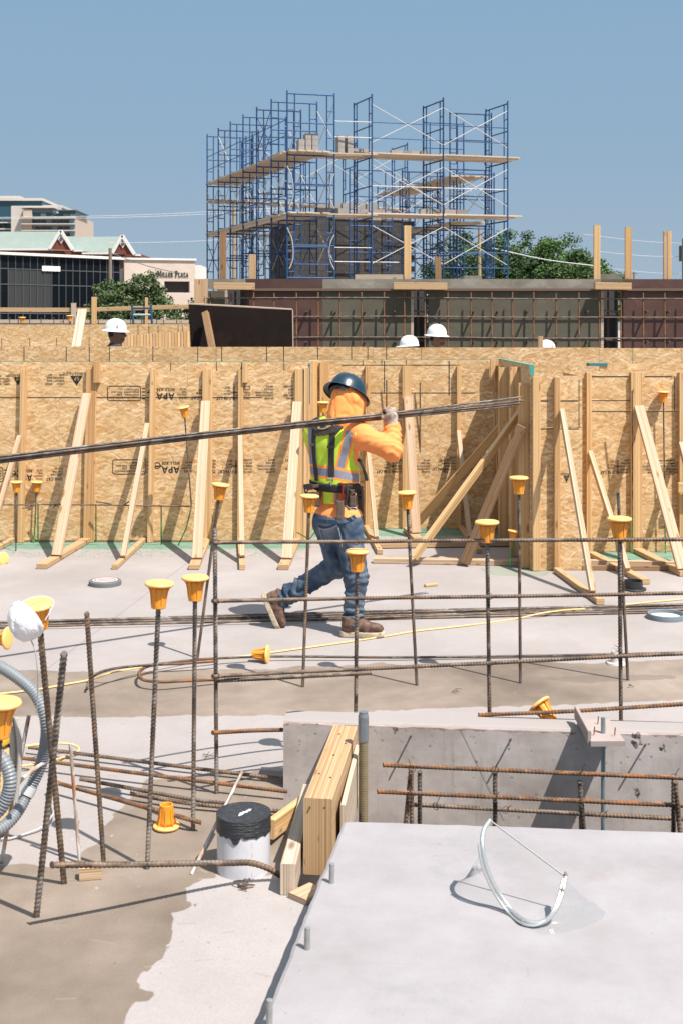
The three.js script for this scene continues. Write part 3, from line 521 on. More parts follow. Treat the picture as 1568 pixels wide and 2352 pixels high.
// mushroom cap: dished head, flared sleeve with eight fins
const dustTex = canvasTex(256, 256, (g, w, h) => { seed = 77; g.fillStyle = '#f3b54e'; g.fillRect(0, 0, w, h); for (let i = 0; i < 700; i++) { g.globalAlpha = rr(0.08, 0.4); g.fillStyle = ['#f4dcb4', '#efe3d2', '#f5b040', '#f0d8b8', '#f2cf92'][i % 5]; g.beginPath(); g.ellipse(rnd() * w, rnd() * h, rr(2, 22), rr(2, 14), rnd() * 3, 0, 7); g.fill(); } });
const capHead = phy({ map: rep(dustTex, 7), color: C(1, 0.88, 0.78), roughness: 0.55, clearcoat: 0.15, clearcoatRoughness: 0.5 });
const capSleeve = phy({ color: C(0.82, 0.315, 0.022), roughness: 0.45, clearcoat: 0.25, clearcoatRoughness: 0.4, transmission: 0.12 });
const headG = (() => { const p = []; for (const [r, y] of [[0, 0.001], [0.018, 0.0012], [0.034, 0.0], [0.047, -0.0015], [0.053, -0.004], [0.056, -0.009], [0.055, -0.014], [0.051, -0.0165], [0.03, -0.0175], [0, -0.0175]]) p.push(new THREE.Vector2(r, y)); return new THREE.LatheGeometry(p.reverse(), 32); })();
const sleeveG = (() => {
  const p = [[0.0, -0.018], [0.036, -0.018], [0.0335, -0.03], [0.030, -0.05], [0.0285, -0.075], [0.0282, -0.098], [0.027, -0.101], [0.019, -0.101], [0.016, -0.06]].map(([a, b]) => new THREE.Vector2(a, b)).reverse();
  const list = [new THREE.LatheGeometry(p, 24)];
  for (let i = 0; i < 8; i++) { const s = new THREE.Shape([[0.02, -0.018], [0.050, -0.018], [0.043, -0.0235], [0.038, -0.034], [0.0345, -0.05], [0.0318, -0.074], [0.0305, -0.086], [0.02, -0.088]].map(([a, b]) => new THREE.Vector2(a, b))), f = new THREE.ExtrudeGeometry(s, { depth: 0.003, bevelEnabled: false }); f.translate(0, 0, -0.0015); f.rotateY(i * Math.PI / 4 + 0.2); list.push(f); }
  return merge(list);
})();
function cap(label, top, axis, scale = 1) {
  const t = thing('rebar_protector', label, 'rebar cap', 'orange caps on the bars', top);
  t.quaternion.setFromUnitVectors(V(0, 1, 0), axis.clone().normalize()); t.scale.setScalar(scale); t.rotateY(rnd() * 6);
  mesh(t, 'mushroom_head', headG, capHead); mesh(t, 'ribbed_sleeve', sleeveG, capSleeve); return t;
}
// a standing bar with a cap: foot on the slab at (bx, by), cap top seen at (tx, ty), distance dt (default: as the foot)
function capped(label, capLabel, bx, by, tx, ty, { dt, r = R6, m = M.barDark, foot = null, sc = 1 } = {}) {
  const b = FL(bx, by, -0.02), t = P(tx, ty, dt ?? -b.z), ax = t.clone().sub(b).normalize();
  if (label) rebar(label, [b, t.clone().addScaledVector(ax, -0.018)], r, m, { color: foot || white3, near: -b.z < 9.5 });
  cap(capLabel, t, ax, sc); return [b, t];
}
// ---- row across the middle of the slab
capped('capped bar standing left of the walking worker\'s knee', 'orange cap on the bar at the worker\'s left hip', 695, 1586, 711, 1136, { m: M.barMix });
capped('capped bar right of the worker, leaning slightly', 'dusty cap on the bar right of the worker\'s tool belt', 957, 1582, 933, 1128);
capped('tallest capped bar, beside the box form corner', 'clean orange cap with a white tag at the box form corner', 1194, 1577, 1190, 1094);
rebar('bare bar standing just behind the capped bar at right', [FL(1441, 1570, -0.02), P(1418, 1130, 7.13)], R6, M.barDark);
rebar('leaning bar that crosses behind the upright of the bar mat', [FL(453, 1519, -0.02), P(506, 1118, 7.58)], R6, M.barMix);
cap('cap on the leaning bar above the bar mat', P(507.5, 1110, 7.58), V(0.13, 1, 0));
// ---- front row at the left
const pA = [FL(149, 2040, -0.02), P(88, 1396, 4.3)];
rebar('capped bar carrying a white dust mask', pA, 0.011, M.barMix); cap('orange cap under the hanging dust mask', pA[1].clone().add(V(-0.002, 0.022, 0)), pA[1].clone().sub(pA[0]));
rebar('short bare bar leaning across the masked bar', [FL(83, 2118, -0.02), P(148, 1500, 4.12)], 0.011, M.barGrey);
rebar('bare upright bar left of the two caps', [FL(240, 2000, -0.02), P(200, 1408, 4.62)], R6, M.barMix);
capped('grey bar under the left of the two paired caps', 'left cap of the pair above the corrugated hose', 338, 2008, 367, 1335, { m: M.barGrey, r: R6 });
capped('grey bar under the right of the two paired caps', 'right cap of the pair, beside the leaning bar', 444, 1917, 449, 1322, { m: M.barGrey, r: R6 });
{ const t = P(2, 1606, 3.3); rebar('bar under the blurred cap at the left photo edge', [V(t.x - 0.05, 0, t.z), t.clone().add(V(0, -0.02, 0))], R6, M.barMix); cap('large blurred cap at the left photo edge', t, V(0.05, 1, 0)); }

// ---- tied mat of bars over the trench edge
{
  const mat = thing('rebar_mat', 'tied rebar mat of long level bars in front of the worker', 'rebar mat');
  const up = [[498, 1833, 494, 1215, 5.40, M.barGrey, 0], [815, 1636, 820, 1262, 5.72, M.barGrey, 1], [1125, 1644, 1117, 1195, 5.66, M.barDark, 2], [1426, 1656, 1421, 1187, 5.60, M.barDark, 3]];
  const caps = [null, 'dusty yellow cap in front of the worker\'s shin', 'orange cap with a tag left of the box form', 'orange cap right of the box form brace'];
  for (const [bx, by, tx, ty, d, m, k] of up) {
    const b = k ? P(bx, by, d).setY(-0.02) : FL(bx, by, -0.02), t = P(tx, ty, d); const ax = t.clone().sub(b).normalize();
    mesh(mat, 'upright_bar', rebarG([b, t.clone().addScaledVector(ax, k ? -0.018 : 0)], R6, { color: white3 }), m); if (caps[k]) cap(caps[k], t, ax);
  }
  const X0 = XA(489, 5.38), z0 = -5.38, x3 = XA(1426, 5.58), z3 = -5.58, ex = (a, b, t) => a + (b - a) * t;
  for (const [ya, yb, m, t1] of [[1246, 1240, M.barMix, 1.5], [1380, 1365, M.barMix, 1.5], [1553, 1508, M.barMix, 1.5]]) {
    const A = V(X0, YA(ya, 5.38), z0), B = V(x3, YA(yb, 5.58), z3), pts = [[489, 5.38], [650, 5.56], [815, 5.70], [960, 5.68], [1125, 5.64], [1426, 5.58], [1620, 5.54], [1800, 5.5]].map(([px, d], i) => P(px, ya + (yb - ya) * (px - 489) / 937 + 1.5 * noise(i * 3.1, ya), d));
    mesh(mat, 'level_bar', rebarG(pts, R6 * 0.95, { color: white3 }), m);
    const tie = []; for (const [bx, by, tx, ty, d] of up) { const c = P(bx + (tx - bx) * 0.4, ya + (yb - ya) * (bx - 489) / 937, d - 0.012); tie.push(new THREE.TorusGeometry(0.016, 0.0016, 4, 10).rotateX(rr(-0.6, 0.6)).rotateY(rr(-0.8, 0.8)).translate(c.x, c.y, c.z)); }
    tie.forEach((g) => mesh(mat, 'wire_tie', g, M.tie));
  }
  mesh(mat, 'level_bar', rebarG([P(489, 1683, 5.38), P(580, 1678, 5.48), P(664, 1676, 5.58)], R6, { color: white3 }), M.barRust);
  const A = P(494, 1564, 5.42), B = P(850, 1546, 5.66);
  mesh(mat, 'level_bar', rebarG([A, B], R6, { color: white3 }), M.barDark);
}
// ---- long bars lying on the slab
for (let i = 0; i < 6; i++) {
  const y0 = [1431, 1436, 1440, 1448, 1434, 1445][i], h = i < 4 ? 0.008 : 0.021, pts = [];
  for (let k = 0; k <= 8; k++) { const t = k / 8; const q = FL(-160 + 1900 * t, y0 - 49 * t - (i === 3 ? 3 * Math.sin(t * 5) : 0) + 1.2 * Math.sin(t * 9 + i), h); pts.push(q); }
  rebar('one of the rebars lying side by side on the slab behind the worker', pts, R4, i % 2 ? M.barMix : M.barGrey, { group: 'rebars lying across the slab' });
}
rebar('long bar on the slab with its hooked end at the left', [[199, 1584, 0.02], [205, 1566, 0.05], [222, 1549, 0.09], [262, 1536, 0.09], [354, 1526, 0.06], [470, 1514, 0.045], [620, 1508, 0.03], [900, 1510, 0.02], [1250, 1506, 0.012], [1700, 1496, 0.012]].map(([x, y, h]) => FL(x, y, h)), R4 * 1.15, M.barDark);
rebar('rusty bar bent back on itself in a U on the slab', [[500, 1518, 0.05], [420, 1524, 0.05], [350, 1528, 0.05], [326, 1538, 0.05], [320, 1552, 0.05], [332, 1562, 0.05], [370, 1566, 0.05], [420, 1564, 0.045], [494, 1561, 0.03]].map(([x, y, h]) => FL(x, y, h)), R6 * 0.95, M.barRust);
{ const a = FL(618, 1503, 0.05); cap('orange cap lying on its side on the slab left of the worker', a.clone(), V(1, 0.02, 0.18)); }
{ const L = [[[66, 1716], [443, 1764], [655, 1790]], [[52, 1741], [443, 1792], [660, 1818]], [[184, 1789], [443, 1836], [520, 1846]], [[132, 1798], [443, 1884], [462, 1889]], [[300, 1822], [443, 1846], [700, 1868]]];
  const lab = ['rusty slab bar farthest back in the fan at left', 'second rusty slab bar of the fan, crossing the cord loop', 'short rusty slab bar starting right of the white stake', 'rusty slab bar ending at the grey capped bar', 'rusty slab bar running behind the white pipe'];
  L.forEach((p, i) => rebar(lab[i], p.map(([x, y], k) => FL(x, y, 0.035 + 0.02 * (i % 2) - k * 0.008)), R6, i % 2 ? M.barRust : M.barMix)); }
rebar('bent rusty bar low in front of the white pipe', [V(-0.97, 0.245, -4.16), V(-0.75, 0.19, -4.29), V(-0.5, 0.125, -4.45), V(-0.40, 0.10, -4.51), V(-0.33, 0.085, -4.545), V(-0.27, 0.055, -4.57), V(-0.225, 0.02, -4.59)], 0.0105, M.barMix);
rebar('rusty bar lying along the trench edge beside a fallen cap', [P(1098, 1642, 5.57), P(1300, 1634, 5.52), P(1568, 1617, 5.46), P(1750, 1605, 5.42)], R6, M.barRust);
// ---- starter bars at the foot of the forms
{
  const row = thing('starter_row', 'low level bar tied to green stub bars along the long form', 'rebar');
  mesh(row, 'level_bar', rebarG([P(-60, 1160, 11.5), P(150, 1159, 11.5), P(300, 1161, 11.5), P(441, 1163, 11.5)], R4, { near: false, color: white3 }), M.barMix);
  for (const [bx, by, ty] of [[221, 1250, 1158], [371, 1256, 1160], [88, 1250, 1158], [150, 1249, 1170], [297, 1253, 1165]]) mesh(row, 'stub_bar', rebarG([FL(bx, by, -0.02), P(bx, ty, FL(bx, by).z * -1)], R4, { near: false, color: (s, L) => (s < L * 0.62 ? [0.2, 2.6, 0.95] : [1, 1, 1]) }), M.barMix);
  for (const [x0, y0, x1, y1] of [[52, 1168, 88, 1154], [110, 1170, 138, 1157], [221, 1152, 258, 1158], [283, 1162, 297, 1152]]) mesh(row, 'hook_end', rebarG([P(x0, y0, 11.45), P(x1, y1, 11.55)], R4, { near: false, color: white3 }), M.barMix);
}
const g1 = greenFoot(0.33);
capped('short capped starter bar, the one nearer the photo edge', 'cap of the starter bar at far left', 37, 1271, 38, 1105, { r: R4, foot: (s, L) => [1, 1, 1] });
capped('short capped starter bar with green foot, second from the photo edge', 'second cap from the left at the long form', 79, 1252, 85, 1105, { r: R4, foot: g1 });
{ const b = FL(408, 1257, -0.02), e = P(441, 1186, 11.5), t = P(424, 945, 11.35);
  rebar('kinked starter bar with a green foot and tilted dusty cap', [b, e, P(440, 1160, 11.5), t], R4, M.barGrey, { near: false, color: greenFoot(0.33), smooth: false }); cap('tilted dusty cap high on the kinked bar', t.clone().add(V(-0.012, 0.045, 0)), V(-0.22, 1, 0.1)); }
for (const [lab, bx, by, tx, ty, gh] of [['green stub bar slanting between two braces', 617, 1243, 611, 1156, 9], ['green stub bar beside the narrow brace', 549, 1243, 549, 1155, 9], ['tall starter bar left of the broad white brace, green at its foot', 887, 1216, 887, 873, 0.75], ['tall starter bar right of the broad white brace', 963, 1216, 964, 878, 0.5], ['tall starter bar in front of the stud left of the crossed boards', 1049, 1214, 1050, 880, 0.3], ['dark starter bar in the shadow near the box form', 1116, 1213, 1118, 900, 0.2], ['tall starter bar with green foot at the right form', 1451, 1277, 1451, 897, 0.36], ['green stub bar behind the worker\'s legs', 728, 1238, 730, 1180, 9]])
  rebar(lab, [FL(bx, by, -0.02), P(tx, ty, -FL(bx, by).z)], R4 * 1.05, M.barDark, { near: false, color: gh > 2 ? () => [0.25, 3.6, 1.3] : greenFoot(gh), group: 'starter bars' });
capped('slim capped bar with green foot at far right form', 'small cap high on the right form, casting a shadow on it', 1527, 1276, 1522, 898, { r: R4, foot: greenFoot(0.45) });
capped('short green bar at the foot of the box form', 'small cap low beside the box form', 1170, 1309, 1180, 1217, { r: R4, foot: () => [0.25, 3.4, 1.25] });
cap('cap seen just left of the worker\'s hood', P(742, 922, 11.2), V(0.02, 1, 0)); rebar('bar under the cap left of the worker\'s hood', [FL(745, 1262, -0.02), P(742.3, 929, 11.2)], R4, M.barDark, { near: false });
{ const b = FL(706, 1236, 0.26); rebar('rusty tie bar end hooked behind the worker\'s hip', [P(682, 1222, 10.9), P(700, 1232, 10.9), P(716, 1240, 10.9), P(726, 1232, 10.9), P(726, 1218, 10.9)], R4, M.barRust, { near: false, color: () => [0.5, 1.6, 0.9] }); }
// ---- loose caps
cap('orange cap lying tipped over at the trench edge', P(1234, 1614, 5.60), V(-0.5, 0.62, -0.42), 1.0);
{ const t = FL(383, 1903); cap('orange cap standing upside down on the slab', t.setY(0.001), V(0, -1, 0), 0.98); }
cap('orange cap lying at the long form, cut by the photo edge', FL(8, 1283, 0.05), V(0.55, 0.1, 0.8));
cap('orange cap on its side at the photo edge below the dust mask', P(22, 1466, 6.2), V(1, 0.05, 0.2));
rebar('bar end under the sideways cap at the photo edge', [P(16, 1466, 6.2), P(-160, 1466, 6.4)], R6, M.barMix);

// ---- bars in the trench
{
  const cage = thing('rebar_cage', 'rusty rebar cage of three long bars and ties in the trench', 'rebar cage');
  const d1 = 5.0, d2 = 5.18;
  for (const [x0, y0, y1, d, m] of [[879, 1757, 1787, d1, M.barRust], [866, 1818, 1850, d1, M.barRust], [944, 1848, 1881, d2, M.barMix]]) mesh(cage, 'long_bar', rebarG([P(x0, y0, d), P(1568, y1, d - 0.13), P(1900, y1 + 14, d - 0.2)], R6, { color: white3 }), m);
  for (const [tx, ty, bx, by, d] of [[943, 1765, 905, 1900, d1 + 0.02], [944, 1775, 946, 1960, d1 + 0.1], [963, 1772, 963, 1950, d1 + 0.15], [1136, 1772, 1135, 1960, d1 + 0.02], [1330, 1795, 1362, 1925, d1 - 0.08], [1332, 1800, 1338, 1950, d1 + 0.1], [1546, 1788, 1545, 1960, d1 - 0.12], [1550, 1795, 1585, 1925, d1 - 0.15]]) mesh(cage, 'cross_bar', rebarG([P(tx, ty, d), P(bx, by + 260, d)], R6 * 1.05, { color: white3 }), rnd() < 0.5 ? M.barDark : M.barMix);
  const ties = []; for (const [x, y] of [[945, 1766], [1136, 1768], [1332, 1777], [1546, 1785], [943, 1826], [1136, 1834], [1332, 1842], [1000, 1852], [1160, 1860], [1385, 1872]]) { const c = P(x, y, d1 - 0.1); ties.push(new THREE.TorusGeometry(0.014, 0.0016, 4, 10).rotateY(rr(-1, 1)).translate(c.x, c.y, c.z)); ties.push(tubeG(c, c.clone().add(V(rr(-0.03, 0.03), rr(0.02, 0.05), 0.01)), 0.0014, 4)); }
  ties.forEach((g) => mesh(cage, 'wire_tie', g, M.tie));
}
for (const [x, y, x2, y2] of [[942, 1692, 935, 1718], [1171, 1700, 1158, 1734], [1480, 1712, 1457, 1752]]) single('form_tie', tubeG(P(x, y, 5.52 - (x - 651) * 0.00018), P(x + 2, y - 3, 5.43 - (x - 651) * 0.00018), 0.004), M.barRust.clone(), 'rusty form-tie stub sticking out of the trench wall', 'form tie', 'form-tie stubs in the trench wall').material.vertexColors = false;

// ------------------------------------------------------------------ foreground objects
// timber header across the trench
{
  const t = thing('timber_header', 'tall pine timber with nail heads running back over the trench', 'timber');
  const a0 = V(-0.088, 0, -4.63), a1 = V(0.015, 0, -5.475), side = V(1, 0, 0.12);
  const mid = (y) => [a0.clone().setY(y), a1.clone().setY(y)];
  const [b0, b1] = mid(0.146);
  mesh(t, 'beam', bar(b0, b1, 0.286, 0.108, V(0, 1, 0), 0.004), M.pineB);
  const nails = []; for (const [s, x] of [[0.25, 0.02], [0.3, -0.03], [0.55, 0.0], [0.72, 0.03], [0.86, -0.01]]) { const p = a0.clone().lerp(a1, s); nails.push(new THREE.CylinderGeometry(0.004, 0.004, 0.004, 8).translate(p.x + x, 0.2905, p.z)); }
  for (const x of [-0.03, 0.025]) nails.push(new THREE.CylinderGeometry(0.004, 0.004, 0.004, 8).rotateX(Math.PI / 2).translate(a0.x + x, 0.255, a0.z + 0.0015));
  mesh(t, 'nail_heads', merge(nails), M.tie);
}
single('edge_board', bar(V(-0.192, 0.058, -4.47), V(-0.135, 0.058, -5.25), 0.112, 0.055, V(0, 1, 0)), M.plankGrey, 'weathered board on edge left of the pine timber', 'timber');
single('slanted_board', bar(P(622, 1905, 4.90), P(712, 1838, 5.30), 0.075, 0.036, V(0, 1, 0)), M.stud, 'short yellow board slanting behind the white pipe', 'timber');
single('scrap_board', bar(V(-0.158, 0.012, -4.42), V(-0.085, 0.012, -4.50), 0.09, 0.02, V(0, 0, 1)), M.pine, 'flat pine offcut at the foot of the pine timber', 'timber');
single('side_board', bar(V(0.005, 0.12, -4.72), V(0.07, 0.12, -5.40), 0.22, 0.02, V(0, 1, 0)), M.plankGrey, 'thin grey board against the right side of the pine timber', 'timber');
// white drain pipe stub with taped top
{
  const c = FL(560, 1996), t = thing('drain_pipe', 'white plastic drain pipe stub with black taped lid', 'pipe', null, V(c.x, 0, c.z)), R = 0.1;
  const pipeM = phy({ map: canvasTex(512, 256, (g, w, h) => { seed = 31; g.fillStyle = '#c8c8cc'; g.fillRect(0, 0, w, h); for (let i = 0; i < 200; i++) { g.globalAlpha = rr(0.04, 0.2); g.fillStyle = ['#b4b7bd', '#d6d6d8', '#a39e98'][i % 3]; g.fillRect(rnd() * w, rnd() * h, rr(1, 5), rr(6, 70)); } g.globalAlpha = 0.6; g.fillStyle = '#c56a6a'; for (let y = 0; y < h; y += 14) g.fillRect(w * 0.06, y, 2, 7); }), roughness: 0.35, clearcoat: 0.2 });
  mesh(t, 'pipe_wall', new THREE.LatheGeometry([[R, -0.02], [R, 0.2], [R - 0.006, 0.205], [R - 0.006, 0]].map(([a, b]) => new THREE.Vector2(a, b)), 48), pipeM);
  const tape = phy({ map: canvasTex(256, 256, (g, w, h) => { seed = 32; g.fillStyle = '#2a2c30'; g.fillRect(0, 0, w, h); for (let i = 0; i < 900; i++) { g.globalAlpha = rr(0.1, 0.5); g.fillStyle = ['#4a4e54', '#15161a', '#6d7278', '#8d9296'][i % 4]; g.fillRect(rnd() * w, rnd() * h, rr(1, 22), rr(1, 3)); } g.globalAlpha = 0.95; g.fillStyle = '#d9d6d6'; for (let i = 0; i < 26; i++) { const q = i / 26; g.beginPath(); g.ellipse(w * (0.42 + 0.2 * q) + rr(-6, 6), h * (0.62 - 0.3 * q) + rr(-6, 6), rr(3, 11), rr(3, 8), rnd() * 3, 0, 7); g.fill(); } }), roughness: 0.42, bumpMap: rep(soft, 3), bumpScale: 0.004 });
  const lid = new THREE.CircleGeometry(R + 0.003, 48, 0, Math.PI * 2); lid.rotateX(-Math.PI / 2); lid.translate(0, 0.214, 0); { const p = lid.attributes.position; for (let i = 0; i < p.count; i++) p.setY(i, p.getY(i) + 0.004 * noise(p.getX(i) * 30, p.getZ(i) * 30)); }
  mesh(t, 'taped_lid', lid, tape);
  const sk = new THREE.CylinderGeometry(R + 0.003, R + 0.0035, 0.062, 64, 4, true); { const p = sk.attributes.position; for (let i = 0; i < p.count; i++) { const a = Math.atan2(p.getZ(i), p.getX(i)), low = p.getY(i) < -0.02; if (low) p.setY(i, p.getY(i) + 0.013 * fbm(Math.cos(a) * 4, Math.sin(a) * 4) - (Math.abs(a - 1.75) < 0.12 ? 0.02 : 0)); const k = 1 + 0.012 * noise(a * 5, p.getY(i) * 90); p.setX(i, p.getX(i) * k); p.setZ(i, p.getZ(i) * k); } sk.translate(0, 0.184, 0); sk.computeVertexNormals(); }
  mesh(t, 'tape_skirt', sk, tape);
}
// ribbed conduit standing in the trench, taped at its top
{
  const d = 5.22, t = thing('conduit_stub', 'upright ribbed brown conduit with grey tape round its top', 'conduit', null, V(XA(834, d), -1.1, -d));
  const top = YA(1634, d) + 1.1;
  mesh(t, 'ribbed_tube', sweep([V(0, 0, 0), V(0, top - 0.12, 0)], 0.0195, { step: 0.0018, seg: 20, prof: (s) => 1 + 0.06 * Math.sin(s * 900) }), std({ color: C(0.20, 0.155, 0.09), roughness: 0.6 }));
  mesh(t, 'tape_wrap', sweep([V(0, top - 0.125, 0), V(0, top - 0.06, 0), V(0, top - 0.02, 0), V(0, top, 0)], 0.022, { step: 0.006, seg: 20, prof: (s, a, L) => 1 + 0.05 * noise(s * 60, a * 2) - (s > L - 0.012 ? 0.12 : 0) }), phy({ color: C(0.20, 0.22, 0.24), roughness: 0.35, metalness: 0.3 }));
}
M.dusty = std({ map: rep(concreteTex, 2), color: C(0.62, 0.53, 0.50), roughness: 0.95 });
// bearing plate on threaded rod over the trench edge
{
  const d = 5.26, t = thing('rod_bracket', 'wooden bearing plate on a threaded rod overhanging the trench', 'bracket');
  const c = P(1385, 1690, d); const y = c.y;
  mesh(t, 'bearing_plate', bar(V(c.x - 0.005, y, -5.45), V(c.x, y - 0.004, -5.17), 0.145, 0.022, V(1, 0, 0)), M.dusty);
  mesh(t, 'side_cleat', bar(V(c.x - 0.078, y + 0.036, -5.47), V(c.x - 0.074, y + 0.016, -5.19), 0.014, 0.055, V(1, 0, 0)), M.dusty);
  mesh(t, 'threaded_rod', sweep([V(c.x, -1.1, -5.27), V(c.x, y + 0.075, -5.27)], 0.0095, { step: 0.0022, seg: 10, prof: (s) => 1 + 0.09 * Math.sin(s * 1400) }), std({ color: C(0.30, 0.38, 0.42), metalness: 0.6, roughness: 0.4 }));
  const nl = []; for (const [x, z] of [[-0.045, -5.24], [0.04, -5.23], [0.0, -5.38]]) nl.push(tubeG(V(c.x + x, y + 0.012, z), V(c.x + x + 0.003, y + 0.045, z), 0.0025)); mesh(t, 'bent_nails', merge(nl), M.barRust.clone()).material.vertexColors = false;
}
// anchor bolts in the pad
for (const [x, y, lab] of [[761, 2028, 'anchor bolt in the pad nearest the pine timber'], [705, 2180, 'middle anchor bolt along the pad edge'], [618, 2352, 'anchor bolt at the bottom photo edge']]) {
  const p = FL(x, y, PH), t = thing('anchor_bolt', lab, 'bolt', 'anchor bolts along the pad edge', p);
  mesh(t, 'threaded_shank', sweep([V(0, -0.03, 0), V(0.002, 0.062, 0)], 0.0085, { step: 0.0016, seg: 10, prof: (s) => 1 + 0.07 * Math.sin(s * 1900) }), std({ color: C(0.38, 0.38, 0.37), metalness: 0.55, roughness: 0.45 }));
}
// clear face shield lying on the pad: aluminium edge strip, clear visor
{
  const t = thing('face_shield', 'clear plastic face shield with aluminium rim lying on the pad', 'face shield');
  const al = std({ color: C(0.62, 0.63, 0.62), metalness: 0.75, roughness: 0.32 });
  // rim: half ring in a plane that leans back; built from places seen on it
  const pr = [[1124, 1884, 0.330], [1110, 1906, 0.315], [1106, 1935, 0.290], [1112, 1975, 0.245], [1126, 2016, 0.195], [1148, 2056, 0.145], [1176, 2093, 0.110], [1205, 2115, 0.112], [1232, 2121, 0.112], [1258, 2110, 0.124], [1277, 2085, 0.150], [1290, 2050, 0.180], [1298, 2014, 0.210]];
  const pts = pr.map(([x, y, h]) => FL(x, y, h - 0.1 + PH));
  mesh(t, 'metal_rim', sweep(pts, 0.0072, { step: 0.008, seg: 8 }), al);
  mesh(t, 'metal_rim', sweep(pts.map((p) => p.clone().add(V(-0.011, -0.004, 0.006))).slice(2), 0.004, { step: 0.008, seg: 6 }), al);
  mesh(t, 'cross_rod', tubeG(pts[0], pts[pts.length - 1], 0.0028), std({ color: C(0.28, 0.28, 0.27), metalness: 0.5, roughness: 0.5 }));
  const cl = std({ color: C(0.25, 0.2, 0.16), roughness: 0.8 }), cp = [7, 11, 12].map((i) => new THREE.SphereGeometry(0.008, 10, 8).scale(i > 10 ? 0.8 : 1.8, i > 10 ? 2.2 : 0.6, 0.8).translate(pts[i].x, pts[i].y, pts[i].z)); mesh(t, 'clip', merge(cp), cl);
  // curved clear sheet from the rim back onto the pad
  const back = [[1120, 1990, 0.1015], [1085, 1986, 0.1015], [1093, 2010, 0.1015], [1130, 2035, 0.1015], [1165, 2072, 0.1015], [1190, 2102, 0.1015], [1212, 2126, 0.1015], [1240, 2148, 0.1015], [1290, 2142, 0.1015], [1340, 2130, 0.1015], [1380, 2112, 0.1015], [1390, 2095, 0.1015], [1360, 2070, 0.1015]].map(([x, y]) => FL(x, y, PH + 0.0015));
  const pos = [], idx = [], K = 8; for (let i = 0; i < pts.length; i++) for (let k = 0; k <= K; k++) { const q = pts[i].clone().lerp(back[i], k / K); q.y = Math.max(PH + 0.0015, q.y - 0.05 * Math.sin(k / K * Math.PI) * (pts[i].y - PH) * 2); pos.push(q.x, q.y, q.z); }
  for (let i = 0; i < pts.length - 1; i++) for (let k = 0; k < K; k++) { const a = i * (K + 1) + k; idx.push(a, a + 1, a + K + 2, a, a + K + 2, a + K + 1); }
  const g = new THREE.BufferGeometry(); g.setAttribute('position', new THREE.Float32BufferAttribute(pos, 3)); g.setIndex(idx); g.computeVertexNormals();
  mesh(t, 'clear_visor', g, phy({ color: C(0.97, 0.98, 0.98), transmission: 1, thickness: 0, roughness: 0.06, ior: 1.4, side: THREE.DoubleSide }));
}
// dust mask hung on the cap
{
  const t = thing('dust_mask', 'white dust mask hanging by its band from a rebar cap', 'mask'), d = 4.24;
  const o = P(62, 1425, d), q = new THREE.Quaternion().setFromEuler(new THREE.Euler(0.35, -0.35, -0.5));
  const g = new THREE.SphereGeometry(1, 48, 28, 0, Math.PI * 2, 0, Math.PI * 0.56), p = g.attributes.position;
  for (let i = 0; i < p.count; i++) { let x = p.getX(i), y = p.getY(i), z = p.getZ(i); const r = Math.hypot(x, z), rim = y < 0.05 ? 1.06 : 1, pinch = 1 - 0.16 * Math.max(0, z) * Math.max(0, 1 - y); p.setXYZ(i, x * 0.062 * rim * pinch, y * 0.062 + 0.004 * noise(x * 3, z * 3) + (Math.abs(x) < 0.1 && y > 0.2 ? 0.004 : 0), z * 0.075 * rim); }
  g.computeVertexNormals();
  const m = mesh(t, 'mask_shell', g, std({ color: C(0.82, 0.81, 0.82), roughness: 0.95, bumpMap: rep(soft, 6, 3), bumpScale: 0.003, side: THREE.DoubleSide })); m.position.copy(o); m.quaternion.copy(new THREE.Quaternion().setFromEuler(new THREE.Euler(2.1, 0.25, 0.55)));
  mesh(t, 'elastic_band', sweep([P(30, 1400, d + 0.02), P(45, 1385, d - 0.02), P(75, 1374, d + 0.02), P(105, 1371, d + 0.06), P(124, 1380, d + 0.06), P(118, 1400, d + 0.02), P(104, 1425, d - 0.01)], 0.0018, { step: 0.012, seg: 5 }), std({ color: C(0.45, 0.47, 0.52), roughness: 0.7 }));
  mesh(t, 'elastic_band', sweep([P(68, 1462, d), P(80, 1490, d), P(86, 1530, d), P(88, 1575, d + 0.02), P(84, 1640, d + 0.04)], 0.0022, { step: 0.014, seg: 5 }), std({ color: C(0.35, 0.36, 0.38), roughness: 0.7 }));
}
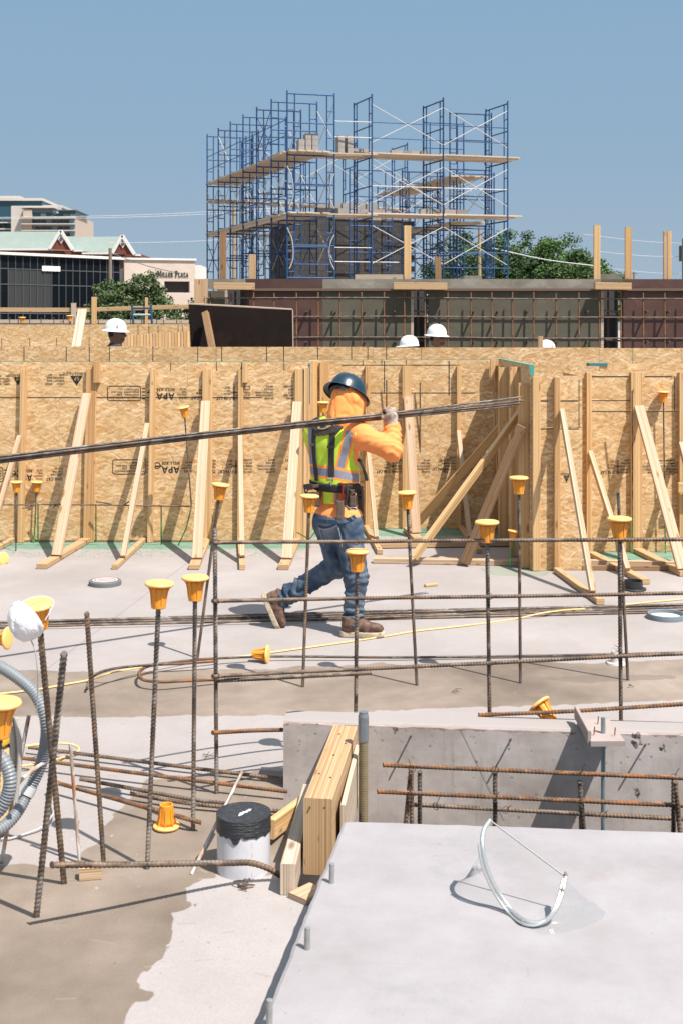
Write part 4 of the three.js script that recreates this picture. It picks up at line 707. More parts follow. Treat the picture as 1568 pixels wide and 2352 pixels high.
// corrugated vacuum hose and the vacuum at the photo edge
{
  const hoseM = phy({ color: C(0.20, 0.215, 0.23), roughness: 0.4, clearcoat: 0.25, clearcoatRoughness: 0.4 }), hp = (s) => 1 + 0.1 * Math.sin(s * 2 * Math.PI / 0.0105);
  const t = thing('vacuum_hose', 'grey corrugated vacuum hose looping down to the slab', 'hose');
  const H = [[-60, 1500, 4.62], [0, 1531, 4.62], [40, 1556, 4.6], [78, 1590, 4.58], [100, 1632, 4.56], [108, 1672, 4.56], [105, 1712, 4.6], [95, 1755, 4.62], [78, 1795, 4.62], [60, 1830, 4.6], [38, 1868, 4.55], [10, 1898, 4.5], [-40, 1925, 4.45]];
  const hp3 = H.map(([x, y, d]) => { const p = P(x, y, d); return p; });
  mesh(t, 'corrugated_tube', sweep(hp3, 0.0215, { step: 0.0026, seg: 14, prof: hp }), hoseM);
  const a = P(72, 1806, 4.61), b = P(62, 1826, 4.6); mesh(t, 'cuff', sweep([a, b], 0.0255, { step: 0.01, seg: 18 }), std({ color: C(0.5, 0.5, 0.5), roughness: 0.5 }));
  const u = thing('vacuum_hose', 'second corrugated hose curling out of the vacuum at the photo edge', 'hose');
  mesh(u, 'corrugated_tube', sweep([[-70, 1700, 4.1], [-20, 1722, 4.08], [12, 1752, 4.06], [24, 1792, 4.05], [16, 1832, 4.05], [-10, 1868, 4.05], [-60, 1885, 4.05]].map((q) => P(...q)), 0.0215, { step: 0.0026, seg: 14, prof: hp }), hoseM);
  const v = thing('shop_vacuum', 'yellow and black shop vacuum mostly outside the left photo edge', 'vacuum', null, V(XA(-66, 5.0), 0, -5.0));
  const yel = phy({ color: C(0.78, 0.47, 0.06), roughness: 0.4, clearcoat: 0.3 }), blk = std({ color: C(0.03, 0.03, 0.035), roughness: 0.5 }), pts = [[0.0, 0.03], [0.15, 0.03], [0.165, 0.06], [0.17, 0.25], [0.165, 0.36], [0.15, 0.37]].map(([a2, b2]) => new THREE.Vector2(a2, b2));
  mesh(v, 'canister', new THREE.LatheGeometry(pts, 40), std({ color: C(0.62, 0.47, 0.27), roughness: 0.5 }));
  mesh(v, 'motor_head', new THREE.LatheGeometry([[0.15, 0.371], [0.172, 0.385], [0.168, 0.44], [0.13, 0.5], [0.06, 0.53], [0, 0.535]].map(([a2, b2]) => new THREE.Vector2(a2, b2)), 40), yel);
  mesh(v, 'latch', boxG(0.165, 0.19, 0.33, 0.43, -0.03, 0.03), blk); mesh(v, 'handle', sweep([V(-0.08, 0.5, 0), V(-0.07, 0.58, 0), V(0.07, 0.58, 0), V(0.08, 0.5, 0)], 0.014, { step: 0.02, seg: 8 }), blk);
  for (let i = 0; i < 4; i++) { const a3 = i * Math.PI / 2 + 0.6; mesh(v, 'caster', new THREE.SphereGeometry(0.028, 14, 10).translate(Math.cos(a3) * 0.14, 0.028, Math.sin(a3) * 0.14), blk); }
}
// yellow extension cord
const cordM = phy({ color: C(0.72, 0.49, 0.19), roughness: 0.45, clearcoat: 0.2 });
single('extension_cord', sweep([[-60, 1600, 0.01], [35, 1590, 0.008], [90, 1583, 0.008], [150, 1572, 0.008], [205, 1562, 0.012], [250, 1547, 0.06], [300, 1537, 0.05], [400, 1522, 0.03], [480, 1513, 0.012], [560, 1507, 0.008], [620, 1499, 0.008], [780, 1477, 0.007], [880, 1462, 0.007], [960, 1449, 0.007], [1060, 1438, 0.007], [1190, 1420, 0.007], [1240, 1409, 0.03], [1290, 1402, 0.03], [1340, 1398, 0.01], [1440, 1388, 0.007], [1568, 1376, 0.007], [1800, 1355, 0.007]].map(([x, y, h]) => FL(x, y, h)), 0.0055, { step: 0.03, seg: 7 }), cordM, 'thin yellow extension cord running across the slab past the worker\'s boot', 'cord');
single('extension_cord', sweep([[-40, 1726, 0.02], [45, 1716, 0.07], [95, 1709, 0.07], [140, 1707, 0.06], [172, 1712, 0.04], [183, 1721, 0.03], [176, 1730, 0.015], [150, 1738, 0.01], [115, 1748, 0.04], [70, 1757, 0.03], [-40, 1770, 0.01]].map(([x, y, h]) => FL(x, y, h)), 0.0055, { step: 0.02, seg: 7 }), cordM, 'yellow cord looped on the slab behind the crossed bars', 'cord');
single('grey_cable', sweep([[-50, 1925, 0.01], [20, 1926, 0.01], [60, 1915, 0.01], [100, 1897, 0.02], [128, 1860, 0.06], [132, 1800, 0.1], [128, 1760, 0.14]].map(([x, y, h]) => FL(x, y, h)), 0.0042, { step: 0.02, seg: 6 }), std({ color: C(0.42, 0.41, 0.42), roughness: 0.6 }), 'thin grey cable curling between the crossed bars', 'cable');
// stakes, sticks and scraps
const stakeM = std({ map: rustTex(9, '#b4aca6', ['#cfc9c4', '#8d7a6c', '#a5643c', '#e0dbd6', '#6d625c'], 300), roughness: 0.85 });
single('grade_stake', sweep([FL(184, 1988, -0.01), P(162, 1708, 4.72)], 0.0068, { step: 0.05, seg: 6 }), stakeM, 'thin whitewashed stake upright on a small wood block', 'stake');
single('grade_stake', sweep([FL(3, 1987, -0.01), P(34, 1815, 4.62), P(67, 1644, 4.6)], 0.0075, { step: 0.05, seg: 6 }), stakeM, 'rusty whitewashed stake leaning beside the hose', 'stake');
single('grade_stake', sweep([FL(440, 2008, 0), P(557, 1772, 4.9)], 0.0068, { step: 0.05, seg: 6 }), stakeM, 'white and black stick leaning past the white pipe', 'stake');
single('grade_stake', sweep([P(38, 1805, 4.5), P(70, 1772, 4.55), P(110, 1748, 4.62)], 0.0075, { step: 0.05, seg: 6 }), stakeM, 'short whitewashed stick lying over the hose', 'stake');
{ const w = thing('strapped_rope', 'frayed dark rope bundle hanging beside the vacuum', 'rope'); for (const [x, dz] of [[28, 0], [36, 0.03], [44, -0.02]]) mesh(w, 'strand', sweep([P(x - 6, 1650, 4.5 + dz), P(x, 1690, 4.5 + dz), P(x + 2, 1740, 4.5 + dz), P(x - 2, 1790, 4.5 + dz), P(x - 8, 1842, 4.5 + dz)], 0.009, { step: 0.006, seg: 8, prof: (s, a) => 1 + 0.16 * Math.sin(s * 500 + a * 3) }), std({ color: x === 36 ? C(0.06, 0.045, 0.035) : C(0.42, 0.38, 0.34), roughness: 0.9 })); }
single('wood_block', bar(FL(183, 2004, 0.024), FL(234, 2000, 0.024), 0.05, 0.044, V(0, 1, 0)), M.pine, 'small wood block at the foot of the whitewashed stake', 'wood block');
single('wood_offcut', bar(FL(975, 1345, 0.012), FL(1002, 1342, 0.012), 0.03, 0.02, V(0, 0, 1)), M.stud, 'small wood offcut on the slab right of the worker', 'wood scrap');
single('wood_offcut', bar(FL(1238, 1303, 0.02), FL(1250, 1303, 0.02), 0.04, 0.03, V(0, 1, 0)), M.pine, 'tiny wood offcut beside the green bar at the box form', 'wood scrap');
{ const c = FL(1413, 1525), t = thing('plastic_foot', 'small white plastic foot with a short tube behind the capped bar at right', 'foot', null, V(c.x, 0, c.z)), wh = std({ color: C(0.52, 0.47, 0.45), roughness: 0.7 }); mesh(t, 'base_plate', new THREE.CylinderGeometry(0.062, 0.066, 0.012, 6).translate(0, 0.007, 0), wh); mesh(t, 'tube', new THREE.LatheGeometry([[0.034, 0.013], [0.03, 0.03], [0.028, 0.075], [0.022, 0.078], [0.02, 0.02]].map(([a, b]) => new THREE.Vector2(a, b)), 24), wh); }
// floor fittings
{
  const c = FL(242, 1343), t = thing('floor_cleanout', 'round grey floor cap with reddish print flush in the slab', 'floor cap', null, V(c.x, 0, c.z));
  mesh(t, 'ring', new THREE.LatheGeometry([[0.128, 0], [0.128, 0.03], [0.122, 0.036], [0.1, 0.036], [0, 0.034]].map(([a, b]) => new THREE.Vector2(a, b)), 40), std({ color: C(0.12, 0.125, 0.13), roughness: 0.6 }));
  const lid = new THREE.CircleGeometry(0.1, 40); lid.rotateX(-Math.PI / 2); lid.translate(0, 0.0385, 0);
  mesh(t, 'printed_lid', lid, std({ map: canvasTex(256, 256, (g, w) => { g.fillStyle = '#b9b2ae'; g.fillRect(0, 0, w, w); g.strokeStyle = '#a2473c'; g.lineWidth = 12; g.beginPath(); g.arc(128, 128, 100, 0, 7); g.stroke(); g.lineWidth = 9; for (let i = 0; i < 5; i++) { g.beginPath(); g.moveTo(60, 90 + i * 20); g.lineTo(196, 70 + i * 26); g.stroke(); } }), roughness: 0.7 }));
}
{
  const c = FL(1453, 1354), t = thing('black_flange', 'black plastic pipe flange on the slab near the kickers', 'pipe fitting', null, V(c.x, 0, c.z)), bk = std({ color: C(0.02, 0.02, 0.022), roughness: 0.45 });
  mesh(t, 'base_ring', new THREE.LatheGeometry([[0.075, 0.002], [0.1, 0.002], [0.1, 0.012], [0.075, 0.016]].map(([a, b]) => new THREE.Vector2(a, b)), 36), bk); mesh(t, 'collar', new THREE.LatheGeometry([[0.073, 0.0], [0.073, 0.07], [0.066, 0.07], [0.066, 0.0]].map(([a, b]) => new THREE.Vector2(a, b)), 36), bk);
}
{
  const c = FL(1528, 1420), t = thing('pipe_ring', 'open grey pipe ring set in the slab at right', 'pipe fitting', null, V(c.x, 0, c.z));
  mesh(t, 'ring_wall', new THREE.LatheGeometry([[0.132, -0.002], [0.132, 0.035], [0.122, 0.038], [0.116, 0.034], [0.116, -0.002]].map(([a, b]) => new THREE.Vector2(a, b)), 48), std({ color: C(0.16, 0.19, 0.21), roughness: 0.5 })); mesh(t, 'cover_disc', new THREE.CircleGeometry(0.116, 40).rotateX(-Math.PI / 2).translate(0, 0.012, 0), std({ color: C(0.55, 0.54, 0.53), roughness: 0.8 }));
}
// twists of tie wire on the slab
for (const [x, y, n] of [[1050, 1590, 0], [1452, 1578, 1], [1072, 1690, 2], [1176, 1662, 3], [1240, 1624, 4], [557, 2035, 5], [565, 2042, 6], [480, 1738, 7], [1420, 1490, 8]]) { const c = FL(x, y, 0.004), k = []; for (let i = 0; i < 6; i++) k.push(c.clone().add(V(rr(-0.035, 0.035), rr(0, 0.02), rr(-0.03, 0.03)))); single('tie_wire', sweep(k, n === 5 || n === 6 ? 0.003 : 0.0014, { step: 0.004, seg: 4 }), n > 4 && n < 7 ? M.barMix.clone() : M.tie, 'small twist of rusty tie wire dropped on the slab', 'wire', 'twists of tie wire on the slab').material.vertexColors = false; }

// ------------------------------------------------------------------ cast wall with its forms, 18 m away
const dW = 18;
const stainTex = (s, base, tones, n) => canvasTex(1024, 512, (g, w, h) => { seed = 1200 + s; g.fillStyle = base; g.fillRect(0, 0, w, h); for (let i = 0; i < n; i++) { g.globalAlpha = rr(0.04, 0.22); g.fillStyle = tones[i % tones.length]; g.beginPath(); g.ellipse(rnd() * w, rnd() * h, rr(6, 110), rr(5, 60), rr(-0.5, 0.5), 0, 7); g.fill(); } for (let i = 0; i < 120; i++) { g.globalAlpha = rr(0.2, 0.7); g.fillStyle = '#231d1a'; g.fillRect(rnd() * w, rnd() * h, rr(1, 3), rr(1, 5)); } });
const castTex = stainTex(1, '#6b675c', ['#7c776b', '#57534a', '#857f73', '#615d54', '#6f6b60'], 260), capTex = stainTex(2, '#8f8981', ['#a9a39b', '#766f67', '#c3beb7', '#5f5850', '#958d84', '#9c8f80'], 420), brownTex = stainTex(3, '#5c3f37', ['#6b4a3c', '#3d2a28', '#7b5644', '#553a38', '#4a3132', '#8a6a54'], 260);
for (const t of [castTex, capTex, brownTex]) t.repeat.set(1 / 2.6, 1 / 1.3);
M.cast = std({ map: castTex, roughness: 0.9, color: C(0.62, 0.6, 0.54) }); M.castCap = std({ map: capTex, roughness: 0.9, color: C(0.72, 0.7, 0.66) }); M.brownPly = std({ map: brownTex, roughness: 0.6, color: C(0.66, 0.62, 0.62) });
{
  const w = thing('concrete_wall', 'dark stained concrete wall with form panels behind the tied bar grid', 'wall');
  const top = YA(641, dW), led = YA(668, dW), bot = 0.15, X = (px) => XA(px, dW);
  for (const [a, b, m, t2] of [[477, 517, M.cast, 0], [565, 741, M.brownPly, 0], [741, 943, M.cast, 0.02], [983, 1379, M.cast, 0], [1430, 1720, M.brownPly, -0.01]]) {
    const cuts = b - a > 300 && m === M.cast ? [a, 1172, b] : [a, b];
    for (let i = 0; i + 1 < cuts.length; i++) mesh(w, 'wall_panel', boxG(X(cuts[i]) + 0.002, X(cuts[i + 1]) - 0.002, bot, led, -dW - 0.15, -dW, a * 0.01, b * 0.013), m);
  }
  for (const [a, b, m] of [[477, 565, M.castCap], [565, 741, M.brownPly], [741, 943, M.castCap], [943, 1172, M.castCap], [1172, 1379, M.castCap], [1379, 1430, M.cast], [1430, 1720, M.brownPly]]) mesh(w, 'top_panel', boxG(X(a) + 0.001, X(b) - 0.001, led + 0.035, top + 0.006 * noise(a, 3), -dW - 0.15, -dW + 0.012, a * 0.013, b * 0.02), m);
  mesh(w, 'ledge_angle', boxG(X(565), X(1720), led, led + 0.034, -dW - 0.1, -dW + 0.05), std({ color: C(0.13, 0.085, 0.06), roughness: 0.8 }));
  for (const [a, b] of [[517, 565], [943, 983], [1379, 1430]]) { mesh(w, 'slot_back', boxG(X(a), X(b), bot, led + 0.034, -dW - 0.4, -dW - 0.36), std({ color: C(0.055, 0.055, 0.06), roughness: 0.9 })); mesh(w, 'slot_edge', boxG(X(a), X(a + 6), bot, led, -dW - 0.2, -dW + 0.003), M.plankGrey); for (let i = 0; i < 5; i++) mesh(w, 'slot_bar', tubeG(V(X(a + 6), 0.6 + i * 0.42, -dW - 0.15), V(X(b), 0.6 + i * 0.42 - 0.02, -dW - 0.12), 0.012), i % 2 ? M.tie : std({ color: C(0.22, 0.12, 0.07) })); for (const q of [0.45, 0.85]) mesh(w, 'slot_bar', tubeG(V(X(a + (b - a) * q), 0.2, -dW - 0.2), V(X(a + (b - a) * q), led, -dW - 0.2), 0.016), M.tie); }
  // tie stubs: short dark pins standing out of the wall
  for (const px of [704, 770, 837, 905, 1085, 1140, 1208, 1276, 1344, 1480, 1530]) for (const y of [717, 786]) mesh(w, 'tie_stub', tubeG(V(X(px), YA(y, dW), -dW), V(X(px), YA(y, dW) + 0.01, -dW + 0.16), 0.016), M.tie);
}
{
  const g = thing('rebar_mat', 'upright grid of rusty bars standing before the dark concrete wall', 'rebar mat'), d = dW - 0.13, rm = M.barRust;
  for (const y of [684, 727, 775]) { const pts = []; for (let i = 0; i <= 8; i++) pts.push(P(470 + i * 145, y + (i > 4 ? 2 : 0) + 1.4 * noise(i * 2, y), d)); mesh(g, 'level_bar', sweep(pts, 0.0095, { step: 0.3, seg: 6, color: white3 }), M.barMix); }
  for (let i = 0; i < 23; i++) { const px = 482 + i * 49.6 + 5 * noise(i * 3.3, 1); mesh(g, 'upright_bar', sweep([V(XA(px, d) + 0.01, 0.15, -d + 0.02), P(px, 672 + 4 * noise(i, 9), d + 0.02)], 0.0125, { step: 9, seg: 6, color: white3 }), rm); }
}
// cleats and standing posts along the wall top
function post(label, name, px0, px1, yTop, yBot, d, m = M.stud, depth = 0.04) { const X0 = XA(px0, d), X1 = XA(px1, d); return single(name, bar(V((X0 + X1) / 2, YA(yBot, d), -d), V((X0 + X1) / 2, YA(yTop, d), -d), X1 - X0, depth, V(1, 0, 0)), m, label, 'timber', 'timbers on the concrete wall'); }
for (const [a, b, l] of [[493, 586, 'pale timber cleat on the wall top above the black panel'], [903, 1025, 'pale timber cleat on the wall top above the white helmets'], [1363, 1446, 'pale timber cleat on the wall top between two tall posts']]) single('timber_cleat', bar(V(XA(a, 17.9), YA(657, 17.9), -17.86), V(XA(b, 17.9), YA(658, 17.9), -17.86), 0.1, 0.11, V(0, 1, 0)), M.pineB, l, 'timber', 'timbers on the concrete wall');
const dp = 18.12;
post('post above the black panel, at the scaffold corner', 'timber_post', 505, 520, 533, 700, 18.25, M.old); post('short post on the wall right of the scaffold corner', 'timber_post', 572, 588, 584, 668, 18.25, M.pineB); post('tall yellow post in front of the masonry tower', 'timber_post', 927, 943, 518, 668, 18.25, M.stud); post('short grey post beside the tall yellow post', 'timber_post', 998, 1012, 590, 668, 18.25, M.old);
post('tall yellow post on the wall, left of the pair at right', 'timber_post', 1362, 1377, 517, 668, 18.25, M.stud); post('tall yellow post on the wall, right of the pair at right', 'timber_post', 1434, 1449, 522, 668, 18.25, M.studB); post('left of the two thin posts standing close together', 'timber_post', 1522, 1529, 531, 668, 18.25, M.pineB); post('right of the two thin posts standing close together', 'timber_post', 1531, 1540, 531, 668, 18.35, M.stud);
post('broad upright board at the left end of the concrete wall', 'timber_post', 447, 470, 641, 800, 17.9, M.pineB); post('thin upright board beside the wall end', 'timber_post', 471, 478, 640, 800, 17.95, M.pine);
post('small stake by the half-hidden white helmet', 'timber_post', 1308 / 1.06, 1320 / 1.06, 772, 830, 16.2, M.pineB);
single('rubble_block', boxG(XA(1375, 19), XA(1428, 19), YA(668, 19), YA(629, 19), -19.4, -19), M.castCap, 'low concrete block between two tall posts', 'block');
single('timber_blocks', boxG(XA(1065, 19.5), XA(930, 19.5) + 1.2, YA(668, 19.5), YA(633, 19.5), -19.9, -19.5), M.castCap, 'low concrete kerb seen over the wall behind the yellow post', 'block');
single('white_board', boxG(XA(815, 19), XA(925, 19), YA(668, 19), YA(630, 19), -19.05, -19), M.plankGrey, 'pale board lying along the wall top under the scaffold', 'timber');

// black plywood panel standing behind the forms
{
  const d = 14.3, t = thing('plywood_panel', 'black stained plywood panel standing above the forms', 'plywood');
  const s = new THREE.Shape([[434, 699], [671, 712], [673, 860], [442, 860]].map(([x, y]) => new THREE.Vector2(XA(x, d), YA(y, d))));
  const g = new THREE.ExtrudeGeometry(s, { depth: 0.018, bevelEnabled: false }); g.translate(0, 0, -d);
  mesh(t, 'panel_face', g, phy({ map: stainTex(7, '#1c1210', ['#2a1a14', '#0f0a0a', '#3a241a', '#1a1212', '#332018'], 200), roughness: 0.62, specularIntensity: 0.4 }));
  mesh(t, 'raw_edge', bar(P(434, 697.5, d - 0.01), P(671, 710.5, d - 0.01), 0.02, 0.012, V(0, 1, 0)), M.plankGrey); mesh(t, 'raw_edge', bar(P(672.3, 711, d - 0.01), P(674, 860, d - 0.01), 0.012, 0.02, V(1, 0, 0)), M.plankGrey);
  single('leaning_stud', bar(P(494, 830, 13.75), P(472, 718, 14.2), 0.075, 0.05, V(1, 0, 0.5)), M.old, 'weathered stud leaning on the black plywood panel', 'timber');
}
// ---- forms, rails and posts on the left, farther back
{
  const w = thing('formwork_wall', 'far strand-board form behind the lone white-helmeted head', 'formwork'); const d = 21.5;
  sheet(w, XA(-200, d), XA(205, d), 0.15, YA(746, d), -d); sheet(w, XA(206, d), XA(440, d), 0.15, YA(745, d), -d);
  for (const px of [419, 451, 480, 542]) if (px < 440) ink(w, XA(px, d), XA(px + 1.4, d), 1.5, YA(747, d), -d);
  for (const px of [317, 342, 363, 409]) ink(w, XA(px, d), XA(px + 1.4, d), 1.4, YA(747, d), -d);
  const v = thing('formwork_wall', 'low strand-board form strip in front of the far form at left', 'formwork'); const e = 19.6;
  sheet(v, XA(-200, e), XA(70, e), 0.15, YA(775, e), -e); sheet(v, XA(71, e), XA(232, e), 0.15, YA(774, e), -e); for (const px of [4, 68, 130, 205]) ink(v, XA(px, e), XA(px + 1.2, e), 1.6, YA(776, e), -e);
  const u = thing('formwork_wall', 'slanting form of upright boards right of the lone white-helmeted head', 'formwork');
  for (let i = 0; i < 22; i++) { const t = i / 22, px = 282 + 158 * t, dd = 19.6 + 1.6 * t, p = P(px, 771 - 11 * t, dd); mesh(u, 'upright_board', bar(V(p.x, 0.15, -dd), p, 0.048, 0.03, V(1, 0, -0.5)), [M.stud, M.pineB, M.studB][i % 3]); }
  single('leaning_board', bar(P(172, 820, 17.6), P(190, 712, 18.4), 0.13, 0.04, V(1, 0, 0)), M.plankGrey, 'whitish board leaning left of the lone white helmet', 'timber');
  const r = thing('guard_rail', 'timber guard rail with two levels in front of the glass building', 'guard rail'); const k = 25;
  for (const [x0, y0, x1, y1] of [[-200, 711, 212, 712], [212, 711, 434, 704], [-200, 738, 434, 739]]) mesh(r, 'rail', bar(P(x0, y0, k), P(x1, y1, k), y0 > 730 ? 0.075 : 0.085, 0.04, V(0, 1, 0)), y0 > 730 ? M.plankGrey : M.pineB);
  for (const [px, top] of [[171, 696], [218, 682], [338, 683]]) mesh(r, 'post', bar(V(XA(px, k), -0.2, -k + 0.05), V(XA(px, k), YA(top, k), -k + 0.05), px > 300 ? 0.055 : 0.1, 0.04, V(1, 0, 0)), px < 200 ? M.plankGrey : M.stud);
  const pins = []; for (let i = 0; i < 16; i++) { const px = 18 + i * 26 + rr(-6, 6); pins.push(tubeG(P(px, 745, k - 0.3), P(px, 726 + rr(-3, 4), k - 0.3), 0.01, 5)); } const pr = thing('starter_pins', 'row of short dark starter bars along the lower guard rail', 'rebar'); pins.forEach((g2) => mesh(pr, 'pin', g2, M.tie));
  mesh(pr, 'kerb', boxG(XA(-200, k - 0.3), XA(434, k - 0.3), -0.2, YA(744, k - 0.3), -k + 0.1, -k + 0.5), M.castCap);
  cap('tiny cap on the far pins, the one nearer the photo edge', P(52, 728, 24.6), V(0, 1, 0), 1.2); cap('tiny cap on the far pins beside the leaning board', P(161, 724, 24.6), V(0, 1, 0), 1.2);
  const la = thing('ladder_stand', 'small blue end frame standing before the tree', 'ladder'); const bl = std({ color: C(0.02, 0.06, 0.12), roughness: 0.5 });
  for (const px of [305, 348]) mesh(la, 'upright', tubeG(P(px + 2, 745, 24), P(px - 1, 700, 24), 0.022), bl); mesh(la, 'rung', tubeG(P(307, 723, 24), P(348, 723, 24), 0.02), std({ color: C(0.35, 0.42, 0.5), roughness: 0.4 })); mesh(la, 'rung', tubeG(P(304, 708, 24), P(347, 708, 24), 0.02), bl);
  const cr = single('water_crate', boxG(XA(310, 24.8), XA(345, 24.8), -0.2, YA(733, 24.8), -25.6, -25.1), std({ map: canvasTex(128, 64, (g, w2, h2) => { g.fillStyle = '#8aa4b8'; g.fillRect(0, 0, w2, h2); seed = 3; for (let i = 0; i < 60; i++) { g.fillStyle = ['#d8e2ea', '#3f73a8', '#2a5a94', '#c2b0a0'][i % 4]; g.fillRect(rnd() * w2, rnd() * h2, 12, 9); } }), roughness: 0.6 }), 'blue and white packed crate behind the guard rail', 'crate');
}

// ------------------------------------------------------------------ scaffold round the masonry tower
M.plankPale = woodM(woodTex(8, [206, 190, 170], [140, 118, 96], 5), { roughness: 0.85 });
const blueM = std({ color: C(0.014, 0.068, 0.19), roughness: 0.5, metalness: 0.2 }), blueD = std({ color: C(0.010, 0.04, 0.12), roughness: 0.55, metalness: 0.2 }), galv = std({ color: C(0.50, 0.48, 0.46), roughness: 0.5, metalness: 0.3 });
{
  const S = thing('scaffold', 'tall blue frame scaffold with plank decks wrapped round the masonry tower', 'scaffold');
  const l = V(-0.365, 0, -0.931), w = V(0.967, 0, -0.255), f = V(0.9632, 0, -0.2687), C0 = V(-1.70, 0, -39), LIFT = 1.93, Y0 = -0.2, FW = 1.52;
  const r = 0.025;
  function frame(o, dir, lv, m) {      // ladder-end frame
    const y = Y0 + lv * LIFT, p = (s, h) => o.clone().addScaledVector(dir, s).setY(y + h), L = [];
    L.push(tubeG(p(0, 0), p(0, LIFT + (lv === 4 ? 0.02 : 0)), r), tubeG(p(FW, 0), p(FW, LIFT), r), tubeG(p(0, LIFT - 0.07), p(FW, LIFT - 0.07), r), tubeG(p(0, 0.95), p(FW, 0.95), r * 0.85), tubeG(p(0.24, 0.12), p(0.24, LIFT - 0.07), r * 0.8), tubeG(p(FW - 0.24, 0.12), p(FW - 0.24, LIFT - 0.07), r * 0.8));
    for (const h of [0.12, 0.5, 1.35]) { L.push(tubeG(p(0, h), p(0.24, h), r * 0.7), tubeG(p(FW - 0.24, h), p(FW, h), r * 0.7)); }
    mesh(S, 'end_frame', merge(L), m);
  }
  const cross = (a, b, lv) => { const y = Y0 + lv * LIFT; mesh(S, 'cross_brace', merge([tubeG(a.clone().setY(y + 0.4), b.clone().setY(y + 1.62), 0.014, 5), tubeG(a.clone().setY(y + 1.62), b.clone().setY(y + 0.4), 0.014, 5)]), lv % 2 ? galv : [galv, blueD][Math.floor(rnd() * 2)]); };
  const deck = (a, b, dir, n, y, m) => { for (let i = 0; i < n; i++) { const s = 0.12 + i * (FW - 0.2) / n, e = rr(0.08, 0.3); const ax = b.clone().sub(a).normalize(); mesh(S, 'deck_plank', bar(a.clone().addScaledVector(dir, s).addScaledVector(ax, -e).setY(y + 0.03 + rr(0, 0.012)), b.clone().addScaledVector(dir, s).addScaledVector(ax, e).setY(y + 0.03 + rr(0, 0.012)), 0.235, 0.045, dir), [M.plankGrey, M.plankGrey, M.plankPale][Math.floor(rnd() * 3)]); } };
  const rail = (a, b, y, m = blueM) => mesh(S, 'guard_tube', tubeG(a.clone().setY(y), b.clone().setY(y), 0.016, 5), m);
  // left run
  const Lr = []; for (let k = 0; k < 7; k++) Lr.push(C0.clone().addScaledVector(l, 1.58 * k));
  Lr.forEach((o, k) => { for (let lv = 0; lv < 5; lv++) frame(o, w, lv, (k + lv) % 3 ? blueM : blueD); });
  for (let k = 0; k < 6; k++) for (let lv = 1; lv < 5; lv++) { if (lv === 4 ? k % 2 === 0 : true) cross(Lr[k].clone().addScaledVector(w, FW), Lr[k + 1].clone().addScaledVector(w, FW), lv); if (lv < 4 || k % 3 === 1) cross(Lr[k], Lr[k + 1], lv); }
  for (const y of [Y0 + 3 * LIFT, Y0 + 4 * LIFT]) for (let k = 0; k < 6; k += 2) deck(Lr[k].clone(), Lr[Math.min(6, k + 2)].clone(), w, 5, y, 0);
  for (const y of [Y0 + 4 * LIFT + 0.55, Y0 + 4 * LIFT + 1.05, Y0 + 3 * LIFT + 0.6]) rail(Lr[0], Lr[6], y);
  mesh(S, 'toe_board', bar(Lr[0].clone().setY(Y0 + 3 * LIFT - 0.02).addScaledVector(w, 0.05), Lr[6].clone().setY(Y0 + 3 * LIFT - 0.02).addScaledVector(w, 0.05), 0.2, 0.04, V(0, 1, 0)), M.plankGrey);
  // front run
  const Fr = [V(0.966, 0, -39.6), V(3.287, 0, -40.2), V(5.45, 0, -40.8)];
  Fr.forEach((o, k) => { for (let lv = 0; lv < 5; lv++) frame(o, l, lv, k === 1 ? blueD : blueM); });
  for (let k = 0; k < 2; k++) for (let lv = 1; lv < 5; lv++) { cross(Fr[k], Fr[k + 1], lv); if (lv !== 4) cross(Fr[k].clone().addScaledVector(l, FW), Fr[k + 1].clone().addScaledVector(l, FW), lv); }
  for (const y of [Y0 + 3 * LIFT, Y0 + 4 * LIFT]) { deck(C0.clone().addScaledVector(w, 0.1), Fr[0], l, 4, y - 0.01); deck(Fr[0], Fr[1], l, 5, y + 0.04); deck(Fr[1], Fr[2].clone().addScaledVector(f, 0.35), l, 5, y + 0.06); }
  for (const y of [Y0 + 4 * LIFT + 0.55, Y0 + 4 * LIFT + 1.05]) { rail(C0.clone().addScaledVector(w, FW), Fr[0], y, galv); rail(Fr[0], Fr[1], y); rail(Fr[1], Fr[2], y, blueD); }
  rail(Fr[0], Fr[2], Y0 + 3 * LIFT + 0.95, galv); rail(C0.clone().addScaledVector(w, FW), Fr[0], Y0 + 2 * LIFT + 0.9, galv); rail(C0.clone().addScaledVector(w, FW), Fr[0].clone().addScaledVector(f, 0.9), Y0 + 2 * LIFT + 0.45, galv); rail(Fr[1], Fr[2], Y0 + 2 * LIFT + 0.3); rail(Fr[1], Fr[2], Y0 + 2 * LIFT + 0.8);
  // right run
  const Rr = []; for (let k = 0; k < 4; k++) Rr.push(Fr[2].clone().addScaledVector(l, 2.2 + 2.1 * k).addScaledVector(w, -FW + 0.55));
  Rr.forEach((o, k) => { for (let lv = 1; lv < (k < 2 ? 5 : 4); lv++) frame(o, w, lv, k % 2 ? blueM : blueD); });
  for (let k = 0; k < 3; k++) for (let lv = 1; lv < 4; lv++) { cross(Rr[k], Rr[k + 1], lv); cross(Rr[k].clone().addScaledVector(w, FW), Rr[k + 1].clone().addScaledVector(w, FW), lv); }
  for (const y of [Y0 + 3 * LIFT, Y0 + 4 * LIFT - 0.35]) deck(Rr[0], Rr[3], w, 5, y);
  // back run
  const Br = []; for (let k = 0; k < 4; k++) Br.push(Lr[6].clone().addScaledVector(f, 1.8 + 2.1 * k));
  Br.forEach((o, k) => { for (let lv = 1; lv < 5; lv++) frame(o, l, lv, k % 2 ? blueM : blueD); });
  for (let k = 0; k < 3; k++) for (let lv = 1; lv < 5; lv++) { cross(Br[k], Br[k + 1], lv); }
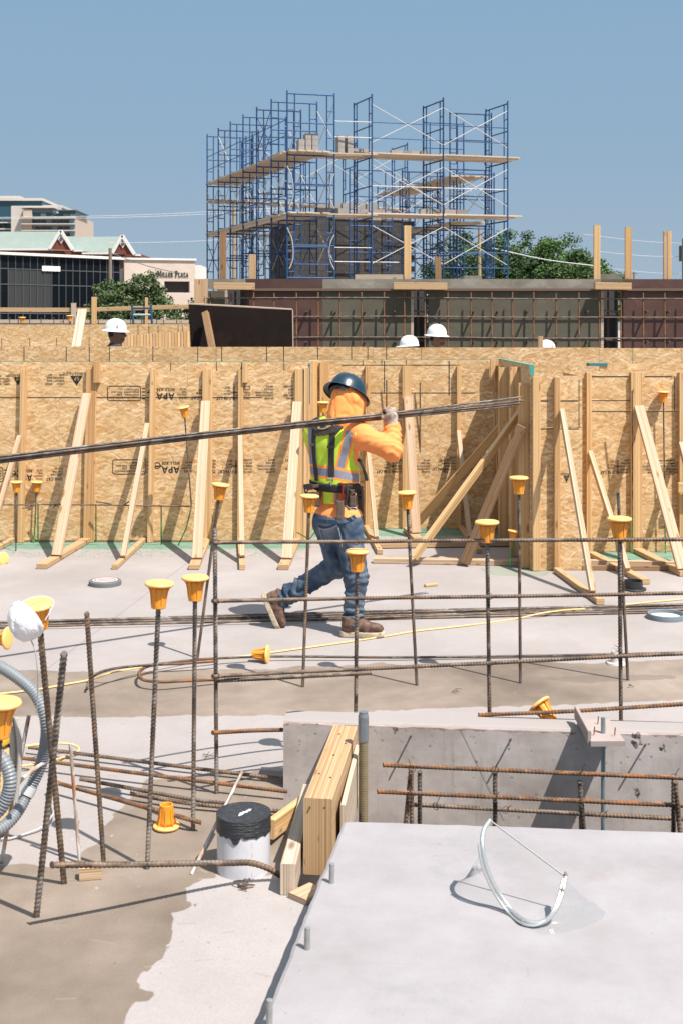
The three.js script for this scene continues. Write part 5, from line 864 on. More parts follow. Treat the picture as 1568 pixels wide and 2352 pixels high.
  deck(Lr[5].clone(), Br[3], l, 4, Y0 + 3.6 * LIFT); deck(Br[0], Br[3], l, 4, Y0 + 3 * LIFT);
  // inner row behind the front run
  const Ir = []; for (let k = 0; k < 3; k++) Ir.push(Fr[0].clone().addScaledVector(f, 0.5 + 1.9 * k).addScaledVector(l, 3.2)); Ir.forEach((o, k) => { for (let lv = 2; lv < 4; lv++) frame(o, w, lv, k % 2 ? blueD : blueM); }); for (let k = 0; k < 2; k++) for (let lv = 2; lv < 4; lv++) cross(Ir[k], Ir[k + 1], lv);
  // stair-step access frames hanging on the left tower
  for (const [lv, off] of [[2, 0.1], [3, 0.1]]) { const o = C0.clone().addScaledVector(l, -0.06), y = Y0 + lv * LIFT, p = (s, h) => o.clone().addScaledVector(w, s).setY(y + h); mesh(S, 'swing_gate', merge([tubeG(p(0.2, 0.35), p(1.35, 0.35), 0.018, 5), tubeG(p(0.2, 0.9), p(1.35, 0.9), 0.018, 5), tubeG(p(0.2, 0.35), p(0.2, 1.3), 0.018, 5), tubeG(p(1.35, 0.35), p(1.35, 1.3), 0.018, 5)]), blueM); mesh(S, 'loose_brace', sweep([p(-0.02, 1.5), p(0.14, 1.1), p(0.16, 0.5), p(0.05, 0.2)], 0.018, { step: 0.12, seg: 5 }), galv); mesh(S, 'loose_brace', sweep([p(1.5, 1.3), p(1.36, 1.0), p(1.36, 0.5), p(1.5, 0.2)], 0.018, { step: 0.12, seg: 5 }), galv); }
  // blocks waiting on the decks
  const pale = std({ map: rep(concreteTex, 0.8), color: C(0.50, 0.48, 0.46), roughness: 0.95 }), grey = std({ map: rep(concreteTex, 0.8), color: C(0.36, 0.35, 0.34), roughness: 0.95 });
  const bg = merge([boxG(-0.195, 0.195, 0, 0.19, -0.095, 0.095)]);
  const blockAt = (o, ang, y, m, label) => { const b = single('concrete_block', bg, m, label, 'block', label); b.position.copy(o).setY(y); b.rotation.y = ang; };
  const dy = Y0 + 4 * LIFT + 0.075, a0 = Math.atan2(0.255, 0.967), a1 = Math.atan2(0.931, -0.365);
  for (let i = 0; i < 3; i++) for (let j = 0; j < 4; j++) if (j < 3 - (i === 0 ? 1 : 0)) blockAt(C0.clone().addScaledVector(w, 0.55 + 0.22 * i).addScaledVector(l, 0.35), a0 + Math.PI / 2, dy + 0.195 * j, pale, 'concrete block in the stack on the upper deck at the scaffold corner');
  for (let i = 0; i < 4; i++) for (let j = 0; j < (i < 2 ? 3 : 1); j++) blockAt(V(-0.05, 0, -39.9).addScaledVector(f, 0.3 * i), a0 + (i < 2 ? Math.PI / 2 : 0), dy + 0.195 * j, pale, 'concrete block piled on the upper deck behind the gap in the scaffold');
  for (const s of [1.2, 1.75, 2.6, 3.1, 4.2, 4.9]) blockAt(C0.clone().addScaledVector(l, s).addScaledVector(w, 0.5), a0 + Math.PI / 2, dy, s === 1.75 || s === 3.1 ? grey : pale, 'concrete block set out along the upper deck of the receding scaffold side');
  for (let i = 0; i < 4; i++) blockAt(Fr[0].clone().addScaledVector(f, 1.2 + 0.3 * i).addScaledVector(l, 0.9), a0, dy + 0.05, i % 2 ? grey : pale, 'concrete block on the upper deck before the right frames');
  for (let i = 0; i < 4; i++) blockAt(Fr[1].clone().addScaledVector(f, -0.3 + 0.42 * i).addScaledVector(l, 0.7), a0, Y0 + 3 * LIFT + 0.13, i % 2 ? grey : pale, 'concrete block on the lower deck at the right of the scaffold');

  // masonry tower: every block in view a piece
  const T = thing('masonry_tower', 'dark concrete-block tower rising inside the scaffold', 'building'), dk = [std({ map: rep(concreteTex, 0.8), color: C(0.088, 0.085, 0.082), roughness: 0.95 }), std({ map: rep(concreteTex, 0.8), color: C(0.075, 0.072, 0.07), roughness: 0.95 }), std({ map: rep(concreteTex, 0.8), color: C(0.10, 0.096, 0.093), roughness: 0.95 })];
  const o = V(XA(668, 43), 0, -43), len = 11, tb = boxG(0.004, 0.396, 0.004, 0.196, -0.2, 0), th = Math.atan2(0.2687, 0.9632);
  const core = boxG(0.02, 0.4 * len - 0.02, -0.2, 6.02, -3.6, -0.012); const cm = mesh(T, 'mortar_core', core, std({ color: C(0.09, 0.088, 0.085), roughness: 1 })); cm.position.copy(o); cm.rotation.y = th;
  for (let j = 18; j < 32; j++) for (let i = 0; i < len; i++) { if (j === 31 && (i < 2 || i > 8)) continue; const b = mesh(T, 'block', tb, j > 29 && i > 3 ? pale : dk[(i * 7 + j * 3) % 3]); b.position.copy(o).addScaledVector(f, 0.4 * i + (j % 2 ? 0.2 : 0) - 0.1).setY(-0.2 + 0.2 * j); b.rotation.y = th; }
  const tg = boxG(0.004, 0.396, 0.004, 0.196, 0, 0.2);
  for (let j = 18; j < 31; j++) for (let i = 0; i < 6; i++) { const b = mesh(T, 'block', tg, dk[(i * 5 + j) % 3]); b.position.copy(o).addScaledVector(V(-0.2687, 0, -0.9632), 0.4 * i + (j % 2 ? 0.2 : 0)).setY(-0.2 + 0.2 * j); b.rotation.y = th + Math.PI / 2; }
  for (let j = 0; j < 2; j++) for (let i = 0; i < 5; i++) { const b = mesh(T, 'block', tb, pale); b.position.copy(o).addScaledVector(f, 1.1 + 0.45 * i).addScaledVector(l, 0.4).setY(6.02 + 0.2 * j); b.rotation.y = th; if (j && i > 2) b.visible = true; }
}

// ------------------------------------------------------------------ trees
const leafM = std({ vertexColors: true, roughness: 0.75, side: THREE.DoubleSide });
const barkM = std({ color: C(0.11, 0.08, 0.06), roughness: 0.95 });
function tree(label, base, H, lobes, n, leaf, tint, lean = 0) {
  const t = thing('broadleaf_tree', label, 'tree', null, base);
  const limbs = [sweep([V(0, 0, 0), V(lean * 0.4, H * 0.3, 0), V(lean, H * 0.6, 0.1)], H * 0.028, { step: 0.4, seg: 8, prof: (s, a, L) => 1.25 - 0.75 * s / L })];
  for (const [x, y, z, r] of lobes) limbs.push(sweep([V(lean * 0.3, H * 0.28, 0), V(x * 0.5, (y + H * 0.25) * 0.55, z * 0.5), V(x, y, z)], H * 0.011, { step: 0.4, seg: 5, prof: (s, a, L) => 1.2 - 0.9 * s / L }));
  mesh(t, 'trunk', merge(limbs), barkM);
  const pos = [], col = [], tot = lobes.reduce((s, q) => s + q[3] ** 2, 0);
  for (const [cx, cy, cz, R] of lobes) {
    const clumps = Math.max(8, Math.round(46 * R * R / (tot / lobes.length))), per = Math.round(n * R * R / tot / clumps);
    for (let c = 0; c < clumps; c++) {
      const u = rr(-1, 1), a = rnd() * 6.283, q = Math.sqrt(1 - u * u), rad = R * (0.55 + 0.5 * Math.pow(rnd(), 0.6)) * (1 + 0.22 * noise(cx + q * Math.cos(a) * 2, u * 2, cz + q * Math.sin(a) * 2));
      const kx = cx + q * Math.cos(a) * rad, ky = cy + u * rad * 0.82, kz = cz + q * Math.sin(a) * rad, cr = R * rr(0.2, 0.36), ton = rr(0.7, 1.25);
      for (let i = 0; i < per; i++) {
        const x = kx + (rnd() + rnd() - 1) * cr, y = ky + (rnd() + rnd() - 1) * cr * 0.75, z = kz + (rnd() + rnd() - 1) * cr, s = leaf * rr(0.6, 1.3);
        const e1 = V(rr(-1, 1), rr(-0.7, 0.7), rr(-1, 1)).normalize(), e2 = V(rr(-1, 1), rr(-1, 1), rr(-1, 1)).cross(e1).normalize(), k = ton * rr(0.75, 1.25), yel = rnd() * 0.35;
        const A = [x - e1.x * s, y - e1.y * s, z - e1.z * s], B = [x + e2.x * s * 0.5, y + e2.y * s * 0.5, z + e2.z * s * 0.5], D = [x + e1.x * s, y + e1.y * s, z + e1.z * s], E = [x - e2.x * s * 0.5, y - e2.y * s * 0.5, z - e2.z * s * 0.5];
        pos.push(...A, ...B, ...D, ...A, ...D, ...E);
        for (let v = 0; v < 6; v++) col.push(tint[0] * k * (1 + yel), tint[1] * k * (1 + yel * 0.4), tint[2] * k);
      }
    }
  }
  const g = new THREE.BufferGeometry(); g.setAttribute('position', new THREE.Float32BufferAttribute(pos, 3)); g.setAttribute('color', new THREE.Float32BufferAttribute(col, 3)); g.computeVertexNormals();
  mesh(t, 'crown', g, leafM); return t;
}
seed = 4040;
{ const d = 55, b = V(XA(300, d), -0.2, -d);
  tree('bushy green tree in front of the lettered tan building', b, 5.2,  [[-1.35, 2.2, 0, 1.15], [-0.5, 3.2, 0.3, 1.15], [0.55, 3.5, 0, 1.15], [1.3, 2.5, 0.2, 1.05], [-0.2, 2.1, 0.7, 1.3], [0.9, 1.6, 0.6, 1.1], [-1.2, 1.3, 0.5, 1.0], [1.9, 1.5, 0, 0.75]], 46000, 0.075, [0.062, 0.108, 0.038]);
  tree('low shrub between the tan building and the concrete wall end', V(XA(425, 50), -0.2, -50), 3, [[0, 1.7, 0, 0.75], [0.5, 1.4, 0, 0.6], [-0.6, 1.5, 0, 0.6]], 7000, 0.07, [0.04, 0.085, 0.03]);
  tree('small tree between the buildings and the scaffold foot', V(XA(462, 52), -0.2, -52), 4, [[0, 2.8, 0, 0.7], [0.4, 2.2, 0, 0.7], [0.9, 2.7, 0, 0.6]], 7000, 0.07, [0.04, 0.085, 0.03]); }
for (const [lab, px, d, top, lob, tint] of [
  ['dark tree seen through the right side of the scaffold', 1075, 66, 545, [[0, 4.0, 0, 1.6], [-0.9, 3.1, 0, 1.4], [1.0, 3.4, 0, 1.5], [0.2, 2.4, 0.8, 1.6]], [0.038, 0.085, 0.026]],
  ['tallest tree right of the scaffold', 1190, 68, 536, [[0, 4.5, 0, 1.35], [-0.8, 3.6, 0, 1.35], [0.9, 3.5, 0, 1.5], [0.1, 2.6, 0.8, 1.7], [1.6, 3.0, 0, 1.1]], [0.045, 0.10, 0.03]],
  ['bright green tree between the scaffold and the tall posts', 1290, 64, 556, [[0, 3.5, 0, 1.2], [-0.9, 2.7, 0, 1.2], [1.0, 2.9, 0, 1.1], [0.1, 2.0, 0.7, 1.4]], [0.065, 0.135, 0.03]],
  ['round tree filling the gap behind the right scaffold legs', 1135, 63, 560, [[0, 3.2, 0, 1.5], [-1.0, 2.6, 0, 1.3], [1.1, 2.7, 0, 1.4]], [0.042, 0.092, 0.028]],
  ['low leafy tree just left of the tall post', 1322, 60, 590, [[0, 2.4, 0, 0.9], [-0.7, 1.9, 0, 0.9], [0.6, 1.9, 0, 0.8]], [0.055, 0.115, 0.03]]]) {
  const H = (YA(top, d) + 0.2) * 1.04; const top0 = Math.max(...lob.map((q) => q[1] + q[3] * 0.95)), k = H / top0; tree(lab, V(XA(px, d), -0.2, -d), H, lob.map((q) => q.map((v) => v * k)), 34000, 0.085, tint);
}
seed = 4141;
{ const g = tree('low hedge of dark shrubs along the foot of the far trees', V(XA(1200, 62), -0.2, -62), 3.4, [[-4, 2.3, 0, 1.5], [-2, 2.4, 0.3, 1.6], [0, 2.3, 0, 1.6], [2, 2.2, 0.2, 1.5], [3.4, 2.0, 0, 1.3], [-5.6, 2.2, 0, 1.4]], 20000, 0.09, [0.05, 0.10, 0.03]); g.name = 'hedge_row'; g.userData.category = 'hedge'; }

// ------------------------------------------------------------------ buildings beyond the site
const wallTan = std({ map: rep(concreteTex, 0.1), color: C(0.98, 0.85, 0.73), roughness: 0.9 }), whiteT = std({ color: C(0.68, 0.66, 0.62), roughness: 0.7 }), brickR = std({ map: rep(concreteTex, 0.2), color: C(0.30, 0.085, 0.055), roughness: 0.9 }), roofG = std({ map: rep(concreteTex, 0.1), color: C(0.37, 0.47, 0.43), roughness: 0.75 });
const glassD = phy({ color: C(0.006, 0.008, 0.011), roughness: 0.12, ior: 1.5, specularIntensity: 0.3 }), glassRefl = phy({ color: C(0.045, 0.047, 0.048), roughness: 0.25, specularIntensity: 0.3 }), mull = std({ color: C(0.075, 0.082, 0.09), roughness: 0.5 });  // the paler glass has a reflection put into its colour
{
  const B = thing('glass_building', 'low dark glass office building with thin mullions at left', 'building');
  const p0 = V(XA(0, 70), 0, -70), p1 = V(XA(275, 75.4), 0, -75.4), dir = p1.clone().sub(p0).normalize(), n = V(-dir.z, 0, dir.x), L = p1.distanceTo(p0), top = YA(585, 70), bot = -0.2, ext = 6;
  const at = (s, y, o = 0) => p0.clone().addScaledVector(dir, s).addScaledVector(n, o).setY(y);
  mesh(B, 'body', bar(at(-ext, (top + bot) / 2, -3.1), at(L, (top + bot) / 2, -3.1), 6, top - bot - 0.02, n.clone()), std({ color: C(0.03, 0.032, 0.035), roughness: 0.6 }));
  const cols = 30, cw = (L + ext) / cols, rows = [bot, 0.6, 2.05 + (750 - 665) * 72 / 2850 - 1.4, 2.05 + (750 - 655) * 72 / 2850, 2.05 + (750 - 620) * 72 / 2850, top];
  rows.sort((a, b) => a - b);
  for (let i = 0; i < cols; i++) for (let j = 0; j < rows.length - 1; j++) { const s = -ext + i * cw, reflected = (i >= 14 && i <= 19 && j >= 2 && j <= 3); mesh(B, 'pane', bar(at(s + 0.03, (rows[j] + rows[j + 1]) / 2, 0), at(s + cw - 0.03, (rows[j] + rows[j + 1]) / 2, 0), rows[j + 1] - rows[j] - 0.06, 0.03, V(0, 1, 0)), reflected ? glassRefl : glassD); }  // one block of panes is paler: a reflection painted as glass colour
  for (let i = 0; i <= cols; i++) mesh(B, 'mullion', bar(at(-ext + i * cw, bot, 0.03), at(-ext + i * cw, top, 0.03), 0.035, 0.06, dir), mull);
  for (const y of rows.slice(1)) mesh(B, 'transom', bar(at(-ext, y, 0.02), at(L, y, 0.02), 0.05, 0.05, V(0, 1, 0)), mull);
  mesh(B, 'roof_fascia', bar(at(-ext, top + 0.08, 0.1), at(L + 0.2, top + 0.08, 0.1), 0.15, 0.3, V(0, 1, 0)), whiteT);
  mesh(B, 'window_sign', bar(at(L * 0.33, 2.05 + (750 - 616) * 71.5 / 2850, 0.1), at(L * 0.48, 2.05 + (750 - 616) * 71.5 / 2850, 0.1), 0.3, 0.02, V(0, 1, 0)), whiteT);
}
const serif = await new FontLoader().loadAsync('fonts/droid/droid_serif_bold.typeface.json');
{
  const B = thing('tan_building', 'tan stucco building with dark serif lettering above a window', 'building'), d = 76, x0 = XA(286, d), x1 = XA(444, d), zr = -1.2;
  const a = V(x0, 0, -d), b = V(x1, 0, -d + zr), dir = b.clone().sub(a).normalize(), n = V(-dir.z, 0, dir.x), L = a.distanceTo(b), top = YA(596, d), bot = -0.2, at = (s, y, o = 0) => a.clone().addScaledVector(dir, s).addScaledVector(n, o).setY(y);
  const wx = L * 0.56, wy1 = YA(645, d), wy0 = YA(671, d);   // window opening
  const piece = (s0, s1, y0, y1) => mesh(B, 'wall', bar(at(s0, (y0 + y1) / 2, -0.25), at(s1, (y0 + y1) / 2, -0.25), y1 - y0, 0.5, V(0, 1, 0)), wallTan);
  piece(0, L, wy1, top); piece(0, wx, wy0, wy1 - 0.001); piece(L - 0.35, L, wy0, wy1 - 0.001); piece(0, L, bot, wy0 - 0.001);
  mesh(B, 'body', bar(at(0.2, (top + bot) / 2 - 0.2, -3), at(L - 0.1, (top + bot) / 2 - 0.2, -3), 5, top - bot - 0.4, n), wallTan);
  mesh(B, 'window_pane', bar(at(wx, (wy0 + wy1) / 2, -0.42), at(L - 0.35, (wy0 + wy1) / 2, -0.42), wy1 - wy0, 0.02, V(0, 1, 0)), std({ color: C(0.04, 0.03, 0.028), roughness: 0.2 })); mesh(B, 'window_frame', bar(at(L * 0.82, wy0, -0.38), at(L * 0.82, wy1, -0.38), 0.06, 0.06, dir), std({ color: C(0.1, 0.05, 0.04) }));
  mesh(B, 'parapet', bar(at(-0.05, top + 0.05, -0.2), at(L + 0.05, top + 0.05, -0.2), 0.12, 0.6, V(0, 1, 0)), whiteT);
  const ang = Math.atan2(-dir.z, dir.x); let s = L * 0.455;
  for (const [word, caps] of [['M', 1], ['ILLER', 0], [' ', 0], ['P', 1], ['LAZA', 0]]) for (const ch of word) { if (ch === ' ') { s += 0.085; continue; } const size = caps ? 0.225 : 0.158, g = new TextGeometry(ch, { font: serif, size, depth: 0.05, curveSegments: 3 }); g.scale(1, 1.6, 1); g.computeBoundingBox(); const wd = g.boundingBox.max.x; const o = mesh(B, 'sign_letter', g, std({ color: C(0.03, 0.028, 0.026), roughness: 0.6 })); o.position.copy(at(s, YA(634, d), 0.01)); o.rotation.y = ang; s += wd + 0.014; }
  single('low_annex', boxG(XA(444, 80), XA(462, 80), -0.2, YA(609, 80), -84, -80), whiteT, 'small white annex right of the tan building', 'building');
}
{
  const B = thing('gabled_building', 'red brick building with pale green roofs and two white-trimmed gables', 'building'), d = 92;
  const X = (px, dd = d) => XA(px, dd), Y = (py, dd = d) => YA(py, dd);
  const tri = (pts, z, m, nm, dep = 0.25) => { const g = new THREE.ExtrudeGeometry(new THREE.Shape(pts.map(([x, y]) => new THREE.Vector2(X(x), Y(y)))), { depth: dep, bevelEnabled: false }); g.translate(0, 0, z); return mesh(B, nm, g, m); };
  mesh(B, 'wall', boxG(X(-100), X(190), -0.2, Y(575), -d - 8, -d - 0.3), brickR); mesh(B, 'wall', boxG(X(190), X(323), -0.2, Y(583), -d - 8, -d - 0.3), brickR);
  tri([[118, 572], [169, 575], [142.5, 532]], -d, brickR, 'gable'); tri([[262, 582], [309, 585], [283, 543]], -d, brickR, 'gable');
  for (const [x0, y0, x1, y1] of [[117, 572, 142.5, 530.5], [142.5, 530.5, 170, 575], [261, 582, 283, 541.5], [283, 541.5, 311, 585]]) mesh(B, 'gable_trim', bar(V(X(x0), Y(y0), -d + 0.3), V(X(x1), Y(y1), -d + 0.3), 0.22, 0.2, V(0, 1, 0)), whiteT);
  for (const [x0, x1, y0, y1] of [[-100, 118, 571, 575], [169, 190, 574, 578], [190, 262, 580, 584], [309, 323, 584, 588]]) mesh(B, 'eave_trim', boxG(X(x0), X(x1), Y(y1), Y(y0), -d - 0.3, -d + 0.2), whiteT);
  const slope = (pts) => { const g = new THREE.BufferGeometry(); g.setAttribute('position', new THREE.Float32BufferAttribute(pts.flatMap(([x, y, dd]) => [XA(x, dd), YA(y, dd), -dd]), 3)); g.setAttribute('uv', new THREE.Float32BufferAttribute([0, 0, 9, 0, 9, 4, 0, 4], 2)); g.setIndex([0, 1, 2, 0, 2, 3]); g.computeVertexNormals(); return mesh(B, 'roof_slope', g, roofG); };
  slope([[-100, 571.5, d - 0.1], [119, 571.5, d - 0.1], [142, 532, d + 4], [-100, 532, d + 4]]); slope([[168, 577, d - 0.1], [263, 580, d - 0.1], [282.5, 543, d + 4], [152, 545, d + 4]]);
  slope([[142.5, 532, d + 0.2], [170, 575, d + 0.2], [172, 575, d + 5], [144, 532, d + 5]]); slope([[283, 543, d + 0.2], [310, 585, d + 0.2], [312, 585, d + 5], [285, 543, d + 5]]);
  for (const [cx, cy] of [[143, 550], [284, 560]]) { tri([[cx, cy - 11], [cx + 7, cy], [cx, cy + 11], [cx - 7, cy]], -d + 0.26, whiteT, 'diamond_frame', 0.06); tri([[cx, cy - 6.5], [cx + 4, cy], [cx, cy + 6.5], [cx - 4, cy]], -d + 0.33, mull, 'diamond_pane', 0.03); }
}
{
  const B = thing('apartment_tower', 'stepped pale apartment tower with bluish glass bands in the distance', 'building'), d = 210, X = (px) => XA(px, d), Y = (py) => YA(py, d);
  const conc = std({ color: C(0.50, 0.46, 0.42), roughness: 0.9 }), tanC = std({ color: C(0.46, 0.37, 0.30), roughness: 0.9 }), gl = phy({ color: C(0.03, 0.075, 0.10), roughness: 0.15 }), gl2 = phy({ color: C(0.16, 0.24, 0.28), roughness: 0.2 });
  const bx = (nm, x0, x1, y0, y1, z0, z1, m) => mesh(B, nm, boxG(X(x0), X(x1), Y(y1), Y(y0), -d - z1, -d - z0), m);
  bx('upper_block', -60, 78, 452, 560, 6, 24, gl); bx('roof_slab', -60, 80, 447, 453, 5.6, 24, conc); bx('plant_room', -40, 14, 437, 447, 9, 20, conc); bx('middle_block', 19, 130, 470, 560, 2, 20, conc); bx('plant_room', 85, 132, 466, 472, 4, 18, conc);
  bx('lower_block', 50, 172, 492, 560, 0, 16, tanC);
  for (let k = 0; k < 5; k++) { const y = 487 + k * 15; for (let i = 0; i < 9; i++) bx('window', 56 + i * 13, 67.5 + i * 13, y + 3, y + 12, -0.15, 0.2, (i * 3 + k) % 4 === 1 ? gl2 : gl); bx('balcony_slab', 54, 176, y + 12.4, y + 14.6, -1.4, 0, conc); }
  for (let k = 0; k < 4; k++) for (let i = 0; i < 6; i++) bx('window', -58 + i * 13, -47 + i * 13, 492 + k * 15, 502 + k * 15, 5.7, 6, gl);
  bx('balcony_slab', -60, 52, 505, 507.5, 4, 6, conc); bx('balcony_slab', -60, 52, 520, 522.5, 4, 6, conc);
  bx('penthouse', 74, 124, 477, 489, -0.3, 10, std({ color: C(0.10, 0.11, 0.13), roughness: 0.4 })); bx('roof_slab', 48, 126, 476, 478.2, -0.8, 12, conc); bx('penthouse', 137, 176, 484, 492, -0.5, 8, gl); bx('roof_slab', 132, 179, 483, 485.4, -1, 10, mull); bx('pier', 56, 76, 482, 560, -0.6, 0, tanC); bx('glass_corner', 163, 174, 492, 560, -0.6, -0.2, gl2);
}
// utility poles and lines
const poleM = std({ color: C(0.20, 0.16, 0.125), roughness: 0.95 }), pine2 = std({ color: C(0.34, 0.25, 0.16), roughness: 0.95 });
const pole = (label, px, top, d, r, m) => single('utility_pole', sweep([V(XA(px, d), -0.2, -d), V(XA(px, d), YA(top, d), -d)], r, { step: 2, seg: 8, prof: (s, a, L) => 1.1 - 0.25 * s / L }), m, label, 'pole');
pole('weathered utility pole in front of the glass building', 254, 570, 62, 0.1, poleM); pole('wooden pole behind the left end of the scaffold', 538, 470, 55, 0.08, pine2); pole('wooden pole behind the right end of the scaffold', 1100, 522, 60, 0.09, pine2);
{ const d = 70, t = thing('utility_pole', 'dark utility pole with crossarm cut by the right photo edge', 'pole'); mesh(t, 'shaft', tubeG(V(XA(1570, d), -0.2, -d), V(XA(1570, d), YA(548, d), -d), 0.12), poleM); mesh(t, 'transformer', sweep([P(1566, 600, d - 0.3), P(1566, 565, d - 0.3)], 0.2, { step: 9, seg: 10 }), mull); mesh(t, 'crossarm', tubeG(P(1562, 566, d), P(1590, 566, d), 0.06), poleM); }
{ const d = 150, t = thing('utility_pole', 'tiny far utility pole with crossarm right of the tall posts', 'pole'); mesh(t, 'shaft', tubeG(V(XA(1455, d), -0.2, -d), V(XA(1455, d), YA(624, d), -d), 0.12), poleM); mesh(t, 'crossarm', tubeG(P(1447, 628, d), P(1463, 628, d), 0.07), poleM); }
const lineM = std({ color: C(0.55, 0.56, 0.57), roughness: 0.6 });
for (const [lab, a, b, d, r] of [['upper overhead line left of the scaffold', [-40, 500], [640, 478], 64, 0.013], ['second overhead line just below the first', [-40, 503], [640, 484], 64, 0.013], ['lower overhead line left of the scaffold', [250, 558], [640, 540], 64, 0.012], ['overhead line from the tree to the tall posts', [1130, 570], [1380, 612], 58, 0.022], ['faint overhead line between the right posts, upper', [1340, 538], [1600, 560], 70, 0.012], ['faint overhead line between the right posts, middle', [1360, 576], [1600, 590], 70, 0.012], ['faint overhead line between the right posts, lower', [1370, 612], [1600, 630], 70, 0.012], ['dark service wire crossing to the tan building', [257, 582], [425, 630], 61, 0.02]]) { const A = P(...a, d), B2 = P(...b, d), mid = A.clone().lerp(B2, 0.5).add(V(0, -0.12, 0)); single('overhead_line', sweep([A, mid, B2], r, { step: 1, seg: 5 }), lab.includes('dark') ? mull : lineM, lab, 'power line'); }

// ------------------------------------------------------------------ people
const mergeC = (list) => mergeGeometries(list.map((g) => (g.index ? g.toNonIndexed() : g)));
const clothM = std({ vertexColors: true, roughness: 0.9, bumpMap: rep(grain, 9), bumpScale: 0.0012 });
const cam2 = (x, y) => [784 + 344.2 * x, HORIZON + 344.2 * (EYE - y)];      // flat pattern coordinates across the worker's back
const lerp3 = (a, b, t) => [a[0] + (b[0] - a[0]) * t, a[1] + (b[1] - a[1]) * t, a[2] + (b[2] - a[2]) * t];
const step = (a, b, x) => { const t = Math.max(0, Math.min(1, (x - a) / (b - a))); return t * t * (3 - 2 * t); };
// a hand: palm, four bent fingers, thumb; knuckles along `across`, fingers bending from `out` towards `curl`
function handField(palm, across, out, curl, s = 1, grip = 1) {
  const F = [cone(palm.clone().addScaledVector(across, -0.026 * s), palm.clone().addScaledVector(across, 0.026 * s), 0.026 * s, 0.024 * s), cone(palm.clone(), palm.clone().addScaledVector(out, -0.045 * s), 0.03 * s, 0.027 * s)];
  const len = [0.9, 1.05, 1, 0.8];
  for (let i = 0; i < 4; i++) {
    const k = palm.clone().addScaledVector(across, (i - 1.5) * 0.0215 * s).addScaledVector(out, 0.032 * s), m = k.clone().addScaledVector(out, 0.018 * s * len[i]).addScaledVector(curl, 0.03 * s * grip * len[i]), e = m.clone().addScaledVector(out, -0.026 * s * grip * len[i]).addScaledVector(curl, 0.02 * s * len[i]);
    F.push(cone(k, m, 0.0115 * s, 0.0105 * s), cone(m, e, 0.0105 * s, 0.0095 * s));
  }
  const a = palm.clone().addScaledVector(across, -0.03 * s).addScaledVector(out, -0.02 * s), b = a.clone().addScaledVector(across, -0.022 * s).addScaledVector(out, 0.02 * s).addScaledVector(curl, 0.015 * s), c = b.clone().addScaledVector(out, 0.022 * s).addScaledVector(curl, 0.022 * s);
  F.push(cone(a, b, 0.015 * s, 0.013 * s), cone(b, c, 0.013 * s, 0.0105 * s));
  return (x, y, z) => { let d = 9; F.forEach((f, i) => { d = i < 2 ? smin(d, f(x, y, z), 0.02) : smin(d, f(x, y, z), 0.007); }); return d; };
}
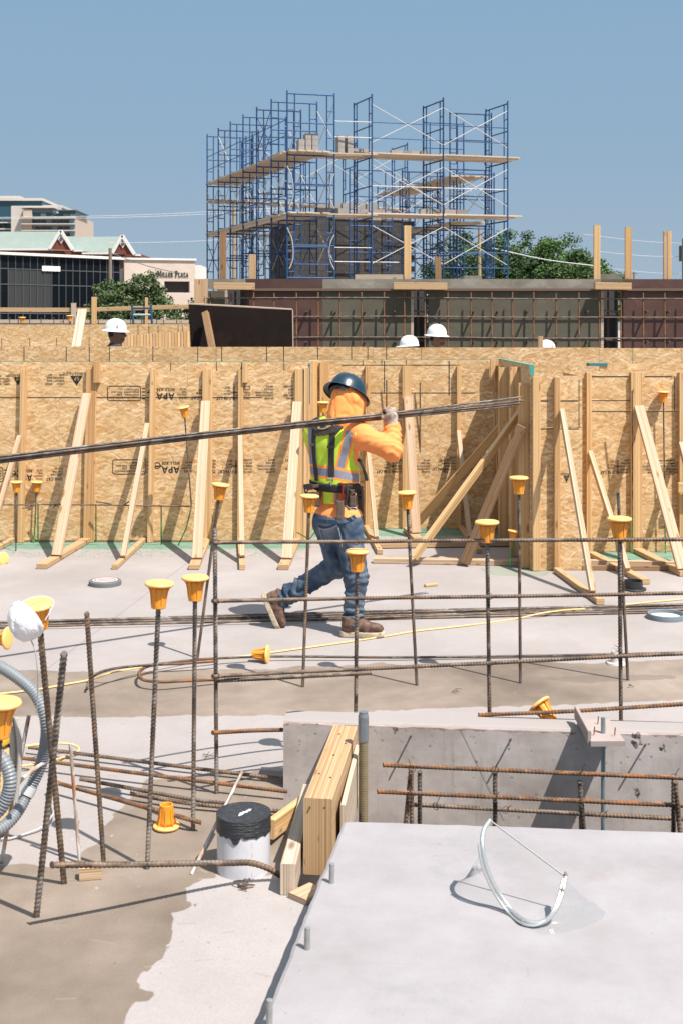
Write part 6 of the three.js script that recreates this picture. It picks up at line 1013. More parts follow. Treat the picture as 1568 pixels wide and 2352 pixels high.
{
  const man = thing('person', 'worker in orange hood and lime vest carrying rebars on his shoulder', 'person', null, V(0, 0, 0));
  const yaw = new THREE.Quaternion().setFromEuler(new THREE.Euler(0, -0.5, 0));
  const J = { pel: P(775, 1190, 8.38), bel: P(769, 1100, 8.38), che: P(768, 1022, 8.38), rs: P(824, 999, 8.275), ls: P(727, 998, 8.47), re: P(900, 1036, 8.17), rw: P(900, 984, 8.30), le: P(742, 1080, 8.60), lw: P(772, 1086, 8.66), nk: P(790, 955, 8.39), hd: P(800, 906, 8.385), rh: P(796, 1200, 8.31), rk: P(817, 1324, 8.25), ra: P(811, 1430, 8.225), lh: P(755, 1203, 8.46), lk: P(779, 1297, 8.44), la: P(652, 1372, 8.47) };
  // prims: [distance, kind, blend]; kinds 0 top cloth, 1 denim, 2 hood
  const torso = [[ell(J.che, V(0.178, 0.20, 0.128), yaw), 0, 0.06], [ell(J.bel, V(0.150, 0.17, 0.125), yaw), 0, 0.08], [ell(J.pel, V(0.158, 0.135, 0.14), yaw), 0, 0.08], [cone(J.ls, J.rs, 0.072, 0.074), 0, 0.07], [cone(P(776, 985, 8.38), J.nk, 0.1, 0.075), 0, 0.06]];
  const arms = [[cone(J.rs, J.re, 0.082, 0.064), 0, 0.05], [cone(J.re, J.rw, 0.062, 0.053), 0, 0.03], [cone(J.ls, J.le, 0.075, 0.055), 0, 0.05], [cone(J.le, J.lw, 0.055, 0.042), 0, 0.03]];
  const legs = [[cone(J.rh, J.rk, 0.112, 0.078), 1, 0.06], [cone(J.rk, J.ra, 0.078, 0.066), 1, 0.04], [cone(J.lh, J.lk, 0.112, 0.083), 1, 0.06], [cone(J.lk, J.la, 0.083, 0.062), 1, 0.035]];
  const hood = [[ell(P(796, 918, 8.375), V(0.106, 0.108, 0.112)), 2, 0.05], [cone(P(799, 924, 8.355), P(790, 962, 8.345), 0.108, 0.122), 2, 0.05], [ell(P(820, 926, 8.41), V(0.055, 0.058, 0.055)), 2, 0.05]];
  const prims = [...torso, ...arms, ...legs, ...hood];
  const axisN = (a, b) => { const d = b.clone().sub(a), l = d.length(); d.normalize(); return (x, y, z) => ((x - a.x) * d.x + (y - a.y) * d.y + (z - a.z) * d.z) / l; };
  const tR = axisN(J.rk, J.ra), tLs = axisN(J.lk, J.la), tF = axisN(J.re, J.rw);
  const wrinkle = (x, y, z, kind, i) => {
    if (kind === 1) {
      let a = 0.004 * noise(x * 14, y * 16, z * 14) + 0.003 * noise(x * 34, y * 40, z * 34) + 0.008 * Math.pow(1 - Math.abs(noise(x * 9 - y * 5, y * 15 + x * 9, z * 9)), 8);
      if (i === 6) { const t = tR(x, y, z); a += (0.010 * step(0.55, 0.85, t) + 0.004 + 0.006 * step(0.25, 0, t)) * Math.sin(t * 42 + 5 * noise(x * 12, y * 6, z * 12)); }
      if (i === 8) { const t = tLs(x, y, z); a += (0.012 * step(0.5, 0.8, t) + 0.003 + 0.006 * step(0.2, 0, t)) * Math.sin(t * 40 + 6 * noise(x * 12, y * 12, z * 12)); }
      return a;
    }
    if (kind === 2) { const q = Math.atan2(x - J.hd.x, z - J.hd.z); return 0.010 * Math.pow(1 - Math.abs(noise(x * 15 + y * 9, y * 8 - x * 4, z * 15 + 3)), 9) + 0.006 * noise(x * 13, y * 9, z * 13) + 0.004 * Math.sin(q * 5 + y * 14); }
    let a = 0.004 * noise(x * 13, y * 15, z * 13) - (i === 3 || i === 4 ? 0.0045 * Math.pow(1 - Math.abs(noise(x * 7 + y * 4, y * 20 - x * 12, z * 8)), 7) : 0);
    if (i === 3 || i === 4) { const t = tF(x, y, z); a += 0.008 * Math.sin(t * 26 + 4 * noise(x * 14, y * 14, z * 14)) * (i === 4 ? 1 : 0.25); }
    return a;
  };
  const map = [0, 1, 2, 3, 4, 3, 4, 5, 6, 7, 8, 6, 8];
  let lastKind = 0;
  const primId = prims.map((p, i) => (i < 5 ? -1 : i === 5 ? 3 : i === 6 ? 4 : i === 9 ? 5 : i === 10 ? 6 : i === 11 ? 7 : i === 12 ? 8 : -1));
  const body = (x, y, z) => { let d = 9, best = 9; for (let i = 0; i < prims.length; i++) { const e = prims[i][0](x, y, z); if (e > 0.2) { if (e < d) d = e; continue; } const q = e + (e < 0.05 ? wrinkle(x, y, z, prims[i][1], primId[i]) : 0); if (q < best) { best = q; lastKind = prims[i][1]; } d = smin(d, q, prims[i][2]); } return d; };
  const hemY = (x) => 0.785 - 0.02 * x + 0.006 * noise(x * 20, 3);
  const paint = (x, y, z) => {
    body(x, y, z); let k = lastKind; const n = fbm(x * 5, y * 5, z * 5), f = noise(x * 60, y * 60, z * 60);
    if (k === 0 && y < hemY(x)) k = 1; if (k === 1 && y > hemY(x)) k = 0;
    if (k === 1) { const fade = Math.max(0, Math.min(1, 0.35 + 0.9 * n + 0.45 * noise(x * 20, y * 30, z * 20))); const [px, py] = cam2(x, y, z); const wear = 0.8 * step(44, 14, Math.hypot(px - 757, (py - 1235) * 0.8)) + 0.35 * step(60, 20, Math.hypot(px - 800, (py - 1280) * 0.6)); return lerp3([0.018, 0.038, 0.078], [0.19, 0.23, 0.27], Math.min(1, 0.5 * fade + wear * (0.55 + 0.7 * n)) ).map((c) => c * (1 + 0.12 * f)); }
    const base = k === 2 ? [1.0, 0.33, 0.085] : [0.93, 0.30, 0.085]; const dirt = Math.max(0, 0.35 * noise(x * 9, y * 9, z * 9 + 4)); return base.map((c, i) => c * (1 + 0.05 * f) * (1 - dirt * [0.25, 0.35, 0.3][i]));
  };
  mesh(man, 'body', fieldMesh(body, V(-0.52, 0.07, -8.80), V(0.48, 1.74, -8.02), 0.0095, paint), clothM);

  // vest: shell over the torso
  const vestF0 = (x, y, z) => { let d = 9; for (const [f, , b] of torso) d = smin(d, f(x, y, z), b); return d - 0.017 + 0.004 * noise(x * 16, y * 12, z * 16); };
  const vest = (x, y, z) => {
    let d = vestF0(x, y, z); if (d > 0.1) return d; const [px, py] = cam2(x, y, z);
    const arm = py < 968 ? 828 : py < 1027 ? 828 - 19 * (py - 968) / 59 : py < 1062 ? 809 + 5 * (py - 1027) / 35 : 814 + 12 * step(1062, 1084, py);
    const low = px > 742 && px < 775 ? 1157 : px > 808 ? 1112 : 1110, k = 1 / 344.2;
    d = Math.max(d, (px - arm) * k, (py - low) * k, (958 - py) * k * 0.9); return d;
  };
  const LIME = [0.52, 0.70, 0.05], OR = [1.0, 0.28, 0.04], GR = [0.22, 0.235, 0.28];
  const vp = (x, y, z) => {
    const [px, py] = cam2(x, y, z), f = 1 + 0.07 * noise(x * 50, y * 50, z * 50) + 0.08 * noise(x * 12, y * 12, z * 12); let c = LIME;
    const sh = Math.max(0, px - 765) * 0.27, q = py - sh;
    if (q > 1068.5 && q < 1098.5) c = q > 1074 && q < 1093 ? GR : OR;
    else if (py < 1090) { const a = px - (808 - 26 * (py - 967) / 106), b = px - (712 + 4 * (py - 980) / 90); if (Math.abs(a) < 13.5) c = Math.abs(a) < 8.6 ? GR : OR; else if (Math.abs(b) < 8.5) c = Math.abs(b) < 5 ? GR : OR; }
    if (py > 1118 && px > 764) c = px > 769 ? GR : OR;
    if (px < 706) c = LIME;
    return c.map((v) => v * f);
  };
  mesh(man, 'safety_vest', fieldMesh(vest, V(-0.30, 0.80, -8.62), V(0.16, 1.50, -8.10), 0.0058, vp), clothM);
  // ribbons that lie on the vest
  const cast = (px, py, f) => { const o = V(0, EYE, 0), dir = P(px, py, 1).sub(o).normalize(); let t = 7.7; for (let i = 0; i < 90; i++) { const p = o.clone().addScaledVector(dir, t), d = f(p.x, p.y, p.z); if (d < 0.0008) return p; t += Math.max(0.0008, d * 0.8); if (t > 9.4) break; } return P(px, py, 8.3); };
  const normal = (p, f) => { const e = 0.004; return V(f(p.x + e, p.y, p.z) - f(p.x - e, p.y, p.z), f(p.x, p.y + e, p.z) - f(p.x, p.y - e, p.z), f(p.x, p.y, p.z + e) - f(p.x, p.y, p.z - e)).normalize(); };
  function ribbon(path, width, th, f, n = 26) {
    const c = new THREE.CatmullRomCurve3(path.map(([x, y]) => V(x, y, 0)), false, 'centripetal'), mid = [], nor = [];
    for (let i = 0; i <= n; i++) { const q = c.getPointAt(i / n), p = cast(q.x, q.y, f); mid.push(p); nor.push(normal(p, f)); }
    const pos = [], idx = []; for (let i = 0; i <= n; i++) { const t = mid[Math.min(n, i + 1)].clone().sub(mid[Math.max(0, i - 1)]).normalize(), b = t.clone().cross(nor[i]).normalize(); for (const [s, h] of [[-1, 0.001], [-0.9, th], [0.9, th], [1, 0.001]]) { const p = mid[i].clone().addScaledVector(b, s * width / 2).addScaledVector(nor[i], h); pos.push(p.x, p.y, p.z); } }
    for (let i = 0; i < n; i++) for (let k = 0; k < 3; k++) { const a = i * 4 + k; idx.push(a, a + 1, a + 5, a, a + 5, a + 4); }
    const g = new THREE.BufferGeometry(); g.setAttribute('position', new THREE.Float32BufferAttribute(pos, 3)); g.setIndex(idx); const q = g.toNonIndexed(); q.setAttribute('uv', new THREE.Float32BufferAttribute(new Float32Array(q.attributes.position.count * 2), 2)); q.computeVertexNormals(); return q;
  }
  const web = std({ color: C(0.022, 0.021, 0.022), roughness: 0.75, side: THREE.DoubleSide }), pad = std({ color: C(0.05, 0.036, 0.03), roughness: 0.9, side: THREE.DoubleSide }), leather = std({ color: C(0.075, 0.043, 0.028), roughness: 0.75, bumpMap: rep(grain, 6), bumpScale: 0.002 }), leatherL = std({ color: C(0.14, 0.095, 0.065), roughness: 0.8, bumpMap: rep(grain, 6), bumpScale: 0.002 }), steel = std({ color: C(0.5, 0.5, 0.5), metalness: 0.7, roughness: 0.35 });
  [ribbon([[722, 985], [721, 1010], [722, 1045], [725, 1075], [728, 1104]], 0.038, 0.006, vestF0), ribbon([[764, 968], [763, 1000], [761, 1040], [761, 1070], [761, 1096]], 0.043, 0.006, vestF0), ribbon([[826, 964], [806, 962], [790, 970], [776, 982], [766, 992]], 0.05, 0.009, vestF0)].forEach((g) => mesh(man, 'harness_strap', g, web));
  mesh(man, 'harness_yoke', merge([ribbon([[718, 966], [730, 976], [745, 984], [764, 982]], 0.085, 0.008, vestF0), ribbon([[724, 996], [745, 995], [770, 988]], 0.03, 0.010, vestF0)]), pad);
  mesh(man, 'yoke_label', ribbon([[734, 979], [745, 979], [760, 974]], 0.05, 0.0135, vestF0), std({ map: null, color: C(0.30, 0.27, 0.14), roughness: 0.9, side: THREE.DoubleSide })); mesh(man, 'yoke_label_mark', ribbon([[739, 979.5], [745, 979], [751, 977.5]], 0.026, 0.0155, vestF0), web);
  for (const [x, y] of [[722, 1022], [761, 1026]]) { const p = cast(x, y, vestF0), n = normal(p, vestF0); mesh(man, 'strap_slider', bar(p.clone().addScaledVector(n, 0.009).add(V(-0.025, 0, 0)), p.clone().addScaledVector(n, 0.009).add(V(0.025, 0, 0)), 0.018, 0.006, V(0, 1, 0)), std({ color: C(0.05, 0.05, 0.055), roughness: 0.35 })); }
  { const p = cast(761, 1098, vestF0), n = normal(p, vestF0).multiplyScalar(0.01); mesh(man, 'strap_clip', merge([tubeG(p.clone().add(n).add(V(-0.024, 0, 0)), p.clone().add(n).add(V(0.024, 0, 0)), 0.003), tubeG(p.clone().add(n), p.clone().add(n).add(V(0, -0.05, 0.004)), 0.003)]), steel); }
  mesh(man, 'dangling_strap', sweep([P(822, 1055, 8.24), P(828, 1062, 8.22), P(834, 1076, 8.2), P(839, 1090, 8.2), P(842, 1104, 8.2)], 0.011, { step: 0.012, seg: 6, prof: (s, a) => 1 + 0.25 * noise(s * 50, a) }), web);
  // tool belt and pouches
  const by = YA(1120, 8.3), beltF = (x, y, z) => Math.max(vestF0(x, y, z) - 0.012, Math.abs(y - by + 0.06 * (x + 0.03)) - 0.028);
  mesh(man, 'tool_belt', fieldMesh(beltF, V(-0.3, by - 0.1, -8.62), V(0.2, by + 0.1, -8.1), 0.008), std({ color: C(0.02, 0.019, 0.02), roughness: 0.8 }));
  const hip = (x, y, z) => Math.min(vestF0(x, y, z), body(x, y, z));
  function pouch(px, py, w, h, dp, m, rot = 0, taper = 0.85, open = true, name = 'tool_pouch') {
    const p = cast(px, py, hip), n = normal(p, hip); n.y = 0; n.normalize(); const c = p.clone().addScaledVector(n, dp * 0.45), ux = V(0, 1, 0).cross(n).normalize();
    const q = new THREE.Quaternion().setFromRotationMatrix(new THREE.Matrix4().makeBasis(ux, V(0, 1, 0), n)).multiply(new THREE.Quaternion().setFromAxisAngle(V(0, 0, 1), rot));
    const f = (x, y, z) => { const k = 1 + (taper - 1) * (0.5 - y / h), qx = Math.abs(x) - w / 2 * k + 0.008, qy = Math.abs(y) - h / 2 + 0.008, qz = Math.abs(z) - dp / 2 * k + 0.008; let d = Math.hypot(Math.max(qx, 0), Math.max(qy, 0), Math.max(qz, 0)) + Math.min(0, Math.max(qx, qy, qz)) - 0.008 + 0.003 * noise(x * 40, y * 40, z * 40); if (open) d = Math.max(d, -Math.max(Math.abs(x) - w / 2 + 0.006, Math.abs(z) - dp / 2 + 0.006, (h * 0.12 - y))); return d; };
    const g = fieldMesh(f, V(-w * 0.62, -h * 0.62, -dp * 0.75), V(w * 0.62, h * 0.62, dp * 0.75), Math.min(0.006, w / 9)); const o = mesh(man, name, g, m); o.position.copy(c); o.quaternion.copy(q); return o;
  }
  pouch(730, 1136, 0.115, 0.155, 0.085, leather, 0.08, 0.72); pouch(783.5, 1172, 0.052, 0.145, 0.04, leatherL, -0.02, 0.9); pouch(800, 1143, 0.05, 0.13, 0.05, leather, 0, 0.85); pouch(806, 1152, 0.035, 0.09, 0.05, leatherL, 0.1, 0.9); pouch(820, 1158, 0.04, 0.25, 0.045, leather, 0.18, 0.9, false, 'hammer_sheath');
  { const p = cast(784, 1128, hip), n = normal(p, hip); mesh(man, 'red_tool_handle', sweep([P(780, 1110, 8.2), P(786, 1112, 8.19), P(787, 1122, 8.19), P(785, 1156, 8.2)].map((v) => v.setZ(p.z + n.z * 0.03)), 0.0085, { step: 0.01, seg: 8 }), phy({ color: C(0.20, 0.012, 0.014), roughness: 0.4 })); }
  mesh(man, 'black_tool_handle', sweep([P(796, 1112, 8.2), P(797, 1130, 8.19), P(793, 1160, 8.2)], 0.007, { step: 0.02, seg: 7 }), web);
  mesh(man, 'wire_hook', sweep([P(794, 1160, 8.2), P(800, 1166, 8.18), P(815, 1166, 8.17), P(819, 1170, 8.17), P(812, 1172, 8.17), P(800, 1168, 8.18)], 0.0028, { step: 0.01, seg: 5 }), steel);
  // jeans details: rear pocket seam, side seam
  const denimL = std({ color: C(0.24, 0.27, 0.31), roughness: 0.9, side: THREE.DoubleSide }), denimD = std({ color: C(0.03, 0.05, 0.09), roughness: 0.9, side: THREE.DoubleSide });
  mesh(man, 'pocket_seam', merge([ribbon([[733, 1212], [745, 1215], [760, 1213], [776, 1206]], 0.013, 0.008, body), ribbon([[735, 1214], [740, 1235], [746, 1255]], 0.008, 0.006, body), ribbon([[776, 1208], [782, 1232], [786, 1256]], 0.008, 0.006, body)]), denimL); mesh(man, 'pocket_opening', ribbon([[734, 1208.5], [746, 1211], [760, 1209], [775, 1202]], 0.011, 0.0075, body), denimD);
  mesh(man, 'side_seam', merge([ribbon([[784, 1200], [788, 1218], [795, 1245], [802, 1275], [808, 1310]], 0.009, 0.006, body)]), denimD);
  mesh(man, 'jeans_waistband', ribbon([[722, 1192], [745, 1197], [768, 1199], [795, 1196], [815, 1186]], 0.03, 0.004, body), std({ color: C(0.05, 0.08, 0.135), roughness: 0.9, side: THREE.DoubleSide }));

  // glove gripping the bars
  const gp = P(897, 957, 8.305), across = V(1, 0.07, -0.55).normalize(), curl = V(-0.45, 0, -0.9).normalize(), outv = V(0.02, 1, 0.05).normalize();
  const hf = handField(gp, across, outv, curl, 1.05, 1), cuff = cone(P(898, 966, 8.30), P(900, 980, 8.295), 0.040, 0.044);
  const gl = (x, y, z) => smin(hf(x, y, z), cuff(x, y, z), 0.02) + 0.002 * noise(x * 60, y * 60, z * 60);
  mesh(man, 'work_glove', fieldMesh(gl, gp.clone().add(V(-0.12, -0.13, -0.13)), gp.clone().add(V(0.12, 0.12, 0.10)), 0.0042, (x, y, z) => { const k = Math.max(0, Math.min(1, 0.45 + 1.1 * fbm(x * 16, y * 16, z * 16) + (y < gp.y - 0.03 ? -0.35 : 0.1))); return lerp3([0.40, 0.32, 0.27], [0.12, 0.075, 0.055], k); }), clothM);
  const gp2 = P(782, 1086, 8.66), hf2 = handField(gp2, V(0.2, 0, -1).normalize(), V(1, -0.2, 0).normalize(), V(0.1, -1, 0).normalize(), 1, 0.5);
  mesh(man, 'work_glove', fieldMesh(hf2, gp2.clone().add(V(-0.12, -0.12, -0.12)), gp2.clone().add(V(0.14, 0.1, 0.1)), 0.006, (x, y, z) => lerp3([0.5, 0.42, 0.36], [0.16, 0.1, 0.075], Math.max(0, Math.min(1, 0.5 + fbm(x * 16, y * 16, z * 16))))), clothM);

  // boots
  const bootM = std({ vertexColors: true, roughness: 0.8, bumpMap: rep(grain, 8), bumpScale: 0.002 });
  function boot(heel, fwd, up, L) {
    const side = fwd.clone().cross(up).normalize(), g = new THREE.Group(); g.name = 'boot'; man.add(g); g.position.copy(heel); g.quaternion.setFromRotationMatrix(new THREE.Matrix4().makeBasis(fwd, up, side)); const s = L / 0.285;
    const wd = (u) => (0.034 + 0.014 * step(0.05, 0.2, u)) * Math.sqrt(Math.max(0.02, 1 - Math.pow(Math.max(0, (u - 0.2) / 0.088), 2.4))) * Math.sqrt(Math.max(0.05, 1 - Math.pow(Math.max(0, (0.045 - u) / 0.05), 2.4)));
    const soleF = (u, v, t) => { const r = Math.max(Math.abs(t) - wd(u) - 0.004, -u - 0.002, u - 0.290); const bt = 0.004 * step(0.2, 0.285, u), hl = 0.5 + 0.5 * Math.sin(u * 420); return Math.max(r + (v < 0.012 ? 0.002 * hl : 0), v - 0.036 - 0.004 * step(0.06, 0, u), bt - v); };
    const U = [ell(V(0.215, 0.055, 0), V(0.068, 0.038, 0.042)), ell(V(0.13, 0.062, 0), V(0.085, 0.052, 0.039)), cone(V(0.052, 0.055, 0), V(0.058, 0.125, 0), 0.045, 0.050), cone(V(0.085, 0.10, 0), V(0.15, 0.075, 0), 0.042, 0.035)];
    const upF = (u, v, t) => { let d = 9; for (const f of U) d = smin(d, f(u, v, t), 0.025); return Math.max(d + 0.0025 * noise(u * 40, v * 40, t * 40), 0.034 - v, v - 0.135); };
    const a = fieldMesh(upF, V(-0.03, 0.02, -0.08), V(0.31, 0.15, 0.08), 0.005, (u, v, t) => { const n = fbm(u * 20, v * 20, t * 20); return lerp3([0.075, 0.035, 0.024], [0.19, 0.115, 0.082], Math.max(0, Math.min(1, 0.4 + n))); }); a.scale(s, s, s);
    const b = fieldMesh(soleF, V(-0.02, -0.01, -0.07), V(0.31, 0.05, 0.07), 0.0045, (u, v, t) => { const n = fbm(u * 25, v * 25, t * 25 + 3); return lerp3([0.52, 0.43, 0.31], [0.25, 0.19, 0.125], Math.max(0, Math.min(1, 0.3 + 1.1 * n))); }); b.scale(s, s, s);
    const m = mesh(g, 'leather_upper', a, bootM); mesh(g, 'rubber_sole', b, bootM);
    const lace = []; for (let i = 0; i < 4; i++) { const u = 0.105 + i * 0.02, v = 0.128 - i * 0.011; lace.push(sweep([V(u, v, -0.022), V(u + 0.006, v + 0.012, 0), V(u, v, 0.022)].map((p) => p.multiplyScalar(s)), 0.0022, { step: 0.008, seg: 5 })); } mesh(g, 'lace', merge(lace), leather);
  }
  { const h = FL(781, 1463); boot(V(h.x, 0.001, -8.205), V(0.998, 0, 0.06).normalize(), V(0, 1, 0), 0.288); }
  { const h = P(600, 1366, 8.47), t2 = P(636, 1449, 8.45), fw = t2.clone().sub(h).normalize(), up = V(0.93, 0.36, 0.05); up.addScaledVector(fw, -up.dot(fw)).normalize(); boot(h, fw, up, 0.268); }

  // hard hat
  const hat = new THREE.Group(); hat.name = 'hard_hat'; man.add(hat); hat.position.copy(P(797, 903, 8.385));
  const up = V(0.27, 0.84, -0.50).normalize(), fw = V(0.75, 0, -0.66); fw.addScaledVector(up, -fw.dot(up)).normalize(); hat.quaternion.setFromRotationMatrix(new THREE.Matrix4().makeBasis(fw, up, fw.clone().cross(up)));
  hardHat(hat, [0.004, 0.024, 0.042], true);
  mesh(hat, 'suspension_band', sweep(Array.from({ length: 17 }, (_, i) => V(Math.cos(i / 16 * 6.283) * 0.112, -0.012, Math.sin(i / 16 * 6.283) * 0.095)), 0.013, { step: 0.02, seg: 8 }), std({ color: C(0.035, 0.035, 0.038), roughness: 0.6 }));
  mesh(hat, 'strap_clip', bar(V(-0.1, -0.03, 0.06), V(-0.05, -0.03, 0.092), 0.03, 0.006, V(0, 1, 0)), std({ color: C(0.22, 0.22, 0.23), roughness: 0.5 }));
}
function hardHat(g, col, brim) {
  const m = phy({ color: C(...col), roughness: 0.3, clearcoat: 0.5, clearcoatRoughness: 0.25 }), N = 56, R = 26, pos = [], idx = [];
  for (let j = 0; j <= R; j++) for (let i = 0; i < N; i++) {
    const a = i / N * 2 * Math.PI, ca = Math.cos(a), sa = Math.sin(a); let r, y;
    if (j <= 18) { const t = j / 18 * Math.PI / 2; r = Math.sin(t) ** 0.92; y = 0.135 * Math.cos(t) ** 0.85; const ridge = Math.exp(-Math.pow(Math.sin(t) * sa / 0.16, 2)) * 0.006 * Math.cos(t * 0.85); y += ridge; r += ridge * 0.3; pos.push(r * ca * 0.135, y, r * sa * 0.113); }
    else { const t = (j - 18) / 8, ext = brim ? 0.036 : 0.006 + 0.055 * Math.max(0, ca) ** 2; const e = t < 0.8 ? t / 0.8 * ext : ext, yy = t < 0.8 ? -0.012 * t : -0.013 - 0.004 * (t - 0.8) / 0.2; pos.push(ca * (0.135 + e), yy - (brim ? 0.006 * Math.abs(sa) : 0), sa * (0.113 + e)); }
  }
  for (let j = 0; j < R; j++) for (let i = 0; i < N; i++) { const a = j * N + i, b = j * N + (i + 1) % N; idx.push(a, b, b + N, a, b + N, a + N); }
  const q = new THREE.BufferGeometry(); q.setAttribute('position', new THREE.Float32BufferAttribute(pos, 3)); q.setAttribute('uv', new THREE.Float32BufferAttribute(new Float32Array(pos.length / 3 * 2), 2)); q.setIndex(idx); q.computeVertexNormals();
  m.side = THREE.DoubleSide; return mesh(g, 'hat_shell', q, m);
}
// the bars on his shoulder
{
  const A = V(-1.555, 1.346, -7.17), B = V(1.287, 1.5, -8.95), D = B.clone().sub(A), side = V(0, 1, 0).cross(D).normalize();
  [[0, 0, 0], [0.014, 0.012, -0.004], [-0.014, 0.013, 0.003], [0.002, 0.026, 0.006], [0.018, -0.010, -0.012]].forEach(([s, h, e], i) => {
    const pts = []; for (let k = 0; k <= 12; k++) { const t = -1.05 + (2.05 + e) * k / 12, spread = 1 + 0.9 * Math.max(0, t - 0.7) * 3; pts.push(A.clone().addScaledVector(D, t).addScaledVector(side, s * spread).add(V(0, h * spread - 0.006 - 0.05 * Math.pow(Math.max(0, 0.58 - t), 2), 0))); }
    rebar('rebar resting on the worker\'s shoulder', pts, 0.0064, i % 2 ? M.barGrey : M.barDark, { group: 'rebars carried on the shoulder' });
  });
}
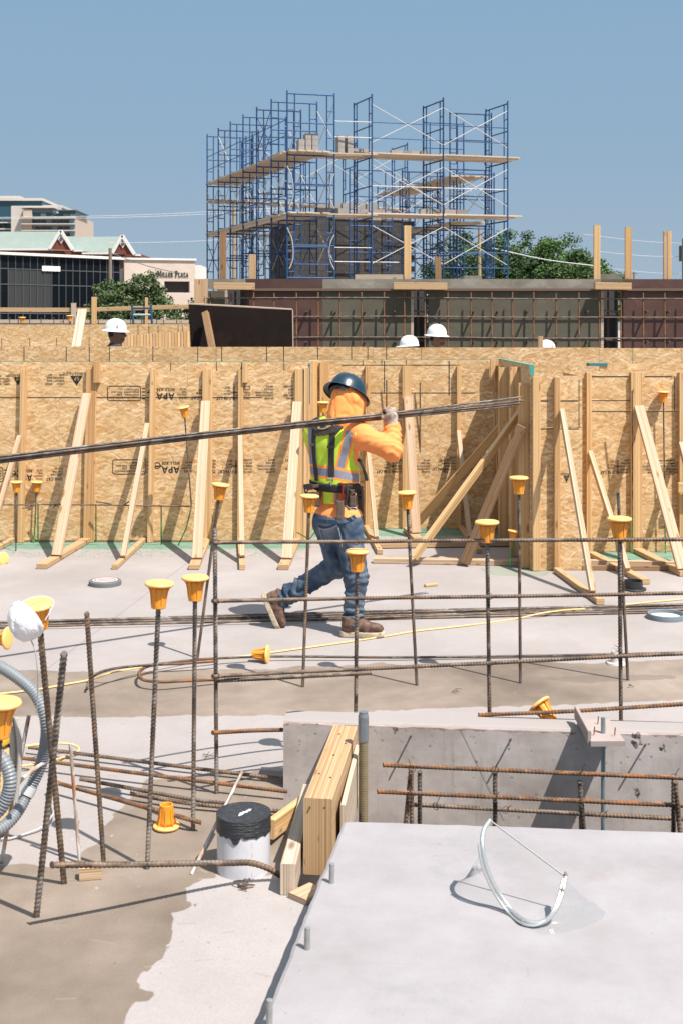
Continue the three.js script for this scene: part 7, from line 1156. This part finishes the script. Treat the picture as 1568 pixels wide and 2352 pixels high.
// far crew, seen from the shoulders or hats up
function crew(label, px, topPy, d, height, face, shirt, brim, extra) {
  const yTop = YA(topPy, d), foot = 0.15, H = yTop - foot - 0.03, t = thing('person', label, 'person', null, V(XA(px, d), foot, -d)); t.rotation.y = face;   // faces local +x
  const k = H / 1.78, v = (x, y, z) => V(x * k, y * k, z * k), SK = [0.22, 0.115, 0.075], JN = [0.05, 0.065, 0.1];
  const pr = [[cone(v(0, 1.42, 0), v(0, 1.0, 0), 0.13 * k, 0.13 * k), 0], [cone(v(0, 1.40, -0.17), v(0, 1.40, 0.17), 0.075 * k, 0.075 * k), 0], [cone(v(0, 1.40, 0.19), v(0.02, 1.1, 0.25), 0.055 * k, 0.045 * k), 0], [cone(v(0.02, 1.1, 0.25), v(0.15, 0.92, 0.22), 0.043 * k, 0.035 * k), 0], [cone(v(0, 1.40, -0.19), v(0.02, 1.1, -0.25), 0.055 * k, 0.045 * k), 0], [cone(v(0.02, 1.1, -0.25), v(0.15, 0.92, -0.22), 0.043 * k, 0.035 * k), 0], [cone(v(0, 0.95, 0.09), v(0.01, 0.5, 0.1), 0.1 * k, 0.07 * k), 1], [cone(v(0.01, 0.5, 0.1), v(0, 0.08, 0.1), 0.068 * k, 0.05 * k), 1], [cone(v(0, 0.95, -0.09), v(-0.02, 0.5, -0.1), 0.1 * k, 0.07 * k), 1], [cone(v(-0.02, 0.5, -0.1), v(-0.03, 0.08, -0.1), 0.068 * k, 0.05 * k), 1], [cone(v(0, 0.05, 0.1), v(0.17, 0.04, 0.11), 0.05 * k, 0.04 * k), 3], [cone(v(-0.03, 0.05, -0.1), v(0.14, 0.04, -0.11), 0.05 * k, 0.04 * k), 3], [cone(v(0, 1.45, 0), v(0.02, 1.58, 0), 0.062 * k, 0.058 * k), 2]];
  let kind = 0; const f = (x, y, z) => { let d2 = 9, b = 9; for (const [g, c] of pr) { const e = g(x, y, z); if (e < b) { b = e; kind = c; } d2 = smin(d2, e, 0.05); } return d2; };
  const cols = [shirt, JN, SK, [0.06, 0.04, 0.03]];
  const A = fieldMesh(f, v(-0.25, -0.05, -0.36), v(0.3, 1.62, 0.36), 0.024 * k, (x, y, z) => { f(x, y, z); return cols[kind]; });
  const hd = [ell(v(0.02, 1.66, 0), v(0.098, 0.125, 0.078)), ell(v(0.055, 1.60, 0), v(0.06, 0.075, 0.06)), cone(v(0.105, 1.675, 0), v(0.128, 1.635, 0), 0.012 * k, 0.02 * k), ell(v(0.1, 1.59, 0), v(0.022, 0.012, 0.03)), ell(v(0.0, 1.65, 0.078), v(0.02, 0.032, 0.012)), ell(v(0.0, 1.65, -0.078), v(0.02, 0.032, 0.012)), cone(v(0, 1.5, 0), v(0.01, 1.6, 0), 0.058 * k, 0.056 * k)];
  const hf = (x, y, z) => { let d2 = 9; hd.forEach((g) => { d2 = smin(d2, g(x, y, z), 0.018); }); const ey = Math.min(Math.hypot(x - 0.108 * k, y - 1.672 * k, z - 0.033 * k), Math.hypot(x - 0.108 * k, y - 1.672 * k, z + 0.033 * k)) - 0.014; return Math.max(d2, -ey); };
  const B = fieldMesh(hf, v(-0.11, 1.46, -0.12), v(0.16, 1.82, 0.12), 0.0095 * k, (x, y, z) => { const a = x / k, b = y / k, c = z / k; if (b < 1.55 && extra === 'scarf') return noise(a * 30, b * 30, c * 30) > 0.1 ? [0.7, 0.05, 0.04] : [0.5, 0.5, 0.06]; if (Math.hypot(a - 0.1, b - 1.672) < 0.02 && Math.abs(c) > 0.015) return [0.02, 0.018, 0.018]; if (b > 1.625 && a < 0.0) return [0.012, 0.01, 0.01]; if (a > 0.08 && b < 1.6 && b > 1.57) return [0.13, 0.05, 0.04]; return SK; });
  mesh(t, 'body', mergeC([A, B]), clothM);
  for (const s of [-1, 1]) { const p = v(0.16, 0.87, s * 0.215), hnd = handField(p, V(0, 0, s), V(0.5, -0.85, 0).normalize(), V(0.3, 0, -s).normalize(), k, 0.5); mesh(t, 'work_glove', fieldMesh(hnd, p.clone().add(V(-0.12, -0.14, -0.12)), p.clone().add(V(0.14, 0.12, 0.12)), 0.009, () => [0.3, 0.26, 0.22]), clothM); }
  const hat = new THREE.Group(); hat.name = 'hard_hat'; t.add(hat); hat.position.copy(v(0.012, 1.705, 0)); hat.scale.setScalar(k * 0.98); hat.rotation.z = -0.06; hardHat(hat, [0.80, 0.80, 0.80], brim);
  if (extra === 'scarf') mesh(t, 'dark_glasses', merge([ell2(v(0.1, 1.675, 0.034), 0.026 * k), ell2(v(0.1, 1.675, -0.034), 0.026 * k)]), std({ color: C(0.01, 0.01, 0.012), roughness: 0.2 }));
  else { const d2 = mesh(hat, 'sticker', new THREE.CircleGeometry(0.022, 16).rotateY(0).translate(0.03, 0.045, 0), std({ color: C(0.25, 0.26, 0.28), roughness: 0.6 })); d2.position.z = 0.118; d2.rotation.x = -0.25; }
}
const ell2 = (c, r) => new THREE.SphereGeometry(r, 12, 8).scale(0.4, 0.9, 1).translate(c.x, c.y, c.z);
crew('person in white full-brim hard hat and dark shirt, facing right at left', 264, 738, 16.2, 1.8, 0, [0.03, 0.035, 0.045], true);
crew('person of whom only a white cap-style hard hat shows above the forms', 941, 775, 16.6, 1.7, Math.PI, [0.3, 0.3, 0.3], false);
crew('person in white hard hat with red neck scarf and dark glasses', 1000, 750, 16.9, 1.8, -0.5, [0.45, 0.42, 0.38], true, 'scarf');
crew('person hidden but for the top of a white hard hat by the small stake', 1252, 785, 16.6, 1.7, 0.3, [0.3, 0.3, 0.3], true);

// ------------------------------------------------------------------ finish
scene.traverse((o) => { if (o.isMesh) { o.castShadow = true; o.receiveShadow = true; } });
renderer.render(scene, camera);
